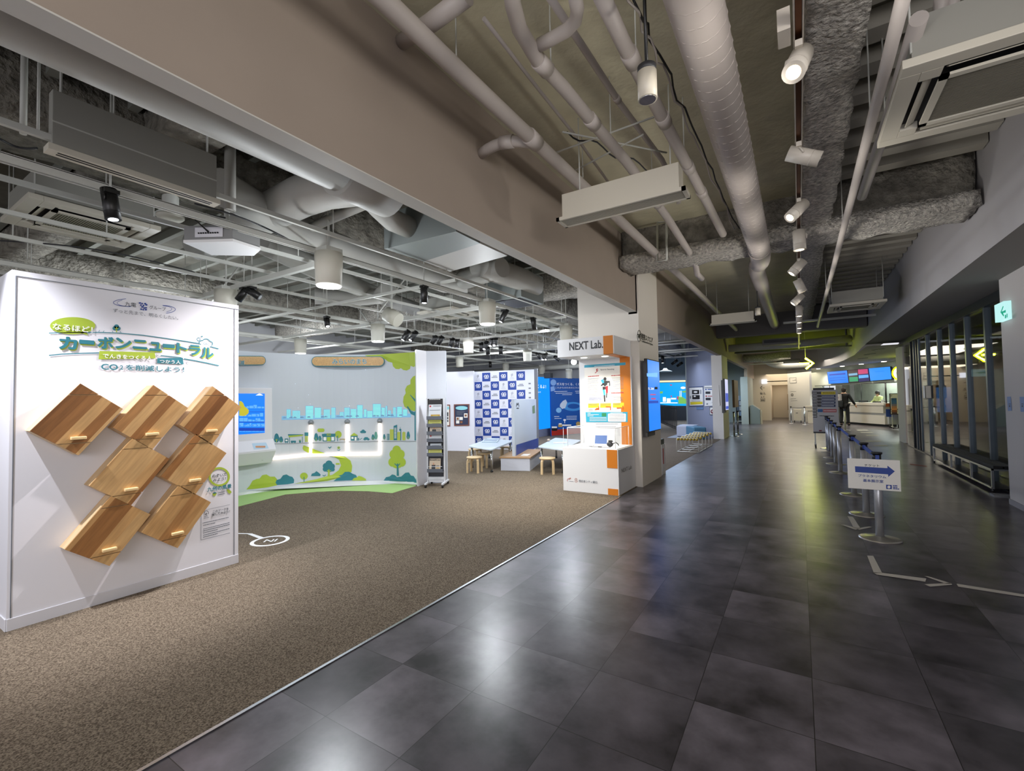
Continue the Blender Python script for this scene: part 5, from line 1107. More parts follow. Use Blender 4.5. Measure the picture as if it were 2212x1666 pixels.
pipe('pipe_loop', 'bent pipe loop joined to the side of a drain pipe', zp([(1165, 98), (1195, 82), (1225, 65), (1243, 45), (1247, 20), (1240, -20)], 3.57), .037)
pipe('drain_pipe', 'drain pipe running beside the cable bundle and spiral duct', zp([(1285, -40), (1345, 90), (1400, 195), (1452, 295), (1500, 385), (1562, 506)], 3.55), .043, hang=[(1, .5), (3, .5)], collars=[(1, .3), (2, .6), (3, .7), (4, .2)])
pipe('conduit', 'thin pipe high above the drain pipes, turned down at the end', zp([(1185, -10), (1255, 95), (1340, 225), (1430, 345), (1462, 410)], 3.85) + [PZ(1466, 440, 3.7)], .024, collars=[(1, .9)])
pipe('conduit', 'thin flat conduit between the first two drain pipes', zp([(1045, 40), (1130, 150), (1240, 290), (1340, 430)], 3.95), .014)
pipe('conduit', 'straight pale conduit by the air-conditioning unit, ending near the arrow sign', zp([(1955, -20), (1910, 160), (1860, 350), (1800, 580), (1766, 706)], 3.35), .032, hang=[(1, .5), (2, .5), (3, .3)])
pipe('conduit', 'thicker short conduit alongside the straight pale one', zp([(1985, 40), (1925, 240), (1862, 425)], 3.5), .042)
R = random.Random(9)
for k, nm in enumerate(['slack grey cable tied along the drain pipe by the spiral duct', 'second slack cable wandering along the same drain pipe', 'loose cable crossing between the pipes near the girder']):
    pts = []
    for i in range(26):
        t = i / 25; x, y = 1330 + 245 * t + 14, -40 + 540 * t - 6
        p = PZ(x + k * 6, y, 3.62 + .02 * k); pts.append(p + Vector((R.uniform(-.02, .02), 0, R.uniform(-.03, .03))))
    if k == 2: pts = [PZ(1225 + 13 * i, 285 + 6 * i + 8 * math.sin(i), 3.8) for i in range(18)]
    tag(MB().tube(pts, .007, 6).build('cable', M_DGREY if k else M_PIPE), nm, 'cable')
for i, (x0, y0, x1, y1) in enumerate([(1200, 330, 1420, 250), (1215, 285, 1440, 330), (1240, 370, 1390, 290)]):
    tag(MB().tube(zp([(x0, y0), (x1, y1)], 3.75), .008, 6).build('brace_rod', M_RAIL), ['slanted brace rod under the ceiling behind the second drain pipe', 'brace rod crossing from the drain pipes to the cables', 'lower slanted brace rod between the drain pipes'][i], 'rod')
tag(MB().tube([PZ(1245, 415, 3.95), PZ(1245, 415, 3.4)], .005, 6).tube([PZ(1335, 480, 4.0), PZ(1335, 480, 3.3)], .005, 6).build('bracket', M_RAIL), 'thin hanging rods over the linear air unit', 'rod')
tag(MB().tube([PZ(1420, 480, 4.1), PZ(1420, 565, 3.45), PZ(1440, 562, 3.45), PZ(1440, 478, 4.1), PZ(1420, 480, 4.1)], .018, 6).build('bracket', M_RAIL), 'rectangular hanger bracket in front of the cross girder', 'bracket')
# linear air unit
def linear_unit(lab, x0, x1, y0, y1, z, hgt):
    t = thing('linear_air_unit', lab, 'air unit', ((x0 + x1) / 2, y0, z))
    MB().bb((x0 + .05, y0 + .02, z + .03), (x1 - .05, y1 - .02, z + hgt)).build('housing', M_ACW, t, bevel=.004)
    MB().bb((x0, y0, z), (x1, y0 + .02, z + .03)).bb((x0, y1 - .02, z), (x1, y1, z + .03)).bb((x0, y0, z), (x0 + .03, y1, z + .03)).bb((x1 - .03, y0, z), (x1, y1, z + .03)).build('frame', M_ACW, t)
    MB().bb((x0 + .03, y0 + .02, z + .025), (x1 - .03, y1 - .02, z + .03)).build('slot_back', M_DGREY, t)
    mb = MB(); n_ = 7
    for i in range(n_): mb.box(((x0 + x1) / 2, y0 + .025 + (y1 - y0 - .05) * (i + .5) / n_, z + .012), (x1 - x0 - .07, .006, .018))
    mb.build('louver_grille', mat('louver', 'a9a596', .4), t)
    for x in (x0 + .15, x1 - .15): MB().cyl((x, y1, z + hgt), (x, y1, 4.1), .006, seg=6).build('hanger_rod', M_RAIL, t)
linear_unit('white linear air unit hung across the pipes, with a louvered underside', -1.80, -.69, 3.66, 3.86, 3.1, .24)
linear_unit('farther white linear air unit hung beyond the cross girder', -1.66, -.72, 11.0, 11.2, 3.1, .22)
# cassette units
def cassette(lab, cx, cy, z, w, body=.3, rz=0, dark=.0, gr='7b776a', wy=None):
    t = thing('ceiling_cassette', lab, 'air conditioner', (cx, cy, z), rz); h = w / 2; k = (wy or w) / w
    def B(a, b): return (a[0], a[1] * k, a[2]), (b[0], b[1] * k, b[2])
    MB().bb(*B((-h + .05, -h + .05, .05), (h - .05, h - .05, body))).build('body', mat('unit_grey', '9b9a92', .5), t, local=True)
    o, s_ = h * .60, h * .80   # inner panel, slot outer edge
    mb = MB()
    mb.bb(*B((-h, -h, 0), (h, -s_, .05))).bb(*B((-h, s_, 0), (h, h, .05))).bb(*B((-h, -s_, 0), (-s_, s_, .05))).bb(*B((s_, -s_, 0), (h, s_, .05)))
    mb.bb(*B((-s_, -s_, 0), (-o, -o, .05))).bb(*B((o, -s_, 0), (s_, -o, .05))).bb(*B((-s_, o, 0), (-o, s_, .05))).bb(*B((o, o, 0), (s_, s_, .05)))
    mb.build('face_frame', M_ACW, t, local=True, bevel=.004)
    MB().bb(*B((-s_, -s_, .045), (s_, s_, .05))).build('slot_back', M_DGREY, t, local=True)
    for i in range(4):
        M = Matrix.Rotation(i * math.pi / 2, 3, 'Z'); T_ = Matrix.Rotation(.5, 3, 'Y')
        f = MB().box((0, 0, 0), (.05, 2 * o * .92, .006), T_); f.v = [M @ (v + Vector(((o + s_) / 2, 0, .02))) for v in f.v]
        f.v = [Vector((v.x, v.y * k, v.z)) for v in f.v]
        f.build('air_flap', M_ACW, t, local=True)
    MB().bb(*B((-o, -o, -.006), (o, -o * .86, .01))).bb(*B((-o, o * .86, -.006), (o, o, .01))).bb(*B((-o, -o, -.006), (-o * .86, o, .01))).bb(*B((o * .86, -o, -.006), (o, o, .01))).build('grille_frame', M_ACW, t, local=True)
    mb = MB()
    for i in range(26): y = (-.84 + 1.68 * (i + .5) / 26) * o; mb.box((0, y * k, .004), (1.7 * o, .012 * w, .004))
    mb.bb(*B((-o * .86, -o * .86, .012), (o * .86, o * .86, .014)))
    mb.build('grille', mat('grille_' + gr, gr, .6), t, local=True)
    for sx in (-1, 1):
        for sy in (-1, 1): MB().cyl((sx * h * .9, sy * h * .9 * k, .1), (sx * h * .9, sy * h * .9 * k, 4.1 - z), .006, seg=6).build('hanger_rod', M_RAIL, t, local=True)
    return t
cassette('big white ceiling cassette air conditioner overhead by the fascia', 1.03, 3.76, 3.3, .97)
cassette('small distant ceiling cassette beyond the girder, tucked against the fascia', 1.02, 11.5, 3.24, .9)
pp = thing('refrigerant_pipe', 'wrapped pair of refrigerant pipes bending into the big cassette', 'pipe', (.75, 3.2, 3.6))
for k in (0, 1): MB().tube([PZ(2035 + 25 * k, -30, 3.75), PZ(2030 + 25 * k, 30, 3.7), PZ(2010 + 20 * k, 75, 3.6), PZ(2000 + 25 * k, 95, 3.52)], .035, 10).build('wrapped_pipe', M_PIPE, pp)
# pendant downlights
def pendant(lab, c, r, h):
    t = thing('pendant_downlight', lab, 'pendant lamp', c)
    MB().cyl((0, 0, -h / 2), (0, 0, h / 2 - .03), r, seg=24).build('shade', mat('lamp_cream', 'cdc6b6', .4), t, local=True)
    MB().cyl((0, 0, h / 2 - .03), (0, 0, h / 2), r * .98, seg=24).build('cap', M_DGREY, t, local=True)
    MB().lathe([(r * .85, -h / 2 - .002), (r * .6, -h / 2 + .02), (0, -h / 2 + .03)], (0, 0, 0), 20).build('reflector', M_CHROME, t, local=True)
    MB().tube([(0, 0, h / 2), (-.005, 0, 4.1 - c[2])], .009, 8).build('cable', M_BLACK, t, local=True)
pendant('cream cylinder pendant lamp on a black cable between the drain pipes', PZ(1398, 180, 3.08), .047, .17)
pendant('distant small cylinder pendant lamp on a black cable past the spiral duct', PZ(1637, 672, 3.2), .05, .17)
# lighting track with white spotlights
tk = thing('lighting_track', 'long white lighting track carrying the corridor spotlights', 'lighting track', (.05, .3, 3.12))
MB().bb((.03, .2, 3.11), (.036, 19, 3.15)).bb((.064, .2, 3.11), (.07, 19, 3.15)).bb((.03, .2, 3.145), (.07, 19, 3.152)).build('rail', mat('track_white', 'b7b0a6', .4), tk)
MB().bb((.038, .2, 3.135), (.062, 19, 3.144)).build('conductor', mat('copper', '6b3f22', .4, .6), tk)
for y in (1.0, 2.9, 4.8, 7.2, 10, 13, 16): MB().cyl((.05, y, 3.15), (.05, y, 4.1), .006, seg=6).build('hanger_rod', M_RAIL, tk)
def spotlight(lab, base, d, r=.045, l=.17, black=False, lit=True, glow=None, group=None, arm=.07, rod=False):
    m = M_BLACK if black else mat('spot_white', 'cbc4b8', .4)
    t = thing('track_spotlight', lab, 'spotlight', base, group=group); d = Vector(d).normalized(); pv = Vector((0, 0, -arm))
    MB().box((0, 0, -.013), (.09 if black else .03, .09, .03)).build('adapter', m, t, local=True)
    if rod: MB().cyl((0, 0, 0), (0, 0, 4.15 - base[2]), .008, seg=6).build('hanger_rod', M_RAIL, t, local=True)
    sd_ = d.cross(Vector((0, 0, 1))); sd_ = sd_.normalized() * (r + .006) if sd_.length > .05 else Vector((r + .006, 0, 0))
    MB().tube([(0, 0, -.03), sd_ + Vector((0, 0, -.045)), sd_ + pv + d * .02], .006, 6).build('arm', m, t, local=True)
    a, b = pv - d * l * .35, pv + d * l * .65
    MB().cyl(a, b, r, seg=20).cyl(b - d * .055, b - d * .05, r * 1.03, seg=20).build('housing', m, t, local=True)
    c1 = b + d * .001
    MB().cyl(b - d * .001, c1, r * .62, seg=20).build('lens', (glow or E_LAMP) if lit else M_STEEL, t, local=True)
    return t
TL = [((1722, 100), (-.2, -.62, -.75), 1, 'white track spotlight nearest, glowing towards the viewer'), ((1728, 312), (.86, .1, -.42), 0, 'white track spotlight turned sideways across the track'), ((1727, 432), (-.55, -.5, -.68), 1, 'white track spotlight glowing, just before the cross girder'),
      ((1731, 497), (0.03, .0, -1), 1, 'white track spotlight pointing straight down, right after the glowing one'), ((1730, 560), (-.6, -.1, -.7), 1, 'white track spotlight tilted down, fifth along the track'), ((1726, 603), (.35, .2, -.9), 1, 'white track spotlight tilted away, sixth along the track'),
      ((1730, 634), (-.7, -.1, -.7), 1, 'white track spotlight seventh along the track'), ((1730, 660), (0, 0, -1), 1, 'white track spotlight eighth along the track'), ((1730, 676), (0, 0, -1), 1, 'white track spotlight ninth along the track'), ((1730, 690), (0, 0, -1), 1, 'white track spotlight tenth along the track'), ((1730, 702), (0, 0, -1), 1, 'white track spotlight eleventh along the track')]
for i, ((px, py), d, lit, lab) in enumerate(TL):
    y = PX(px, py, .05).y if False else PZ(px, py, 3.11).y
    o = spotlight(lab, (.05, y, 3.11), d, .048 if i < 3 else .055, .19, False, bool(lit), E_WARM, 'white spotlights on the corridor track')
    if lit and i < 8:
        p = Vector((.05, y, 3.0)) + Vector(d).normalized() * .16
        lamp('track_beam', 'SPOT', p, 3 if i < 6 else 8, (1, .86, .66), p + Vector(d), .03, 50, .7)
        for sx in (-1, 1): lamp('wall_fill', 'SPOT', p + Vector((0, 0, -.1)), 14 if i < 4 else 20, (1, .95, .88), p + Vector((sx, .15, .3)), .08, 115, .9)  # added side spots brightening walls and ceiling, apart from the spotlights' own beams
tag(MB().bb((-.03, 2.3, 3.10), (.02, 2.42, 3.2)).build('track_feed_box', mat('spot_white', 'cbc4b8', .4)), 'small white box beside the track behind the nearest spotlight', 'box')
# far ceiling clutter: ducts, louver box, plates
pipe('vent_duct', 'grey duct lying across the far corridor ceiling', [(-2.2, 19.0, 3.3), (-.2, 19.0, 3.3)] + bend((-.2, 19, 3.3), (.4, 19, 3.3), (.9, 19.6, 3.4)) + [(1.6, 20.5, 3.5)], .14, M_DUCT, 'duct')
pipe('vent_duct', 'pale bent duct above the lobby wall opening', [(-1.6, 27.5, 3.4)] + bend((-1.4, 27.5, 3.3), (-1.2, 27.5, 3.05), (-.7, 27.5, 3.0)) + [(.5, 27.5, 3.0)], .13, M_DUCT, 'duct')
pipe('vent_duct', 'straight pale duct behind the bent one at the lobby', [(-1.0, 29.5, 3.35), (.1, 29.5, 3.35)], .12, M_DUCT, 'duct')
pipe('vent_duct', 'lumpy wrapped duct over the third opening', [(-2.2, 24.6, 3.3), (-1.2, 24.4, 3.25), (-.3, 24.5, 3.35)], .2, M_ROCK, 'duct')
t = thing('louver_box', 'long grey louver box across the ceiling beyond the spiral duct', 'air unit', (-.5, 18.0, 3.2))
MB().bb((-1.0, 17.6, 3.2), (.1, 18.2, 3.4)).build('housing', mat('box_grey', '77736c', .6), t); MB().bb((-.95, 17.58, 3.26), (.05, 17.6, 3.36)).build('louver', M_BLACK, t)
for i, (y, z, lab) in enumerate([(14.5, 3.45, 'pale suspended strip across the corridor before the far girder'), (20.8, 3.25, 'thin dark rail across the ceiling behind the arrow sign'), (25.8, 3.05, 'pale strip across the ceiling at the lobby entrance')]):
    tag(MB().bb((-.3 if i == 0 else -2.2, y, z), (1.7 if i < 2 else -.6, y + .08, z + .05)).build('ceiling_strip', M_RAIL if i != 1 else M_DGREY), lab, 'ceiling strip')
# neon arrow sign
ar = thing('neon_arrow_sign', 'hanging yellow-white neon arrow sign pointing to the ticket counter', 'neon sign', (.25, 20, 2.4))
Z7 = Z(1700, 640, 7.573)
def ny(x, y, d=0): return PY(*Z7(x, y), 20.0 - d)
mb = MB(); mb2 = MB()
for pts in ([(200, 1108), (345, 1100)], [(300, 1015), (428, 1098), (310, 1190)]):
    mb.tube([ny(*p) for p in pts], .02, 10); mb2.tube([ny(*p, -.04) for p in pts], .036, 8)
mb.build('neon_tube', E_NEON, ar); mb2.build('halo_tube', E_NEONY, ar)
MB().cyl(ny(300, 1000), Vector((ny(300, 1000).x, 20, 4.22)), .008, seg=6).build('hanger_rod', M_RAIL, ar)

for px, py, d, lab in BLUE_SPOTS: spotlight(lab, PZ(px, py, 3.12), d, .06, .3, True, True, E_LAMP, 'black spotlights in the blue room', rod=True)
for y in (13.9, 14.6, 16.6, 17.3, 19.5): pipe('track_pipe', 'pale cross pipe under the blue room ceiling, %s from the column' % {13.9: 'first', 14.6: 'second', 16.6: 'third', 17.3: 'fourth', 19.5: 'fifth'}[y], [(-5.4, y, 3.15), (-2.45, y, 3.15)], .03, M_RAIL, hang=[(0, .3), (0, .7)], top=4.15)
pipe('round_duct', 'thick bent duct in the blue room above the black spotlights', [(-2.6, 12.2, 3.5), (-3.4, 12.6, 3.5)] + bend((-3.4, 12.6, 3.5), (-4.2, 13.0, 3.5), (-4.3, 14.2, 3.55)) + [(-4.4, 20, 3.55)], .28, M_DUCT, 'duct', 20)
dmp = PZ(1437, 800, 2.85); dl = thing('dome_pendant', 'white dome pendant lamp in the blue room beside the display', 'pendant lamp', dmp)
MB().lathe([(.05, .12), (.09, .08), (.12, .02), (.34, -.06), (.33, -.07), (0, -.05)], (0, 0, 0), 28).build('shade', mat('drum_cream', 'cfcdc0', .45), dl, local=True); MB().cyl((0, 0, .1), (0, 0, 4.15 - dmp.z), .012, seg=8).build('rod', M_BLACK, dl, local=True)
# ================================================================== RIGHT SIDE
XG = 2.60
wn_ = struct('window_1', MB().bb((XG - .05, 8.6, 2.86), (XG + .08, 17.5, 3.0)).bb((XG - .04, 8.6, 0), (XG + .06, 17.5, .03)), mat('mull_dark', '2c3036', .35, .6))
m_mul = mat('mullion', '59636c', .35, .7)
for px, w in ((2006, .12), (2031.5, .12), (2058.5, .13), (2092.5, .13), (2136, .14)):
    y = PX(px, 839, XG).y; MB().bb((XG - .02, y - w / 4, .03), (XG + .035, y + w / 4, 2.86)).build('mullion', m_mul, wn_)
for i, px in enumerate((1970, 1979, 1987, 1994)):
    y = PX(px, 839, XG - .02 + .03 * i).y; MB().bb((XG - .03 + .01 * i, y - .04, .03), (XG + .02 + .01 * i, y + .04, 2.86)).build('folded_leaf', m_mul if i % 2 else mat('mull_dark', '2c3036', .35, .6), wn_)
MB().bb((XG + .02, 8.6, .03), (XG + .03, 17.3, 2.86)).build('pane', M_GLASS, wn_)
ib = thing('intercom_box', 'white faced intercom box mounted on a glass wall mullion', 'intercom', (XG - .09, 13.0, 1.4))
yy = PX(2003.5, 842, XG - .1).y
MB().bb((XG - .14, yy - .1, 1.36), (XG - .02, yy + .1, 1.66)).build('body', M_DGREY, ib); MB().bb((XG - .15, yy - .103, 1.37), (XG - .06, yy - .1, 1.65)).bb((XG - .163, yy - .09, 1.37), (XG - .16, yy + .09, 1.65)).build('face_plate', M_PAPER, ib)
# exit sign and stickers on the wall
es = thing('exit_sign', 'lit pale green exit sign with arrow on the end of the grey wall', 'exit sign', (2.27, 8.46, 2.42))
MB().bb((2.262, 8.30, 2.42), (2.33, 8.63, 2.655)).build('light_box', E_EXIT, es)
PEx = Pl((2.262, 0, 0), (-1, 0, 0)); Zx = Z(1940, 560, 5.949)
decal('arrow_print', [[(1320, 690), (1345, 662), (1345, 672), (1382, 650), (1384, 685), (1350, 692), (1362, 725), (1355, 738)]] + stroke([(1320, 688), (1352, 605)], 12), PEx, E_EXITG, es, .002, Zx)
decal('figure_print', [rec(1372, 715, 1388, 760), rec(1394, 700, 1406, 750)], PEx, E_EXITG, es, .002, Zx)
PWr = Pl((2.33, 0, 0), (-1, 0, 0)); Zr = Z(1940, 820, 5.555)
m_st = mat('sticker_blue', '6d84b0', .5)
for poly, lab in (([(1305, 207), (1352, 205), (1365, 375), (1318, 378)], 'blue sticker on the grey wall, the one nearer the glass wall'), ([(1457, 208), (1512, 208), (1522, 390), (1470, 388)], 'blue sticker on the grey wall, the one cut by the picture edge')):
    c = PWr.at(*Zr(*poly[0])); s_ = thing('wall_sticker', lab, 'sticker', c); decal('sticker_face', [poly], PWr, m_st, s_, .003, Zr)
    x = poly[0][0]; decal('mark_print', [rec(x + 22, 290, x + 45, 298), rec(x + 26, 310, x + 40, 330)], PWr, M_INK, s_, .005, Zr)
# black bench along the glass
bh_ = thing('long_bench', 'long black slatted bench with chrome frame along the glass wall', 'bench', (2.6, 11.3, 0))
x0, x1, y0, y1, zt = 2.38, 2.74, 9.5, 13.1, .40
for i in range(3):
    a = x0 + .01 + i * .118; MB().bb((a, y0, zt - .05), (a + .105, y1, zt)).build('seat_slat', mat('bench_black', '101012', .7), bh_, bevel=.008)
for y in (9.56, 10.55, 11.75, 13.04):
    MB().bb((x0, y - .014, .05), (x0 + .028, y + .014, zt - .05)).bb((x1 - .028, y - .014, .05), (x1, y + .014, zt - .05)).bb((x0, y - .014, zt - .078), (x1, y + .014, zt - .05)).build('leg', M_STEEL, bh_)
for x in (x0, x1 - .028):
    MB().bb((x, y0 + .05, .05), (x + .028, y1 - .05, .078)).build('bottom_rail', M_STEEL, bh_); MB().bb((x, y0 + .05, zt - .078), (x + .028, y1 - .05, zt - .05)).build('seat_rail', M_STEEL, bh_)
for y in (9.56, 13.04):
    for x in (x0 + .014, x1 - .014): MB().cyl((x, y, 0), (x, y, .05), .014, seg=8).build('foot', M_BLACK, bh_)
MB().bb((x0 + .03, y0 + .05, .055), (x1 - .03, y1 - .05, .06)).build('lower_shelf', M_BLACK, bh_)
tag(MB().bb((2.29, 9.12, 0), (2.76, 9.30, .03)).build('floor_plate', mat('plate_grey', '77797c', .5)), 'low grey metal floor plate at the near end of the black bench', 'floor plate')
# room beyond the glass: exit sign, screen, stools seen dimly
ex2 = thing('exit_sign', 'small lit exit sign with arrow seen through the glass wall', 'exit sign', (6.9, 22.9, 2.2))
p = PY(2118, 805.5, 22.9); MB().bb((p.x - .25, 22.85, p.z - .13), (p.x + .25, 22.92, p.z + .13)).build('light_box', E_EXIT, ex2); MB().cyl((p.x, 22.88, p.z), (p.x, 22.88, 2.9), .012, seg=6).build('hanger_rod', M_RAIL, ex2); MB().bb((p.x - .13, 22.845, p.z - .02), (p.x + .13, 22.85, p.z + .02)).build('arrow_print', E_EXITG, ex2)
sc2 = thing('lobby_screen', 'pale blue screen on a stand seen through the glass wall', 'screen', (5.3, 21, 0))
p = PY(2043, 862, 21); MB().bb((p.x - .25, 20.95, p.z - .45), (p.x + .25, 21, p.z + .4)).build('screen', E_BLUE2, sc2); MB().bb((p.x - .3, 20.98, 0), (p.x + .3, 21.06, p.z + .5)).build('stand_panel', M_DGREY, sc2)
pm = thing('poster_stand', 'brown poster stand seen through the glass wall beside the pale screen', 'poster stand', (5.9, 20, 0))
p = PY(2077, 870, 20); MB().bb((p.x - .2, 19.97, .05), (p.x + .15, 20.0, p.z + .7)).build('panel', mat('brown_print', '8a5a3c', .5), pm); MB().bb((p.x - .25, 19.9, 0), (p.x + .2, 20.1, .05)).build('base', M_BLACK, pm)
# ---------------- queue posts
def post(lab, x, y, white=False):
    t = thing('queue_post', lab, 'queue post', (x, y, 0), group='belt barrier posts')
    m = mat('post_steel', 'b4b5b8', .35, .6) if not white else mat('post_white', 'd8d6d2', .4)
    MB().lathe([(.18, 0), (.18, .006), (.15, .014), (.06, .022), (.04, .03)], (0, 0, 0), 32).build('base', mat('base_steel', 'b4b0a6', .3, .8), t, local=True)
    MB().cyl((0, 0, .02), (0, 0, .8), .036, seg=20).build('pole', m, t, local=True)
    MB().cyl((0, 0, .8), (0, 0, .87), .038, seg=20).cyl((0, 0, .872), (0, 0, .89), .048, seg=20).build('belt_head', M_BLACK, t, local=True)
    MB().box((0, -.045, .84), (.03, .02, .05)).build('belt_clip', M_NAVY, t, local=True)
    return t
posts = [(.66, 6.03, 'queue post closest to the viewer, holding the ticket arrow sign'), (.66, 7.15, 'queue post second in the row, behind the ticket arrow sign'), (.645, 8.45, 'queue post third in the row, its base showing beside the sign'), (.62, 10.7, 'queue post fourth in the row, first of the open run behind the sign'), (.62, 12.0, 'queue post fifth in the row'), (.615, 13.1, 'queue post sixth in the row'), (.62, 14.4, 'queue post seventh in the row'), (.62, 15.3, 'queue post last in the row, in front of the schedule board')]
for x, y, l in posts: post(l, x, y)
for i, ((xa, ya, _), (xb, yb, _)) in enumerate(zip(posts, posts[1:])):
    tag(MB().bb((xa - .003, ya + .045, .815), (xa + .003, yb - .055, .865)).build('queue_belt', mat('belt_blue', '20408f', .6)), 'blue barrier belt between the %s and %s queue posts of the row' % (['first', 'second', 'third', 'fourth', 'fifth', 'sixth', 'seventh'][i], ['second', 'third', 'fourth', 'fifth', 'sixth', 'seventh', 'eighth'][i]), 'barrier belt', 'belts of the queue barrier')
post('pale lone queue post near the ticket counter, behind the standing person', 1.565, 23.2, True)
# ticket arrow sign
sb = thing('arrow_signboard', 'white ticket signboard with blue arrow fixed on the front queue post', 'signboard', (.62, 5.955, .51))
MB().bb((.407, 5.953, .512), (.835, 5.963, .824)).build('board', M_PAPER, sb, bevel=.002)
MB().bb((.64, 5.963, .6), (.68, 5.99, .75)).build('clamp', M_BLACK, sb)
PSg = Pl((0, 5.953, 0), (0, -1, 0)); Zs = Z(1780, 920, 5.95)
decal('arrow_print', [[(398, 520), (815, 545), (815, 513), (910, 586), (826, 658), (824, 625), (402, 595)]], PSg, M_NAVY, sb, .002, Zs)
tb('lettering', 'チケット', 520, 492, 712, 522, PSg, M_INK, sb, .02, .003, Zs); tb('lettering', 'プラネタリウム', 440, 622, 798, 655, PSg, M_NAVY, sb, .02, .003, Zs); tb('lettering', '基本展示室', 503, 682, 762, 720, PSg, M_NAVY, sb, .03, .003, Zs)
decal('logo_print', [[(797, 757), (870, 762), (872, 815), (800, 812)]], PSg, M_NAVY, sb, .002, Zs); decal('logo_disc', [ell(834, 787, 20, 19)], PSg, M_PAPER, sb, .003, Zs)
fine('fine_print', [(885, 770, 945, 773), (885, 790, 948, 794), (888, 808, 965, 814)], PSg, M_NAVY, sb, 12, Zs)
# tape marks on the floor
Zt = Z(1300, 1050, 2.4254)
def tape(lab, polys):
    mb = MB()
    for P in polys: mb.add([PZ(*Zt(*p), .003) for p in P], [list(range(len(P)))])
    tag(mb.build('floor_tape', mat('tape', 'b4aea4', .6)), lab, 'floor tape', kind=None)
tape('white tape chevron on the floor in front of the queue posts', [[(1390, 365), (1422, 366), (1468, 455), (1425, 456)], [(1422, 452), (1470, 455), (1700, 485), (1695, 502), (1440, 465)], [(1688, 472), (1715, 475), (1835, 512), (1800, 512)], [(1690, 515), (1830, 508), (1835, 518), (1720, 528)]])
tape('long white tape strip on the floor at the picture edge', [[(1858, 512), (2300, 582), (2300, 596), (1868, 528)]])
tape('white tape arrow on the floor beside the front queue post', [[(1287, 158), (1316, 162), (1355, 222), (1322, 225)], [(1252, 203), (1270, 203), (1345, 222), (1330, 230)], [(1335, 222), (1400, 212), (1415, 216), (1350, 230)]])
Zq = Z(1740, 840, 7.573)
for i, (x0, x1, y) in enumerate([(840, 1025, 678), (905, 1105, 715), (990, 1200, 765), (985, 1235, 858), (1120, 1345, 930)]):
    a, b = PZ(*Zq(x0, y), .003), PZ(*Zq(x1, y), .003); w = Vector((0, .30 - .03 * i, 0))
    tag(MB().add([a - w, b - w, b + w, a + w], [(0, 1, 2, 3)]).build('floor_tape', mat('tape', 'b4aea4', .6)), 'short white tape line on the floor before the ticket counter, number %s from it' % ['one', 'two', 'three', 'four', 'five'][i], 'floor tape', 'waiting lines on the floor')
a = PZ(1966, 1004, .003); b = PZ(2003, 1009, .003)
tag(MB().add([a, b, b + Vector((.02, .18, 0)), a + Vector((.02, .18, 0))], [(0, 1, 2, 3)]).build('floor_tape', mat('tape_red', '9c5a52', .6)), 'reddish tape patch on the floor near the black bench', 'floor tape')
# schedule board on casters
ib_ = thing('schedule_board', 'white wheeled schedule board with black and blue timetable rows', 'schedule board', (.75, 15.8, 0))
Z5 = Z(1600, 660, 5.205); c0, c1 = PY(*Z5(800, 965), 15.8), PY(*Z5(1090, 960), 15.8); zb = PY(*Z5(820, 1420), 15.8).z
PI_ = Pl((0, 15.8, 0), (0, -1, 0)); XL, XR = c0.x, c1.x
MB().bb((XL, 15.8, zb), (XR, 15.84, c0.z + .03)).build('board', mat('board_white', 'b9b8ba', .5), ib_)
MB().bb((XL + .03, 15.78, c0.z + .03), (XR - .08, 15.86, c0.z + .09)).build('lamp_bar', M_DGREY, ib_)
for x in (XL + .04, XR - .04):
    MB().bb((x - .015, 15.80, .1), (x + .015, 15.83, zb)).build('leg', M_RAIL, ib_); MB().bb((x - .02, 15.5, .08), (x + .02, 16.1, .11)).build('foot', M_RAIL, ib_)
    for y in (15.52, 16.08): MB().cyl((x - .015, y, .045), (x + .015, y, .045), .045, seg=12).build('caster', M_BLACK, ib_)
MB().bb((XL, 15.79, zb - .04), (XR, 15.85, zb)).build('bottom_rail', M_DGREY, ib_)
decal('row_time', [rec(800 + i * 2, 972 + i * 33 + (0 if i else -2), 905 - 0 if i < 1 else 860, 998 + i * 33) for i in range(9)], PI_, M_BLACK, ib_, .003, Z5)
decal('row_title', [rec(905, 1006 + i * 36, 1066, 1034 + i * 36) for i in range(4)], PI_, mat('row_navy', '1b2f5c', .5), ib_, .003, Z5); decal('row_mid', [rec(862, 1004 + i * 36, 903, 1034 + i * 36) for i in range(4)], PI_, M_BLACK, ib_, .003, Z5)
decal('row_yellow', [[(905, 972), (1064, 968), (1066, 1000), (905, 1003)]], PI_, M_YEL, ib_, .003, Z5); decal('row_red', [rec(925, 1165, 1078, 1202)], PI_, mat('row_red', 'b3595c', .5), ib_, .003, Z5); decal('row_blue', [rec(866, 1165, 922, 1200)], PI_, mat('row_blue', '2c5f96', .5), ib_, .003, Z5)
fine('white_fine_print', [(808, 985 + 33 * i, 856, 985 + 33 * i) for i in range(9)] + [(912, 1020 + 36 * i, 1055, 1020 + 36 * i) for i in range(4)] + [(932, 1184, 1070, 1184)], PI_, M_WPRINT, ib_, 6, Z5, .005)
fine('fine_print', [(885, 1240, 1050, 1244), (920, 984, 1055, 984)], PI_, M_INK, ib_, 7, Z5, .005); decal('small_logo', [rec(880, 1402, 912, 1416)], PI_, mat('maroon', '7a3038', .5), ib_, .004, Z5)
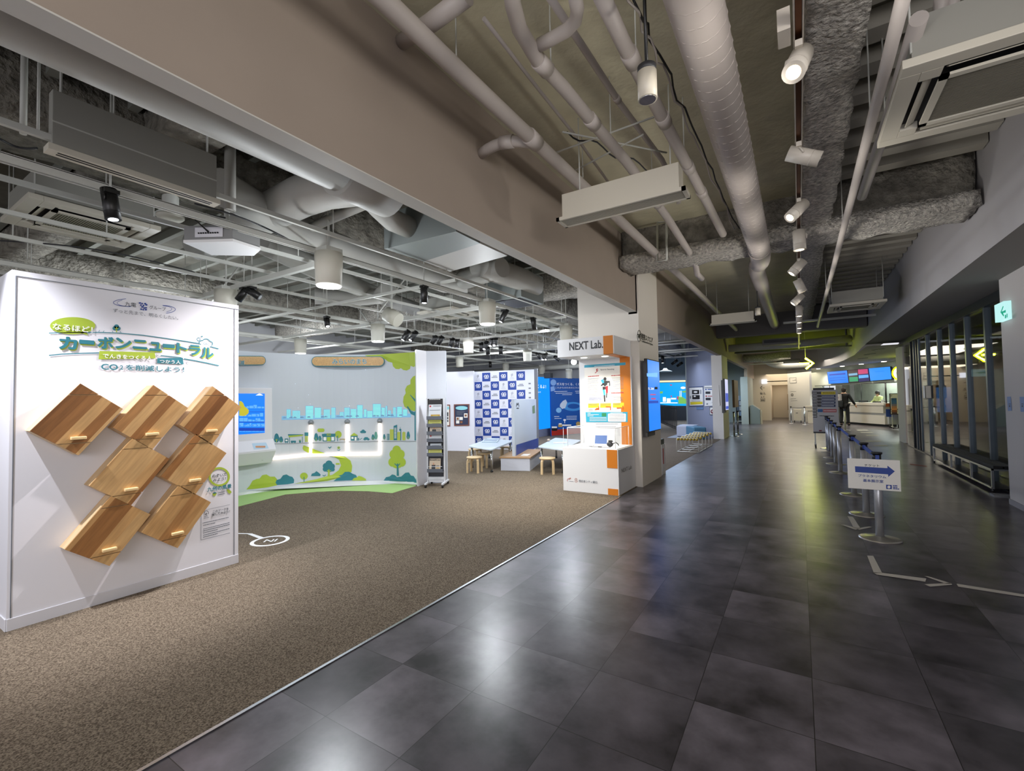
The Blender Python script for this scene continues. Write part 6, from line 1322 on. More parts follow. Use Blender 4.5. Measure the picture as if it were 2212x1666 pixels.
# ================================================================== LOBBY AND TICKET COUNTER
Z5 = Z(1600, 660, 5.205); Zf = Z(1560, 760, 8.332); Z7 = Z(1700, 640, 7.573); Zk = Z(1780, 820, 12.29)
ct = thing('ticket_counter', 'long white ticket counter with grey band in front of the office window', 'counter', (2.6, 27.3, 0))
c0, c1 = Vector((1.75, 28.9, 0)), Vector((3.21, 26.14, 0)); cd = (c1 - c0).normalized(); cn = TN
def cslab(name, z0, z1, inset, m, e=.0, dep=.5):
    a, b = c0 - cn * inset, c1 - cn * inset - cd * e
    return MB().prism([a + Vector((0, 0, z0)), b + Vector((0, 0, z0)), b - cn * (dep - inset) + Vector((0, 0, z0)), a - cn * (dep - inset) + Vector((0, 0, z0))], (0, 0, z1 - z0)).build(name, m, ct)
m_ct = mat('counter_white', 'd8d2c6', .4)
cslab('toe_kick', 0, .1, .12, M_DGREY); cslab('lower_panel', .1, .5, .0, m_ct); cslab('grey_band', .5, .6, .05, mat('band_grey', '8b8c8e', .5)); cslab('upper_panel', .6, .95, .03, m_ct, .12); cslab('counter_top', .95, 1.07, -.02, m_ct)
# glass screen over the counter
PG = Pl(c0 - cn * .1, cn); gs = thing('counter_screen', 'black framed clear screen standing on the ticket counter', 'screen guard', c0 + Vector((0, 0, 1.07)))
mb = MB()
A, B = PG.at(*Z5(832, 888)), PG.at(*Z5(1800, 832)); zt = 1.98
def gp(t, z): p = c0 - cn * .1 + cd * t; return Vector((p.x, p.y, z))
tA, tB = (A - c0).dot(cd), (B - c0).dot(cd)
mb.cyl(gp(tA, zt), gp(tB, zt), .015, seg=6)
for x, y, z0 in ((1000, 930, 1.07), (1145, 950, 1.07), (1355, 950, 1.07), (1632, 950, 1.07)):
    t = (PG.at(*Z5(x, y)) - c0).dot(cd); mb.cyl(gp(t, z0), gp(t, zt), .014 if x < 1600 else .03, seg=6)
mb.build('frame', M_BLACK, gs)
MB().add([gp(tA, 1.08), gp(tB, 1.08), gp(tB, zt), gp(tA, zt)], [(0, 1, 2, 3)]).build('pane', M_GLASS, gs)
# overhead displays
PT_ = Pl(TP + TN * .1, TN)
def tdisp(lab, poly, m, pr=()):
    vs = [PT_.at(*Z7(*p)) for p in poly]; c = sum(vs, Vector()) / 4; t = thing('overhead_display', lab, 'display', (c.x, c.y, min(v.z for v in vs)), group='displays above the ticket counter')
    MB().prism([v - TN * .06 for v in vs], TN * .058).build('housing', M_BLACK, t)
    ins = [v + (c - v) * .03 for v in vs]; MB().add(ins, [(0, 1, 2, 3)]).build('screen', m, t)
    for k, (polys, mm) in enumerate(pr): decal('screen_text', polys, PT_, mm, t, .004 + .002 * k, Z7)
tdisp('bright blue overhead display with a dark title bar, first over the ticket counter', [(652, 1240), (985, 1212), (1012, 1418), (680, 1436)], E_BLUE, [([[(690, 1278), (955, 1255), (957, 1280), (692, 1300)]], E_NAVY), ([[(700, 1340), (960, 1325), (960, 1330), (700, 1345)], [(705, 1375), (965, 1360), (965, 1365), (705, 1380)]], E_NAVY)])
tdisp('overhead display with dark picture over a green notice, second over the ticket counter', [(990, 1208), (1155, 1195), (1170, 1405), (1014, 1417)], scr('dark_screen', '3a2c36', .8), [([[(1005, 1270), (1150, 1255), (1155, 1290), (1010, 1305)]], E_PALE), ([[(1018, 1325), (1160, 1318), (1165, 1392), (1022, 1400)]], E_GREEN)])
tdisp('overhead display with red notice over lilac text, third over the ticket counter', [(1158, 1195), (1328, 1180), (1352, 1390), (1172, 1405)], scr('dusk_screen', '2a2c66', .8), [([[(1160, 1200), (1318, 1190), (1325, 1265), (1165, 1278)]], E_RED), ([[(1172, 1295), (1330, 1285), (1335, 1330), (1175, 1345)]], E_BLUE2)])
tdisp('wide light blue overhead display, last over the ticket counter by the pillar', [(1332, 1180), (1690, 1150), (1716, 1360), (1360, 1388)], scr('screen_mid_blue', '2f8bff', 1.0), [([[(1440, 1235), (1590, 1222), (1590, 1228), (1440, 1242)]], E_BLUE)])
for i, (x, y) in enumerate([(512, 1188), (905, 1145), (1215, 1110), (1585, 1068)]):
    p = PZ(*Z7(x, y), 2.9)
    tag(MB().cyl((p.x, p.y, 2.885), (p.x, p.y, 2.9), .09, seg=20).build('recessed_downlight', E_OFF), 'glowing recessed downlight in the lobby ceiling, %s from the lobby wall' % ['first', 'second', 'third', 'fourth'][i], 'downlight', 'downlights over the ticket counter')
    lamp('counter_beam', 'SPOT', (p.x, p.y, 2.87), 80, (1, .93, .8), (p.x, p.y, 0), .05, 120, .9)
for i, (x, y) in enumerate([(1490, 870), (1355, 945), (1240, 1015)]):
    p = PZ(*Z7(x, y), 2.9); tag(MB().box((p.x, p.y, 2.893), (.5, .07, .012), Matrix.Rotation(-1.08, 3, 'Z')).build('slot_vent', M_DGREY), 'dark slot vent in the lobby ceiling, %s along the row' % ['first', 'second', 'third'][i], 'vent', 'slot vents in the lobby ceiling')
p = PY(1949, 806, 22.4); nr = thing('neon_ring', 'glowing yellow neon ring partly hidden behind the grey pillar', 'neon sign', p)
MB().tube([p + Vector((.22 * math.cos(t), 0, .22 * math.sin(t))) for t in [2 * math.pi * i / 24 for i in range(24)]], .04, 8, closed=True).build('neon_tube', scr('ring_core', 'f4f4a0', 4.0), nr); MB().tube([p + Vector((.24 * math.cos(t), .06, .24 * math.sin(t))) for t in [2 * math.pi * i / 24 for i in range(24)]], .06, 8, closed=True).build('halo_tube', scr('ring_halo', 'd4e800', 6.0), nr); MB().cyl(p + Vector((0, 0, .2)), (p.x, p.y, 2.9), .01, seg=6).build('hanger_rod', M_RAIL, nr)
# things on the counter
def on(t, d): q = c0 + cd * t - cn * d; return q
q = on(2.35, .35); tag(MB().box((q.x, q.y, 1.10), (.5, .3, .06), Matrix.Rotation(-1.08, 3, 'Z')).build('document_tray', M_BLACK), 'black document tray on the ticket counter near its end', 'tray')
q = on(1.25, .35); tag(MB().box((q.x, q.y, 1.12), (.3, .25, .1), Matrix.Rotation(-1.08, 3, 'Z')).build('ticket_printer', M_DGREY), 'dark ticket printer on the counter before the staff member', 'printer')
q = on(2.75, .2); tag(MB().box((q.x, q.y, 1.14), (.03, .16, .14), Matrix.Rotation(.5, 3, 'Z')).build('price_card', M_PAPER), 'small white card standing at the end of the ticket counter', 'card')
# people
def skin_mesh(name, verts, edges, radii, m, parent, levels=2, root=0):
    me = bpy.data.meshes.new(name); me.from_pydata([tuple(v) for v in verts], edges, []); me.materials.append(m)
    o = bpy.data.objects.new(name, me); COL.objects.link(o); o.parent = parent
    md = o.modifiers.new('skin', 'SKIN'); md.use_smooth_shade = True
    for i, r in enumerate(radii): me.skin_vertices[0].data[i].radius = r if isinstance(r, tuple) else (r, r)
    me.skin_vertices[0].data[root].use_root = True
    sb_ = o.modifiers.new('subd', 'SUBSURF'); sb_.levels = 1; sb_.render_levels = levels
    return o
def person(lab, loc, rz, arm_r, arm_l, top_m, leg_m, hair_m, skin, lean=0.0, hair_len=.0, sc=1.0):
    t = thing('person', lab, 'person', loc, rz); t.scale = (sc, sc, sc)
    L0 = lean
    V = dict(pel=(0, 0, .93), wai=(0, .02 + L0 * .2, 1.08), che=(0, .03 + L0 * .7, 1.28), nkb=(0, .0 + L0, 1.45), nk=(0, .02 + L0 * 1.1, 1.52), hd=(0, .04 + L0 * 1.2, 1.62), ht=(0, .03 + L0 * 1.2, 1.70),
             sr=(.18, 0 + L0, 1.42), sl=(-.18, 0 + L0, 1.42), hr=(.10, 0, .90), hl=(-.10, 0, .90), kr=(.12, .02, .48), kl=(-.13, .03, .48), ar=(.13, -.02, .09), al=(-.15, -.02, .09), tr=(.14, .15, .035), tl=(-.17, .15, .035))
    V['er'], V['wr'] = arm_r; V['el'], V['wl'] = arm_l
    R_ = dict(pel=(.15, .11), wai=(.135, .1), che=(.16, .11), nkb=(.09, .08), nk=.052, hd=(.075, .092), ht=(.055, .07), sr=.06, sl=.06, hr=.09, hl=.09, kr=.058, kl=.058, ar=.042, al=.042, tr=.035, tl=.035, er=.042, el=.042, wr=.028, wl=.028)
    Eg = [('pel', 'wai'), ('wai', 'che'), ('che', 'nkb'), ('nkb', 'nk'), ('nk', 'hd'), ('hd', 'ht'), ('nkb', 'sr'), ('nkb', 'sl'), ('sr', 'er'), ('er', 'wr'), ('sl', 'el'), ('el', 'wl'), ('pel', 'hr'), ('pel', 'hl'), ('hr', 'kr'), ('hl', 'kl'), ('kr', 'ar'), ('kl', 'al'), ('ar', 'tr'), ('al', 'tl')]
    for s_ in 'rl':                                      # palm, fingers, thumb
        e, w = Vector(V['e' + s_]), Vector(V['w' + s_]); d = (w - e).normalized(); sx = Vector((1 if s_ == 'r' else -1, 0, 0)); sd = d.cross(sx).normalized()
        V['pm' + s_] = w + d * .07; R_['pm' + s_] = (.036, .02); Eg.append(('w' + s_, 'pm' + s_))
        for k, ln in enumerate((.07, .08, .075, .06)):
            b = w + d * .09 + sd * (.024 - .016 * k); m_ = b + d * ln * .55; tip = m_ + d * ln * .4 - sx * .018
            for n_, v_, r_ in (('a', b, .009), ('b', m_, .0085), ('c', tip, .0075)): V['f%s%d%s' % (s_, k, n_)] = v_; R_['f%s%d%s' % (s_, k, n_)] = r_
            Eg += [('pm' + s_, 'f%s%da' % (s_, k)), ('f%s%da' % (s_, k), 'f%s%db' % (s_, k)), ('f%s%db' % (s_, k), 'f%s%dc' % (s_, k))]
        V['th' + s_] = w + d * .05 + sd * .045; V['tk' + s_] = w + d * .085 + sd * .062 - sx * .01; R_['th' + s_] = .011; R_['tk' + s_] = .009; Eg += [('w' + s_, 'th' + s_), ('th' + s_, 'tk' + s_)]
    K_ = list(V); ix = {k: i for i, k in enumerate(K_)}
    body = skin_mesh('body', [V[k] for k in K_], [(ix[a], ix[b]) for a, b in Eg], [R_[k] for k in K_], skin, t, 2, ix['pel'])
    h = Vector(V['hd'])
    MB().ball(h + Vector((.033, .082, .005)), .012, 8, 6).ball(h + Vector((-.033, .082, .005)), .012, 8, 6).build('eyes', M_INK, t, local=True)
    MB().cyl(h + Vector((0, .088, .0)), h + Vector((0, .112, -.025)), .008, .014, 8).build('nose', skin, t, local=True); MB().box(h + Vector((0, .082, -.055)), (.045, .012, .01)).build('mouth', mat('lip', '8a4a42', .5), t, local=True)
    MB().ball(h + Vector((.083, .005, -.01)), .025, 8, 6, (.4, .8, 1.2)).ball(h + Vector((-.083, .005, -.01)), .025, 8, 6, (.4, .8, 1.2)).build('ears', skin, t, local=True)
    hb = MB().ball(h + Vector((0, -.018, .035)), .108, 18, 12, (.95, 1.0, .95)).ball(h + Vector((0, -.055, -.02 - hair_len * .5)), .085, 14, 10, (.98, .7, 1.1 + hair_len * 4))
    hb.build('hair', hair_m, t, local=True)
    def part(nm, keys, edges, rad, m): 
        i2 = {k: i for i, k in enumerate(keys)}
        return skin_mesh(nm, [P2[k] for k in keys], [(i2[a], i2[b]) for a, b in edges], [rad[k] for k in keys], m, t, 1)
    P2 = dict(V); P2['hem'] = (0, 0, .86); P2['cr'] = Vector(V['wr']).lerp(Vector(V['er']), .08); P2['cl'] = Vector(V['wl']).lerp(Vector(V['el']), .08); P2['col'] = Vector(V['nkb']) + Vector((0, 0, .03))
    part('jacket', ['wai', 'hem', 'che', 'nkb', 'col', 'sr', 'sl', 'er', 'el', 'cr', 'cl'], [('wai', 'hem'), ('wai', 'che'), ('che', 'nkb'), ('nkb', 'col'), ('nkb', 'sr'), ('nkb', 'sl'), ('sr', 'er'), ('er', 'cr'), ('sl', 'el'), ('el', 'cl')],
         dict(wai=(.18, .14), hem=(.19, .15), che=(.195, .145), nkb=(.13, .11), col=.075, sr=.085, sl=.085, er=.066, el=.066, cr=.05, cl=.05), top_m)
    P2['ur'] = (.135, -.02, .07); P2['ul'] = (-.155, -.02, .07)
    part('trousers', ['pel', 'hr', 'hl', 'kr', 'kl', 'ur', 'ul'], [('pel', 'hr'), ('pel', 'hl'), ('hr', 'kr'), ('hl', 'kl'), ('kr', 'ur'), ('kl', 'ul')], dict(pel=(.175, .14), hr=.115, hl=.115, kr=.085, kl=.085, ur=.075, ul=.075), leg_m)
    for x in (.135, -.16): MB().ball((x, .05, .045), .075, 12, 8, (.62, 1.75, .6)).build('shoe', M_BLACK, t, local=True)
    return t
m_blk = mat('black_cloth', '17181b', .8); m_hair = mat('dark_hair', '1c1613', .7); m_skin = mat('skin', 'c79b7c', .5)
pr_ = person('person in black clothes with a backpack, standing at the ticket counter seen from behind', (1.82, 27.0, 0), math.radians(-25), ((.30, .08, 1.14), (.36, .22, .93)), ((-.27, .06, 1.15), (-.24, .24, 1.06)), m_blk, m_blk, m_hair, m_skin, sc=1.03)
bp = thing('backpack', 'black backpack with a white upper panel and red-brown emblem on the standing person', 'backpack', wm(pr_) @ Vector((-.12, -.27, .84)), math.radians(-25))
MB().box((0, 0, .16), (.32, .18, .30)).build('lower_pouch', mat('bag_black', '15191c', .6), bp, local=True, bevel=.03); MB().box((-.03, -.02, .47), (.31, .16, .31)).build('upper_panel', mat('bag_white', 'a9a5a2', .6), bp, local=True, bevel=.02)
mb = MB()
for i in range(16):
    a, b = 2 * math.pi * i / 16, 2 * math.pi * (i + 1) / 16
    mb.add([(-.03 + r * math.cos(t), -.102, .46 + r * .85 * math.sin(t)) for r, t in ((.07, a), (.07, b), (.045, b), (.045, a))], [(0, 1, 2, 3)])
mb.box((-.055, -.102, .46), (.02, .002, .05)).box((0, -.102, .46), (.02, .002, .05)); mb.build('emblem', mat('maroon', '7a3038', .5), bp, local=True)
for x in (-.13, .09): MB().tube([(x, .07, .6), (x, .18, .62), (x, .26, .5)], .014, 6).build('strap', M_BLACK, bp, local=True)
q = on(1.62, .92)
person('staff member in a pale yellow jacket leaning behind the ticket counter screen', (q.x, q.y, 0), math.atan2(-TN.x, TN.y), ((.26, .2, 1.2), (.2, .4, 1.12)), ((-.26, .2, 1.2), (-.18, .4, 1.12)), mat('pale_yellow_cloth', 'd5dc9a', .8), m_blk, m_hair, m_skin, lean=.12, hair_len=.04, sc=.93)
# poster stand beside the counter
ps = thing('poster_stand', 'black framed sunset poster stand on casters beside the ticket counter', 'poster stand', (3.45, 25.0, 0))
PP_ = Pl((0, 25.0, 0), (0, -1, 0)); cs4 = [(1670, 990), (1805, 985), (1818, 1228), (1682, 1234)]
vs = [PP_.at(*Z5(*p)) for p in cs4]; x0, x1, z0, z1 = vs[3].x, vs[1].x, vs[2].z, vs[0].z
MB().bb((x0, 25.0, z0), (x1, 25.03, z1)).build('frame', M_BLACK, ps); MB().bb((x0 + .03, 24.995, z0 + .24), (x1 - .03, 25.0, z1 - .03)).build('sheet', M_PAPER, ps); MB().bb((x0 + .03, 24.995, z0 + .03), (x1 - .03, 25.0, z0 + .21)).build('lower_sheet', M_PAPER, ps)
w = x1 - x0
for i, c_ in enumerate(['2f5b8f', '3c6ea8', '4b6f9f', '8a7f8c', 'c48a63', 'e0955a', 'a8663f', '5b4444']): MB().bb((x0 + .05, 24.992, z1 - .2 - (i + 1) * .085), (x1 - .16, 24.995, z1 - .2 - i * .085)).build('photo_band', mat('sunset_' + c_, c_, .5), ps)
fine('fine_print', [(1680, 1012, 1705, 1011), (1678, 1022, 1700, 1021), (1790, 1060, 1798, 1100), (1690, 1190, 1790, 1185)], Pl((0, 24.99, 0), (0, -1, 0)), M_INK, ps, 4, Z5)
for x in (x0 + .06, x1 - .02): MB().bb((x - .015, 25.0, .08), (x + .015, 25.03, z0)).build('leg', M_RAIL, ps); MB().bb((x - .015, 24.75, .06), (x + .015, 25.3, .085)).build('foot', M_RAIL, ps)
for x in (x0 + .06, x1 - .02):
    for y in (24.77, 25.27): MB().cyl((x - .012, y, .03), (x + .012, y, .03), .03, seg=10).build('caster', M_BLACK, ps)
s0 = PP_.at(*Z5(1640, 1168)); tag(MB().bb((s0.x, 25.2, s0.z - .33), (s0.x + .23, 25.22, s0.z)).build('blue_sign', M_NAVY), 'small blue square sign on the end of the ticket counter', 'sign')
s0 = PP_.at(*Z5(1640, 1105)); tag(MB().bb((s0.x, 25.25, s0.z - .14), (s0.x + .16, 25.26, s0.z)).build('red_sign', mat('rust', 'a8562c', .5)), 'small reddish mark on the ticket counter end above the blue sign', 'sign')
cr = thing('cart', 'grey plastic crate cart under the sunset poster', 'cart', (3.45, 25.55, 0)); MB().bb((3.25, 25.4, .14), (3.65, 25.75, .6)).build('crate', mat('crate_grey', '9fa2a0', .5), cr, bevel=.02)
for x in (3.3, 3.6):
    for y in (25.45, 25.7): MB().cyl((x - .015, y, .07), (x + .015, y, .07), .07, seg=12).build('wheel', M_BLACK, cr)
# end wall: light sign, pictograms, frames
PE2 = Pl((0, 31.3, 0), (0, -1, 0))
v = [PE2.at(*Zf(*p)) for p in ((715, 500), (805, 500), (805, 575), (715, 575))]
tag(MB().bb((v[3].x, 31.18, v[3].z), (v[1].x, 31.3, v[1].z)).build('light_sign', scr('sign_white', 'f4f4ff', 2.0)), 'glowing white square light sign on the lobby end wall', 'sign')
pc = thing('wall_pictogram', 'black arrow, toilet, wheelchair and lift pictograms on the lobby end wall', 'wall sign', (-1.8, 31.3, 1.4))
decal('arrow_print', stroke([(720, 615), (685, 650), (725, 690)], 9) + stroke([(725, 650), (765, 650)], 6) + stroke([(715, 630), (705, 650), (718, 668)], 5), PE2, M_INK, pc, .004, Zf)
decal('toilet_print', [ell(690, 733, 6, 6), [(682, 742), (698, 742), (695, 772), (685, 772)], ell(714, 733, 6, 6), [(708, 742), (720, 742), (725, 772), (703, 772)]], PE2, M_INK, pc, .004, Zf)
decal('wheelchair_print', [ell(752, 731, 5, 5)] + stroke(ptsarc(762, 758, 16, 16, 60, 300), 5) + stroke([(752, 738), (756, 756), (774, 758), (786, 774)], 5), PE2, M_INK, pc, .004, Zf)
decal('lift_print', stroke([(694, 838), (768, 838), (768, 896), (694, 896), (694, 838)], 6) + [rec(704, 858, 718, 885), rec(724, 858, 738, 885), rec(744, 858, 758, 885)] + stroke([(708, 800), (708, 825)], 5) + stroke([(700, 815), (708, 826), (717, 815)], 5) + stroke([(748, 826), (748, 800)], 5) + stroke([(740, 810), (748, 799), (757, 810)], 5), PE2, M_INK, pc, .004, Zf)
PEw = Pl((-.55, 31.3, 0), (-1.8, -1.05, 0))
framed('framed_notice', 'thin framed white notice high on the white lobby wall', 'framed notice', [(1215, 468), (1333, 462), (1337, 562), (1218, 567)], PEw, M_GREYINK, mat('lobby_white', 'cfcfcc', .7), .015, [('arrow_print', stroke([(1265, 518), (1322, 512)], 6) + stroke([(1310, 500), (1325, 515)], 5), M_INK)], Zf)
lk = thing('wall_lettering', 'small black locker symbol and text on the white lobby wall', 'wall sign', (-.3, 30.9, 1.2))
decal('locker_symbol', [rrect(1240, 755, 1280, 800, 10)], PEw, M_INK, lk, .004, Zf); decal('symbol_hole', [rec(1252, 768, 1268, 785)], PEw, M_PAPER, lk, .006, Zf); fine('fine_print', [(1230, 718, 1330, 714), (1230, 850, 1330, 845), (1235, 885, 1350, 880)], PEw, M_GREYINK, lk, 7, Zf)
# podium, racks, posts, counters
P_ = [PY(*Zf(*p), 27.1) for p in ((497, 972), (545, 958), (680, 1045), (690, 1303), (500, 1303))]
pd = thing('reception_podium', 'grey-green podium with sloping top at the end of the third opening', 'podium', (-2.0, 27.1, 0))
for p in P_[3:]: p.z = 0
mb = MB().prism(P_, (0, .7, 0)); mb.build('body', mat('podium_grey', '6c7572', .6), pd, bevel=.01)
a = PY(*Zf(705, 1060), 27.2); MB().bb((P_[3].x, 27.15, 0), (P_[3].x + .06, 27.75, a.z)).build('side_panel', mat('podium_side', 'a39c88', .6), pd)
rk2 = thing('leaflet_rack', 'black wire leaflet rack standing inside the third opening', 'leaflet rack', (-2.9, 28.6, 0))
v0, v1 = PY(*Zf(245, 795), 28.5), PY(*Zf(408, 1270), 28.5); X0, X1, ZT = v0.x, v1.x, v0.z
for x in (X0, X1): MB().bb((x - .015, 28.5, 0), (x + .015, 28.55, ZT)).build('post', M_BLACK, rk2)
MB().bb((X0, 28.56, .1), (X1, 28.57, ZT)).build('back_plate', M_DGREY, rk2); MB().bb((X0, 28.4, .06), (X1, 28.6, .1)).build('base_shelf', M_RAIL, rk2)
R = random.Random(5)
for r_ in range(4):
    zz = .35 + r_ * (ZT - .35) / 4; MB().bb((X0, 28.42, zz), (X1, 28.56, zz + .02)).build('shelf', M_BLACK, rk2)
    for k in range(3):
        xa = X0 + .03 + k * (X1 - X0 - .03) / 3; c_ = R.choice(['c8ccd0', '3f5f8f', '8aa0b8', 'd9d4c4', '5f6a78'])
        tag(MB().box((xa + .07, 28.47, zz + .02 + .14), (.13, .01, .26), Matrix.Rotation(.15, 3, 'X')).build('leaflet', mat('leaflet_' + c_, c_, .5)), '%s leaflet in the black wire rack, %s place on the %s shelf' % ({'c8ccd0': 'pale grey', '3f5f8f': 'blue', '8aa0b8': 'misty blue', 'd9d4c4': 'cream', '5f6a78': 'slate'}[c_], ['first', 'second', 'third'][k], ['lowest', 'second', 'third', 'top'][r_]), 'leaflet', 'leaflets in the wire rack')
def spost(lab, x, y, h=.86):
    t = thing('stand_post', lab, 'post', (x, y, 0), group='slim metal stand posts')
    MB().lathe([(.17, 0), (.17, .008), (.05, .02), (0, .022)], (0, 0, 0), 24).build('base', M_STEEL, t, local=True); MB().cyl((0, 0, .01), (0, 0, h), .03, seg=14).build('pole', M_STEEL, t, local=True); MB().cyl((0, 0, h), (0, 0, h + .04), .036, seg=14).build('head', M_BLACK, t, local=True)
spost('slim steel post in front of the second column', -2.08, 18.75, .88); spost('slim steel post just behind the first one at the second column', -2.06, 19.8, .88)
spost('slim steel post before the lobby niche, at the start of the black belt', -.39, 28.2); spost('slim steel post in front of the white cabinet, in the black belt', .2, 27.05)
tag(MB().tube([(-.39, 28.2, .85), (-.1, 27.62, .83), (.2, 27.05, .85)], .012, 6).tube([(.2, 27.05, .85), (.9, 26.9, .83)], .012, 6).build('black_belt', M_BLACK), 'black barrier belt strung before the white lobby cabinet', 'barrier belt')
wc = thing('lobby_cabinet', 'white lobby cabinet on legs behind the black belt', 'cabinet', (.1, 29.0, 0)); a, b = PY(*Zf(1290, 1215), 29.0), PY(*Zf(1425, 1040), 29.0)
MB().bb((a.x, 29.0, .12), (b.x, 29.45, b.z)).build('body', M_LOBBY, wc); MB().bb((a.x + .1, 28.99, .5), (a.x + .2, 29.0, .53)).build('handle', M_INK, wc)
for x in (a.x + .03, b.x - .03): MB().bb((x - .02, 29.03, 0), (x + .02, 29.07, .12)).build('leg', M_BLACK, wc)
a, b = PY(*Zf(1525, 1270), 28.6), PY(*Zf(1640, 975), 28.6)
wc2 = thing('side_counter', 'white side counter partly hidden behind the schedule board', 'counter', (.7, 28.6, 0)); MB().bb((a.x + .05, 28.65, 0), (1.3, 29.1, b.z - .25)).build('body', M_LOBBY, wc2); MB().bb((a.x - .05, 28.6, b.z - .25), (1.35, 29.15, b.z)).build('counter_top', M_LOBBY, wc2)
# ================================================================== CEILING OF THE EXHIBITION HALL
lumpy('hall_girder', '', (-5.4, -3, 3.62), (-4.75, 19.5, 4.2), .03, M_ROCKD, seed=6, step=.22)
lumpy('hall_girder', '', (-10.6, -3, 3.62), (-10.0, 19.5, 4.2), .03, M_ROCKD, seed=7, step=.3)
lumpy('hall_girder', '', (-14, 8.2, 3.6), (-2.5, 8.7, 4.2), .03, M_ROCK, seed=8, step=.22)
lumpy('hall_girder', '', (-14, 1.6, 3.75), (-2.5, 2.0, 4.2), .03, M_ROCKD, seed=11, step=.22)
lumpy('hall_girder', '', (-14, 14.2, 3.6), (-2.5, 14.7, 4.2), .03, M_ROCKD, seed=9, step=.3)
mb = MB()
for i in range(46): mb.bb((-14.8, -2 + i * .5, 4.03), (-2.5, -1.93 + i * .5, 4.16))
struct('ceiling_joist', mb, mat('joist', '8e9088', .7))
# lighting grid: main tracks both ways, thin tie pipes, hanger rods
gr = thing('lighting_grid', 'wide suspended pale grid of tracks and pipes under the hall ceiling', 'lighting grid', (-8, 8, 3.1))
GZ = 3.13
for x in (-4.345, -7.49, -10.74): MB().bb((x - .025, -3, GZ - .02), (x - .015, 19.6, GZ + .035)).bb((x + .015, -3, GZ - .02), (x + .025, 19.6, GZ + .035)).bb((x - .025, -3, GZ + .03), (x + .025, 19.6, GZ + .04)).build('track', M_RAIL, gr)
for x in (-4.05, -5.05, -5.9, -6.75, -8.6, -9.6, -11.9): MB().bb((x - .016, -3, GZ + .1), (x + .016, 19.6, GZ + .14)).build('tie_pipe', M_RAIL, gr)
for y in (-.3, 3.3, 6.5, 9.66, 13.15, 16.75): MB().bb((-14.5, y - .028, GZ - .02), (-4.345, y + .028, GZ + .04)).build('cross_track', M_RAIL, gr)
for y in (5.0, 8.6, 12.2, 15.8): MB().bb((-14.5, y - .016, GZ + .06), (-4.05, y + .016, GZ + .1)).build('cross_pipe', M_RAIL, gr)
MB().bb((-8.1, 11.18, GZ - .02), (-7.49, 11.24, GZ + .03)).build('cross_track', M_RAIL, gr)
for k, x in enumerate((-4.05, -5.05, -5.9, -6.75, -7.49, -8.6, -9.6, -10.74)):
    for i in range(11): MB().cyl((x, -.6 + i * 1.8 + (k % 3) * .25, GZ + .1), (x, -.6 + i * 1.8 + (k % 3) * .25, 4.15), .006, seg=5).build('hanger_rod', M_RAIL, gr)
for x, y, x2 in ((-6.75, 6.0, -5.9), (-8.6, 7.5, -9.6), (-6.75, 9.5, -7.6), (-5.9, 11.4, -5.0), (-9.6, 4.2, -8.6), (-8.6, 12.6, -9.6), (-6.75, 13.0, -5.9)): MB().cyl((x, y, GZ + .1), (x2, y + .2, 4.1), .016, seg=6).build('brace', M_RAIL, gr)
# drum lights
def drum(lab, px, py, lit, power=0, sc=1.0, z=3.11):
    p = PZ(px, py, z); r = .143 * sc
    t = thing('drum_pendant', lab, 'pendant lamp', p, group='white drum lamps under the hall grid')
    MB().lathe([(0, 0), (r, 0), (r, -.165), (r * .96, -.175), (r * .93, -.34), (r * .86, -.36), (r * .8, -.35), (r * .75, -.30)], (0, 0, 0), 32).build('shade', mat('drum_cream', 'cfcdc0', .45), t, local=True)
    MB().cyl((0, 0, -.335), (0, 0, -.33), r * .76, seg=24).build('diffuser', E_LAMP if lit else mat('lamp_off', 'a8a69c', .3), t, local=True)
    MB().box((0, 0, .02), (.2, .2, .06)).build('track_clip', M_RAIL, t, local=True)
    MB().cyl((0, 0, .04), (0, 0, 4.15 - z), .012, seg=8).build('hanger_rod', M_RAIL, t, local=True)
    if power:
        lamp('hall_light', 'SPOT', (p.x, p.y, 2.72), power, (.9, .95, 1), (p.x, p.y, 0), .1, 150, .6); lamp('drum_spill', 'POINT', (p.x, p.y, 2.65), power * .45, (.9, .95, 1), None, .12)
Z10 = Z(780, 500, 4.608)
drum('big lit white drum lamp closest to the bulkhead, beyond the projector', 710, 548, 1, 105)
drum('lit white drum lamp in front of the checkered backdrop aisle, by a black spotlight', *Z10(1255, 712), 1, 90)
drum('lit cream drum lamp over the mural wall end', *Z10(167, 928), 1, 95)
drum('white drum lamp over the middle of the mural wall', 649, 733, 1, 70)
drum('dim white drum lamp behind the mural wall end, between black spotlights', *Z10(1067, 1080), 0)
drum('dim white drum lamp above the booth hood', *Z10(2040, 945), 1, 70)
drum('small white drum lamp in front of the far wall, above the partition', *Z10(980, 1256), 0)
drum('white drum lamp before the booth hood, over the checkered board end', *Z10(1655, 1185), 0, 0)
drum('small dark drum lamp over the checkered backdrop', *Z10(1440, 1312), 0)
drum('small dark drum lamp over the blue projection screen', *Z10(1800, 1345), 0, z=2.98)
drum('small pale drum lamp over the navy display board', *Z10(2068, 1382), 0, z=2.7)
drum('cream drum lamp just above the end of the white exhibit wall', 488, 628, 0)
for x, y in ((-9.5, 3.5), (-8.5, 12.5), (-6.0, 14.5), (-12, 8)): lamp('hall_light', 'POINT', (x, y, 2.65), 80, (.9, .95, 1), None, .12)  # bare point lights, no drum lamp hangs at these places
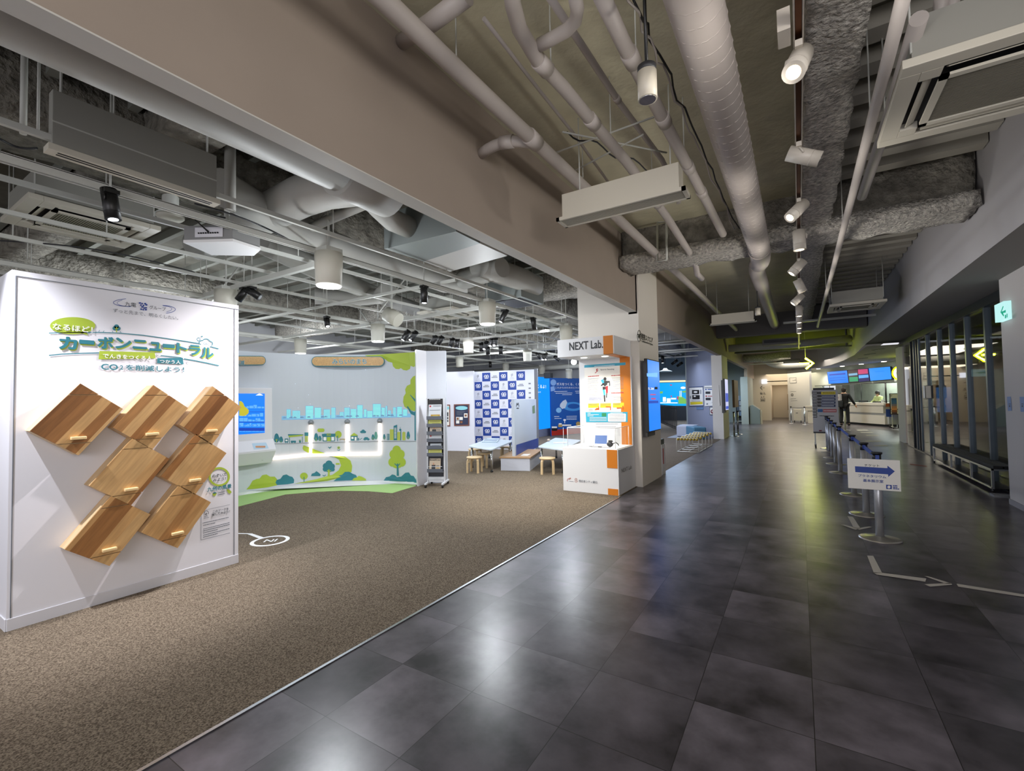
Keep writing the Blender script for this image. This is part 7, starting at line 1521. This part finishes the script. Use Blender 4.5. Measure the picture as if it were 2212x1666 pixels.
# black track spotlights
def bspot(lab, px, py, d, lit, l=.2, r=.05, z=3.11): return spotlight(lab, PZ(px, py, z), d, r, l, True, lit, E_LAMP, 'black spotlights on the hall grid', rod=True)
bspot('large black spotlight hanging before the cassette air conditioner', 238, 412, (.12, .1, -1), 1, .23, .05)
bspot('black spotlight aimed at the wall, beside its twin above the exhibit wall edge', 527, 622, (-.6, -.3, -.75), 1); bspot('black spotlight turned away, twin above the exhibit wall edge', 544, 620, (.6, .5, -.55), 0)
bspot('black spotlight aimed down over the mural sign plaque', 706, 684, (.35, -.1, -.9), 1); bspot('lit black cylinder spotlight pointing straight down beyond the drum lamp', 916, 618, (0, 0, -1), 1, .26)
bspot('black spotlight next to the lit drum lamp', *Z10(1428, 782), (-.35, -.3, -.9), 1, .25); bspot('black spotlight before the booth hood drum lamp', *Z10(1713, 860), (0, .3, -1), 0, .25)
for i, (x, y, d, lit, lab) in enumerate([(735, 1038, (-.5, -.3, -.8), 0, 'black spotlight first in the row behind the mural end'), (797, 1045, (-.5, -.3, -.8), 0, 'black spotlight second in the row behind the mural end'), (905, 1065, (-.2, -.3, -.9), 0, 'black spotlight third in the row behind the mural end'), (957, 1075, (0, -.2, -1), 0, 'black spotlight fourth in the row behind the mural end'),
    (455, 990, (-.3, -.4, -.8), 1, 'small lit spotlight over the mural crown print'), (530, 1000, (-.2, -.6, -.8), 1, 'small black spotlight over the mural crown print'), (1197, 1112, (0, 0, -1), 0, 'black spotlight right behind the dim drum lamp'), (1243, 1100, (0, -.5, -.8), 1, 'lit black spotlight first of three in the hall depth'),
    (1303, 1062, (0, -.5, -.8), 1, 'lit black spotlight second of three in the hall depth'), (1337, 1058, (.1, -.5, -.8), 1, 'lit black spotlight third of three in the hall depth'), (1262, 1150, (0, 0, -1), 0, 'black spotlight hanging under the lit three'), (1390, 1148, (0, 0, -1), 0, 'black spotlight over the checkered backdrop end'),
    (1285, 1298, (0, 0, -1), 0, 'tiny black spotlight over the partition top'), (1760, 1208, (.5, .2, -.8), 0, 'black spotlight past the drum lamp by the booth'), (1815, 1215, (0, -.4, -.9), 1, 'lit black spotlight, one of a pair by the booth hood'), (1840, 1215, (.1, -.4, -.9), 1, 'lit black spotlight, other of the pair by the booth hood'), (1940, 1240, (.7, .2, -.6), 0, 'black spotlight turned to the booth hood')]):
    bspot(lab, *Z10(x, y), d, lit, .24 if i < 4 else .26, .06)
p = PZ(*Z10(2118, 1300), 3.05); tag(MB().ball(p, .12, 14, 10).build('glowing_lamp', E_LAMP), 'bright round glowing lamp beside the booth hood', 'lamp')
ws = thing('white_floodlight', 'white tilted floodlight on the grid near the cream drum lamp', 'floodlight', PZ(*Z10(303, 800), 3.1)); c = Vector(); MB().cyl((-.12, 0, -.02), (.12, .05, -.16), .13, seg=20).build('housing', mat('drum_cream', 'cfcdc0', .45), ws, local=True); MB().cyl((0, 0, 1.05), (0, 0, -.08), .02, seg=8).build('bracket', M_RAIL, ws, local=True)
# ducts
pipe('round_duct', 'long round grey duct running close along the bulkhead', [(-2.86, -3, 3.28), (-2.86, 0, 3.28), (-2.86, 2.6, 3.28)], .19, M_DUCT, 'duct', 24, collars=[(1, .93)])
def zq(pts, z): return [PZ(*p, z) for p in pts]
pipe('round_duct', 'wide bent duct sweeping away from the bulkhead into the hall', zq([(815, 398), (760, 400), (700, 408), (650, 425), (590, 455), (520, 490), (430, 530)], 3.55), .19, M_DUCT, 'duct', 22)
pipe('flexible_duct', 'curved flexible duct dropping into the grey plenum box', zq([(775, 408), (800, 425), (822, 450), (848, 476), (885, 492)], 3.5), .12, M_DUCT, 'duct', 18)
pl = thing('plenum_box', 'grey sheet metal plenum box with a white bottom panel', 'plenum box', PZ(950, 540, 3.32))
b0, b1, b2, b3 = PZ(830, 538, 3.32), PZ(972, 587, 3.32), PZ(1096, 553, 3.32), PZ(985, 500, 3.32); m0, m1 = PZ(915, 565, 3.32), PZ(1037, 526, 3.32)
m_gal = mat('sheet_metal', '8f9694', .5, .3)
MB().prism([b0, m0, m1, b3], (0, 0, .42)).build('body', m_gal, pl); MB().prism([m0, b1, b2, m1], (0, 0, .42)).build('bottom_panel', mat('panel_off_white', 'c9c8c4', .5), pl)
pipe('round_duct', 'long round duct passing behind the plenum box along the grid', zq([(470, 400), (560, 452), (660, 500), (760, 545), (880, 582), (960, 612), (1010, 612)], 3.5), .16, M_DUCT, 'duct', 20)
pipe('round_duct', 'short duct from the plenum box towards the long duct', zq([(1000, 606), (1045, 592), (1085, 578)], 3.5), .15, M_DUCT, 'duct', 20)
pipe('round_duct', 'thick duct with turned end above the boxed outlet', zq([(1035, 572), (1085, 590), (1130, 605), (1152, 618), (1150, 632), (1120, 640)], 3.55), .19, M_DUCT, 'duct', 22)
bo = thing('boxed_outlet', 'pale boxed duct outlet hanging below the thick turned duct', 'duct box', PZ(1110, 640, 3.3)); p = PZ(1112, 655, 3.25)
MB().box((p.x, p.y, 3.5), (.75, .8, .5)).build('housing', m_gal, bo); MB().box((p.x, p.y, 3.243), (.6, .65, .012)).build('grille', M_DGREY, bo)
pipe('round_duct', 'far round duct crossing the hall behind the booth', [(-12, 15.5, 3.55), (-2.6, 15.2, 3.55)], .2, M_DUCT, 'duct', 18)
pipe('round_duct', 'far round duct over the mural wall', zq([(560, 520), (700, 590), (820, 640), (900, 668)], 3.7), .16, M_DUCT, 'duct', 18)
pipe('round_duct', 'short curved duct above the lit cream drum lamp', zq([(680, 640), (760, 645), (820, 640), (840, 625)], 3.55), .15, M_DUCT, 'duct', 18)
pipe('round_duct', 'bright low duct along the far hall wall', [(-14, 18.6, 2.95), (-5.8, 18.6, 2.95)], .11, M_RAIL, 'duct', 16, hang=[(0, .2), (0, .5), (0, .8)], top=4.15)
pipe('riser_pipe', 'slanted grey pipe from the bulkhead down to the grid', zq([(845, 418), (740, 462), (632, 510)], 3.5), .05, M_DUCT, hang=[(0, .6)])
pipe('riser_pipe', 'upright grey pipe behind the end of the boxed air unit', [PZ(497, 455, 3.25), Vector((*PZ(497, 455, 3.25).xy, 4.15))], .045, M_DUCT)
for i, (a, b) in enumerate([((78, 120), (50, 290)), ((92, 135), (82, 285))]):
    q = PZ(*b, 3.3); tag(MB().cyl(q, (q.x, q.y, 4.1), .018 if i == 0 else .008, seg=8).build('hanging_rod', M_RAIL), ['thick hanging rod at the picture corner, in front of the rough girder', 'thin hanging rod with turnbuckle by the boxed air unit'][i], 'rod')
# boxed air unit, cassettes, projector, dome
ab = thing('boxed_air_unit', 'long grey boxed air unit with two dark slots along its lower edge', 'air unit', (-4.07, 1.4, 3.2))
x = -4.02; t0, t1 = PX(118, 193, x), PX(112, 318, x); u0, u1 = PX(472, 340, x), PX(468, 434, x)
MB().bb((x - .08, t1.y, t1.z + .02), (x, u1.y, t0.z)).build('housing', mat('unit_grey', '8d8e88', .55), ab, bevel=.004)
MB().bb((x - .09, t1.y - .02, t1.z - .02), (x + .02, u1.y + .02, t1.z + .02)).build('flange', M_ACW, ab); MB().bb((x - .002, t1.y, t1.z + .17), (x + .002, u1.y, t1.z + .18)).build('seam', M_RAIL, ab)
MB().bb((x - .02, t1.y + .03, t1.z - .022), (x - .005, u1.y - .03, t1.z - .0202)).bb((x - .055, t1.y + .03, t1.z - .022), (x - .04, u1.y - .03, t1.z - .0202)).build('slot', M_BLACK, ab)
for yy in (t1.y + .05, u1.y - .05): MB().cyl((x - .05, yy, t0.z), (x - .05, yy, 4.15), .008, seg=6).build('hanger_rod', M_RAIL, ab)
k = PZ(180, 490, 3.38); cassette('white ceiling cassette air conditioner over the exhibit wall, behind a spotlight', k.x, k.y, 3.38, 1.0, .3, 0, gr='8c8b78')
k = PZ(*Z10(880, 830), 3.4); cassette('pale ceiling cassette air conditioner beyond the cylinder spotlight', k.x, k.y, 3.4, 1.0, .3, 0, gr='8c8b78')
pj = thing('projector', 'white ceiling projector with grey vented sides over the exhibit wall', 'projector', PZ(490, 538, 3.0), math.radians(38))
P_ = [(-.30, -.16), (.16, -.22), (.30, .02), (.16, .20), (-.24, .20)]
MB().prism(lift(P_, 0), (0, 0, .025)).build('base_plate', M_WPRINT, pj, local=True); MB().prism(lift([(x * .98, y * .98) for x, y in P_], .025), (0, 0, .13)).build('body', mat('vent_grey', '8f9090', .5), pj, local=True)
MB().cyl((.05, .2, .08), (.05, .25, .08), .045, seg=16).build('lens', M_BLACK, pj, local=True); MB().box((-.06, -.195, .09), (.26, .004, .09), Matrix.Rotation(-.13, 3, 'Z')).build('socket_panel', M_WHITE, pj, local=True)
mb = MB()
for i in range(9): mb.box((-.15 + .022 * i, -.192 - .003 * i, .08), (.012, .006, .012))
mb.build('socket', M_BLACK, pj, local=True); MB().cyl((0, 0, .15), (0, 0, 1.1), .025, seg=10).build('pole', M_RAIL, pj, local=True); MB().tube([(-.06, -.2, .09), (-.12, -.3, .16), (-.05, -.2, .25), (0, 0, .3)], .008, 6).build('power_cord', M_BLACK, pj, local=True)
dm = thing('ceiling_speaker', 'white round ceiling speaker dome beside the boxed air unit', 'speaker', PZ(368, 470, 3.4)); MB().lathe([(.12, .02), (.12, 0), (.10, -.02), (.04, -.035), (0, -.037)], (0, 0, 0), 24).build('cover', mat('drum_cream', 'cfcdc0', .45), dm, local=True); MB().cyl((0, 0, .02), (0, 0, .75), .07, seg=16).build('can', M_RAIL, dm, local=True)
sp_ = PZ(*Zh(988, 735), 2.5); tag(MB().box(PN.at(*Zh(988, 735), -.2), (.3, .25, .22)).build('loudspeaker', M_DGREY, bevel=.01), 'dark loudspeaker box on top of the navy display board', 'loudspeaker')
R = random.Random(12)
for k, (x0, y0, x1, y1, z, lab) in enumerate([(0, 520, 420, 588, 3.25, 'long dark cable sagging below the cassette over the exhibit wall'), (0, 300, 80, 320, 3.4, 'cable curling by the thick hanging rod'), (420, 440, 690, 556, 3.22, 'dark cable lying along the first lighting track')]):
    pts = [PZ(x0 + (x1 - x0) * i / 20, y0 + (y1 - y0) * i / 20 - 14 * math.sin(math.pi * i / 20) * (1 if k != 1 else -.6), z) for i in range(21)]
    tag(MB().tube(pts, .008, 6).build('cable', M_DGREY), lab, 'cable')
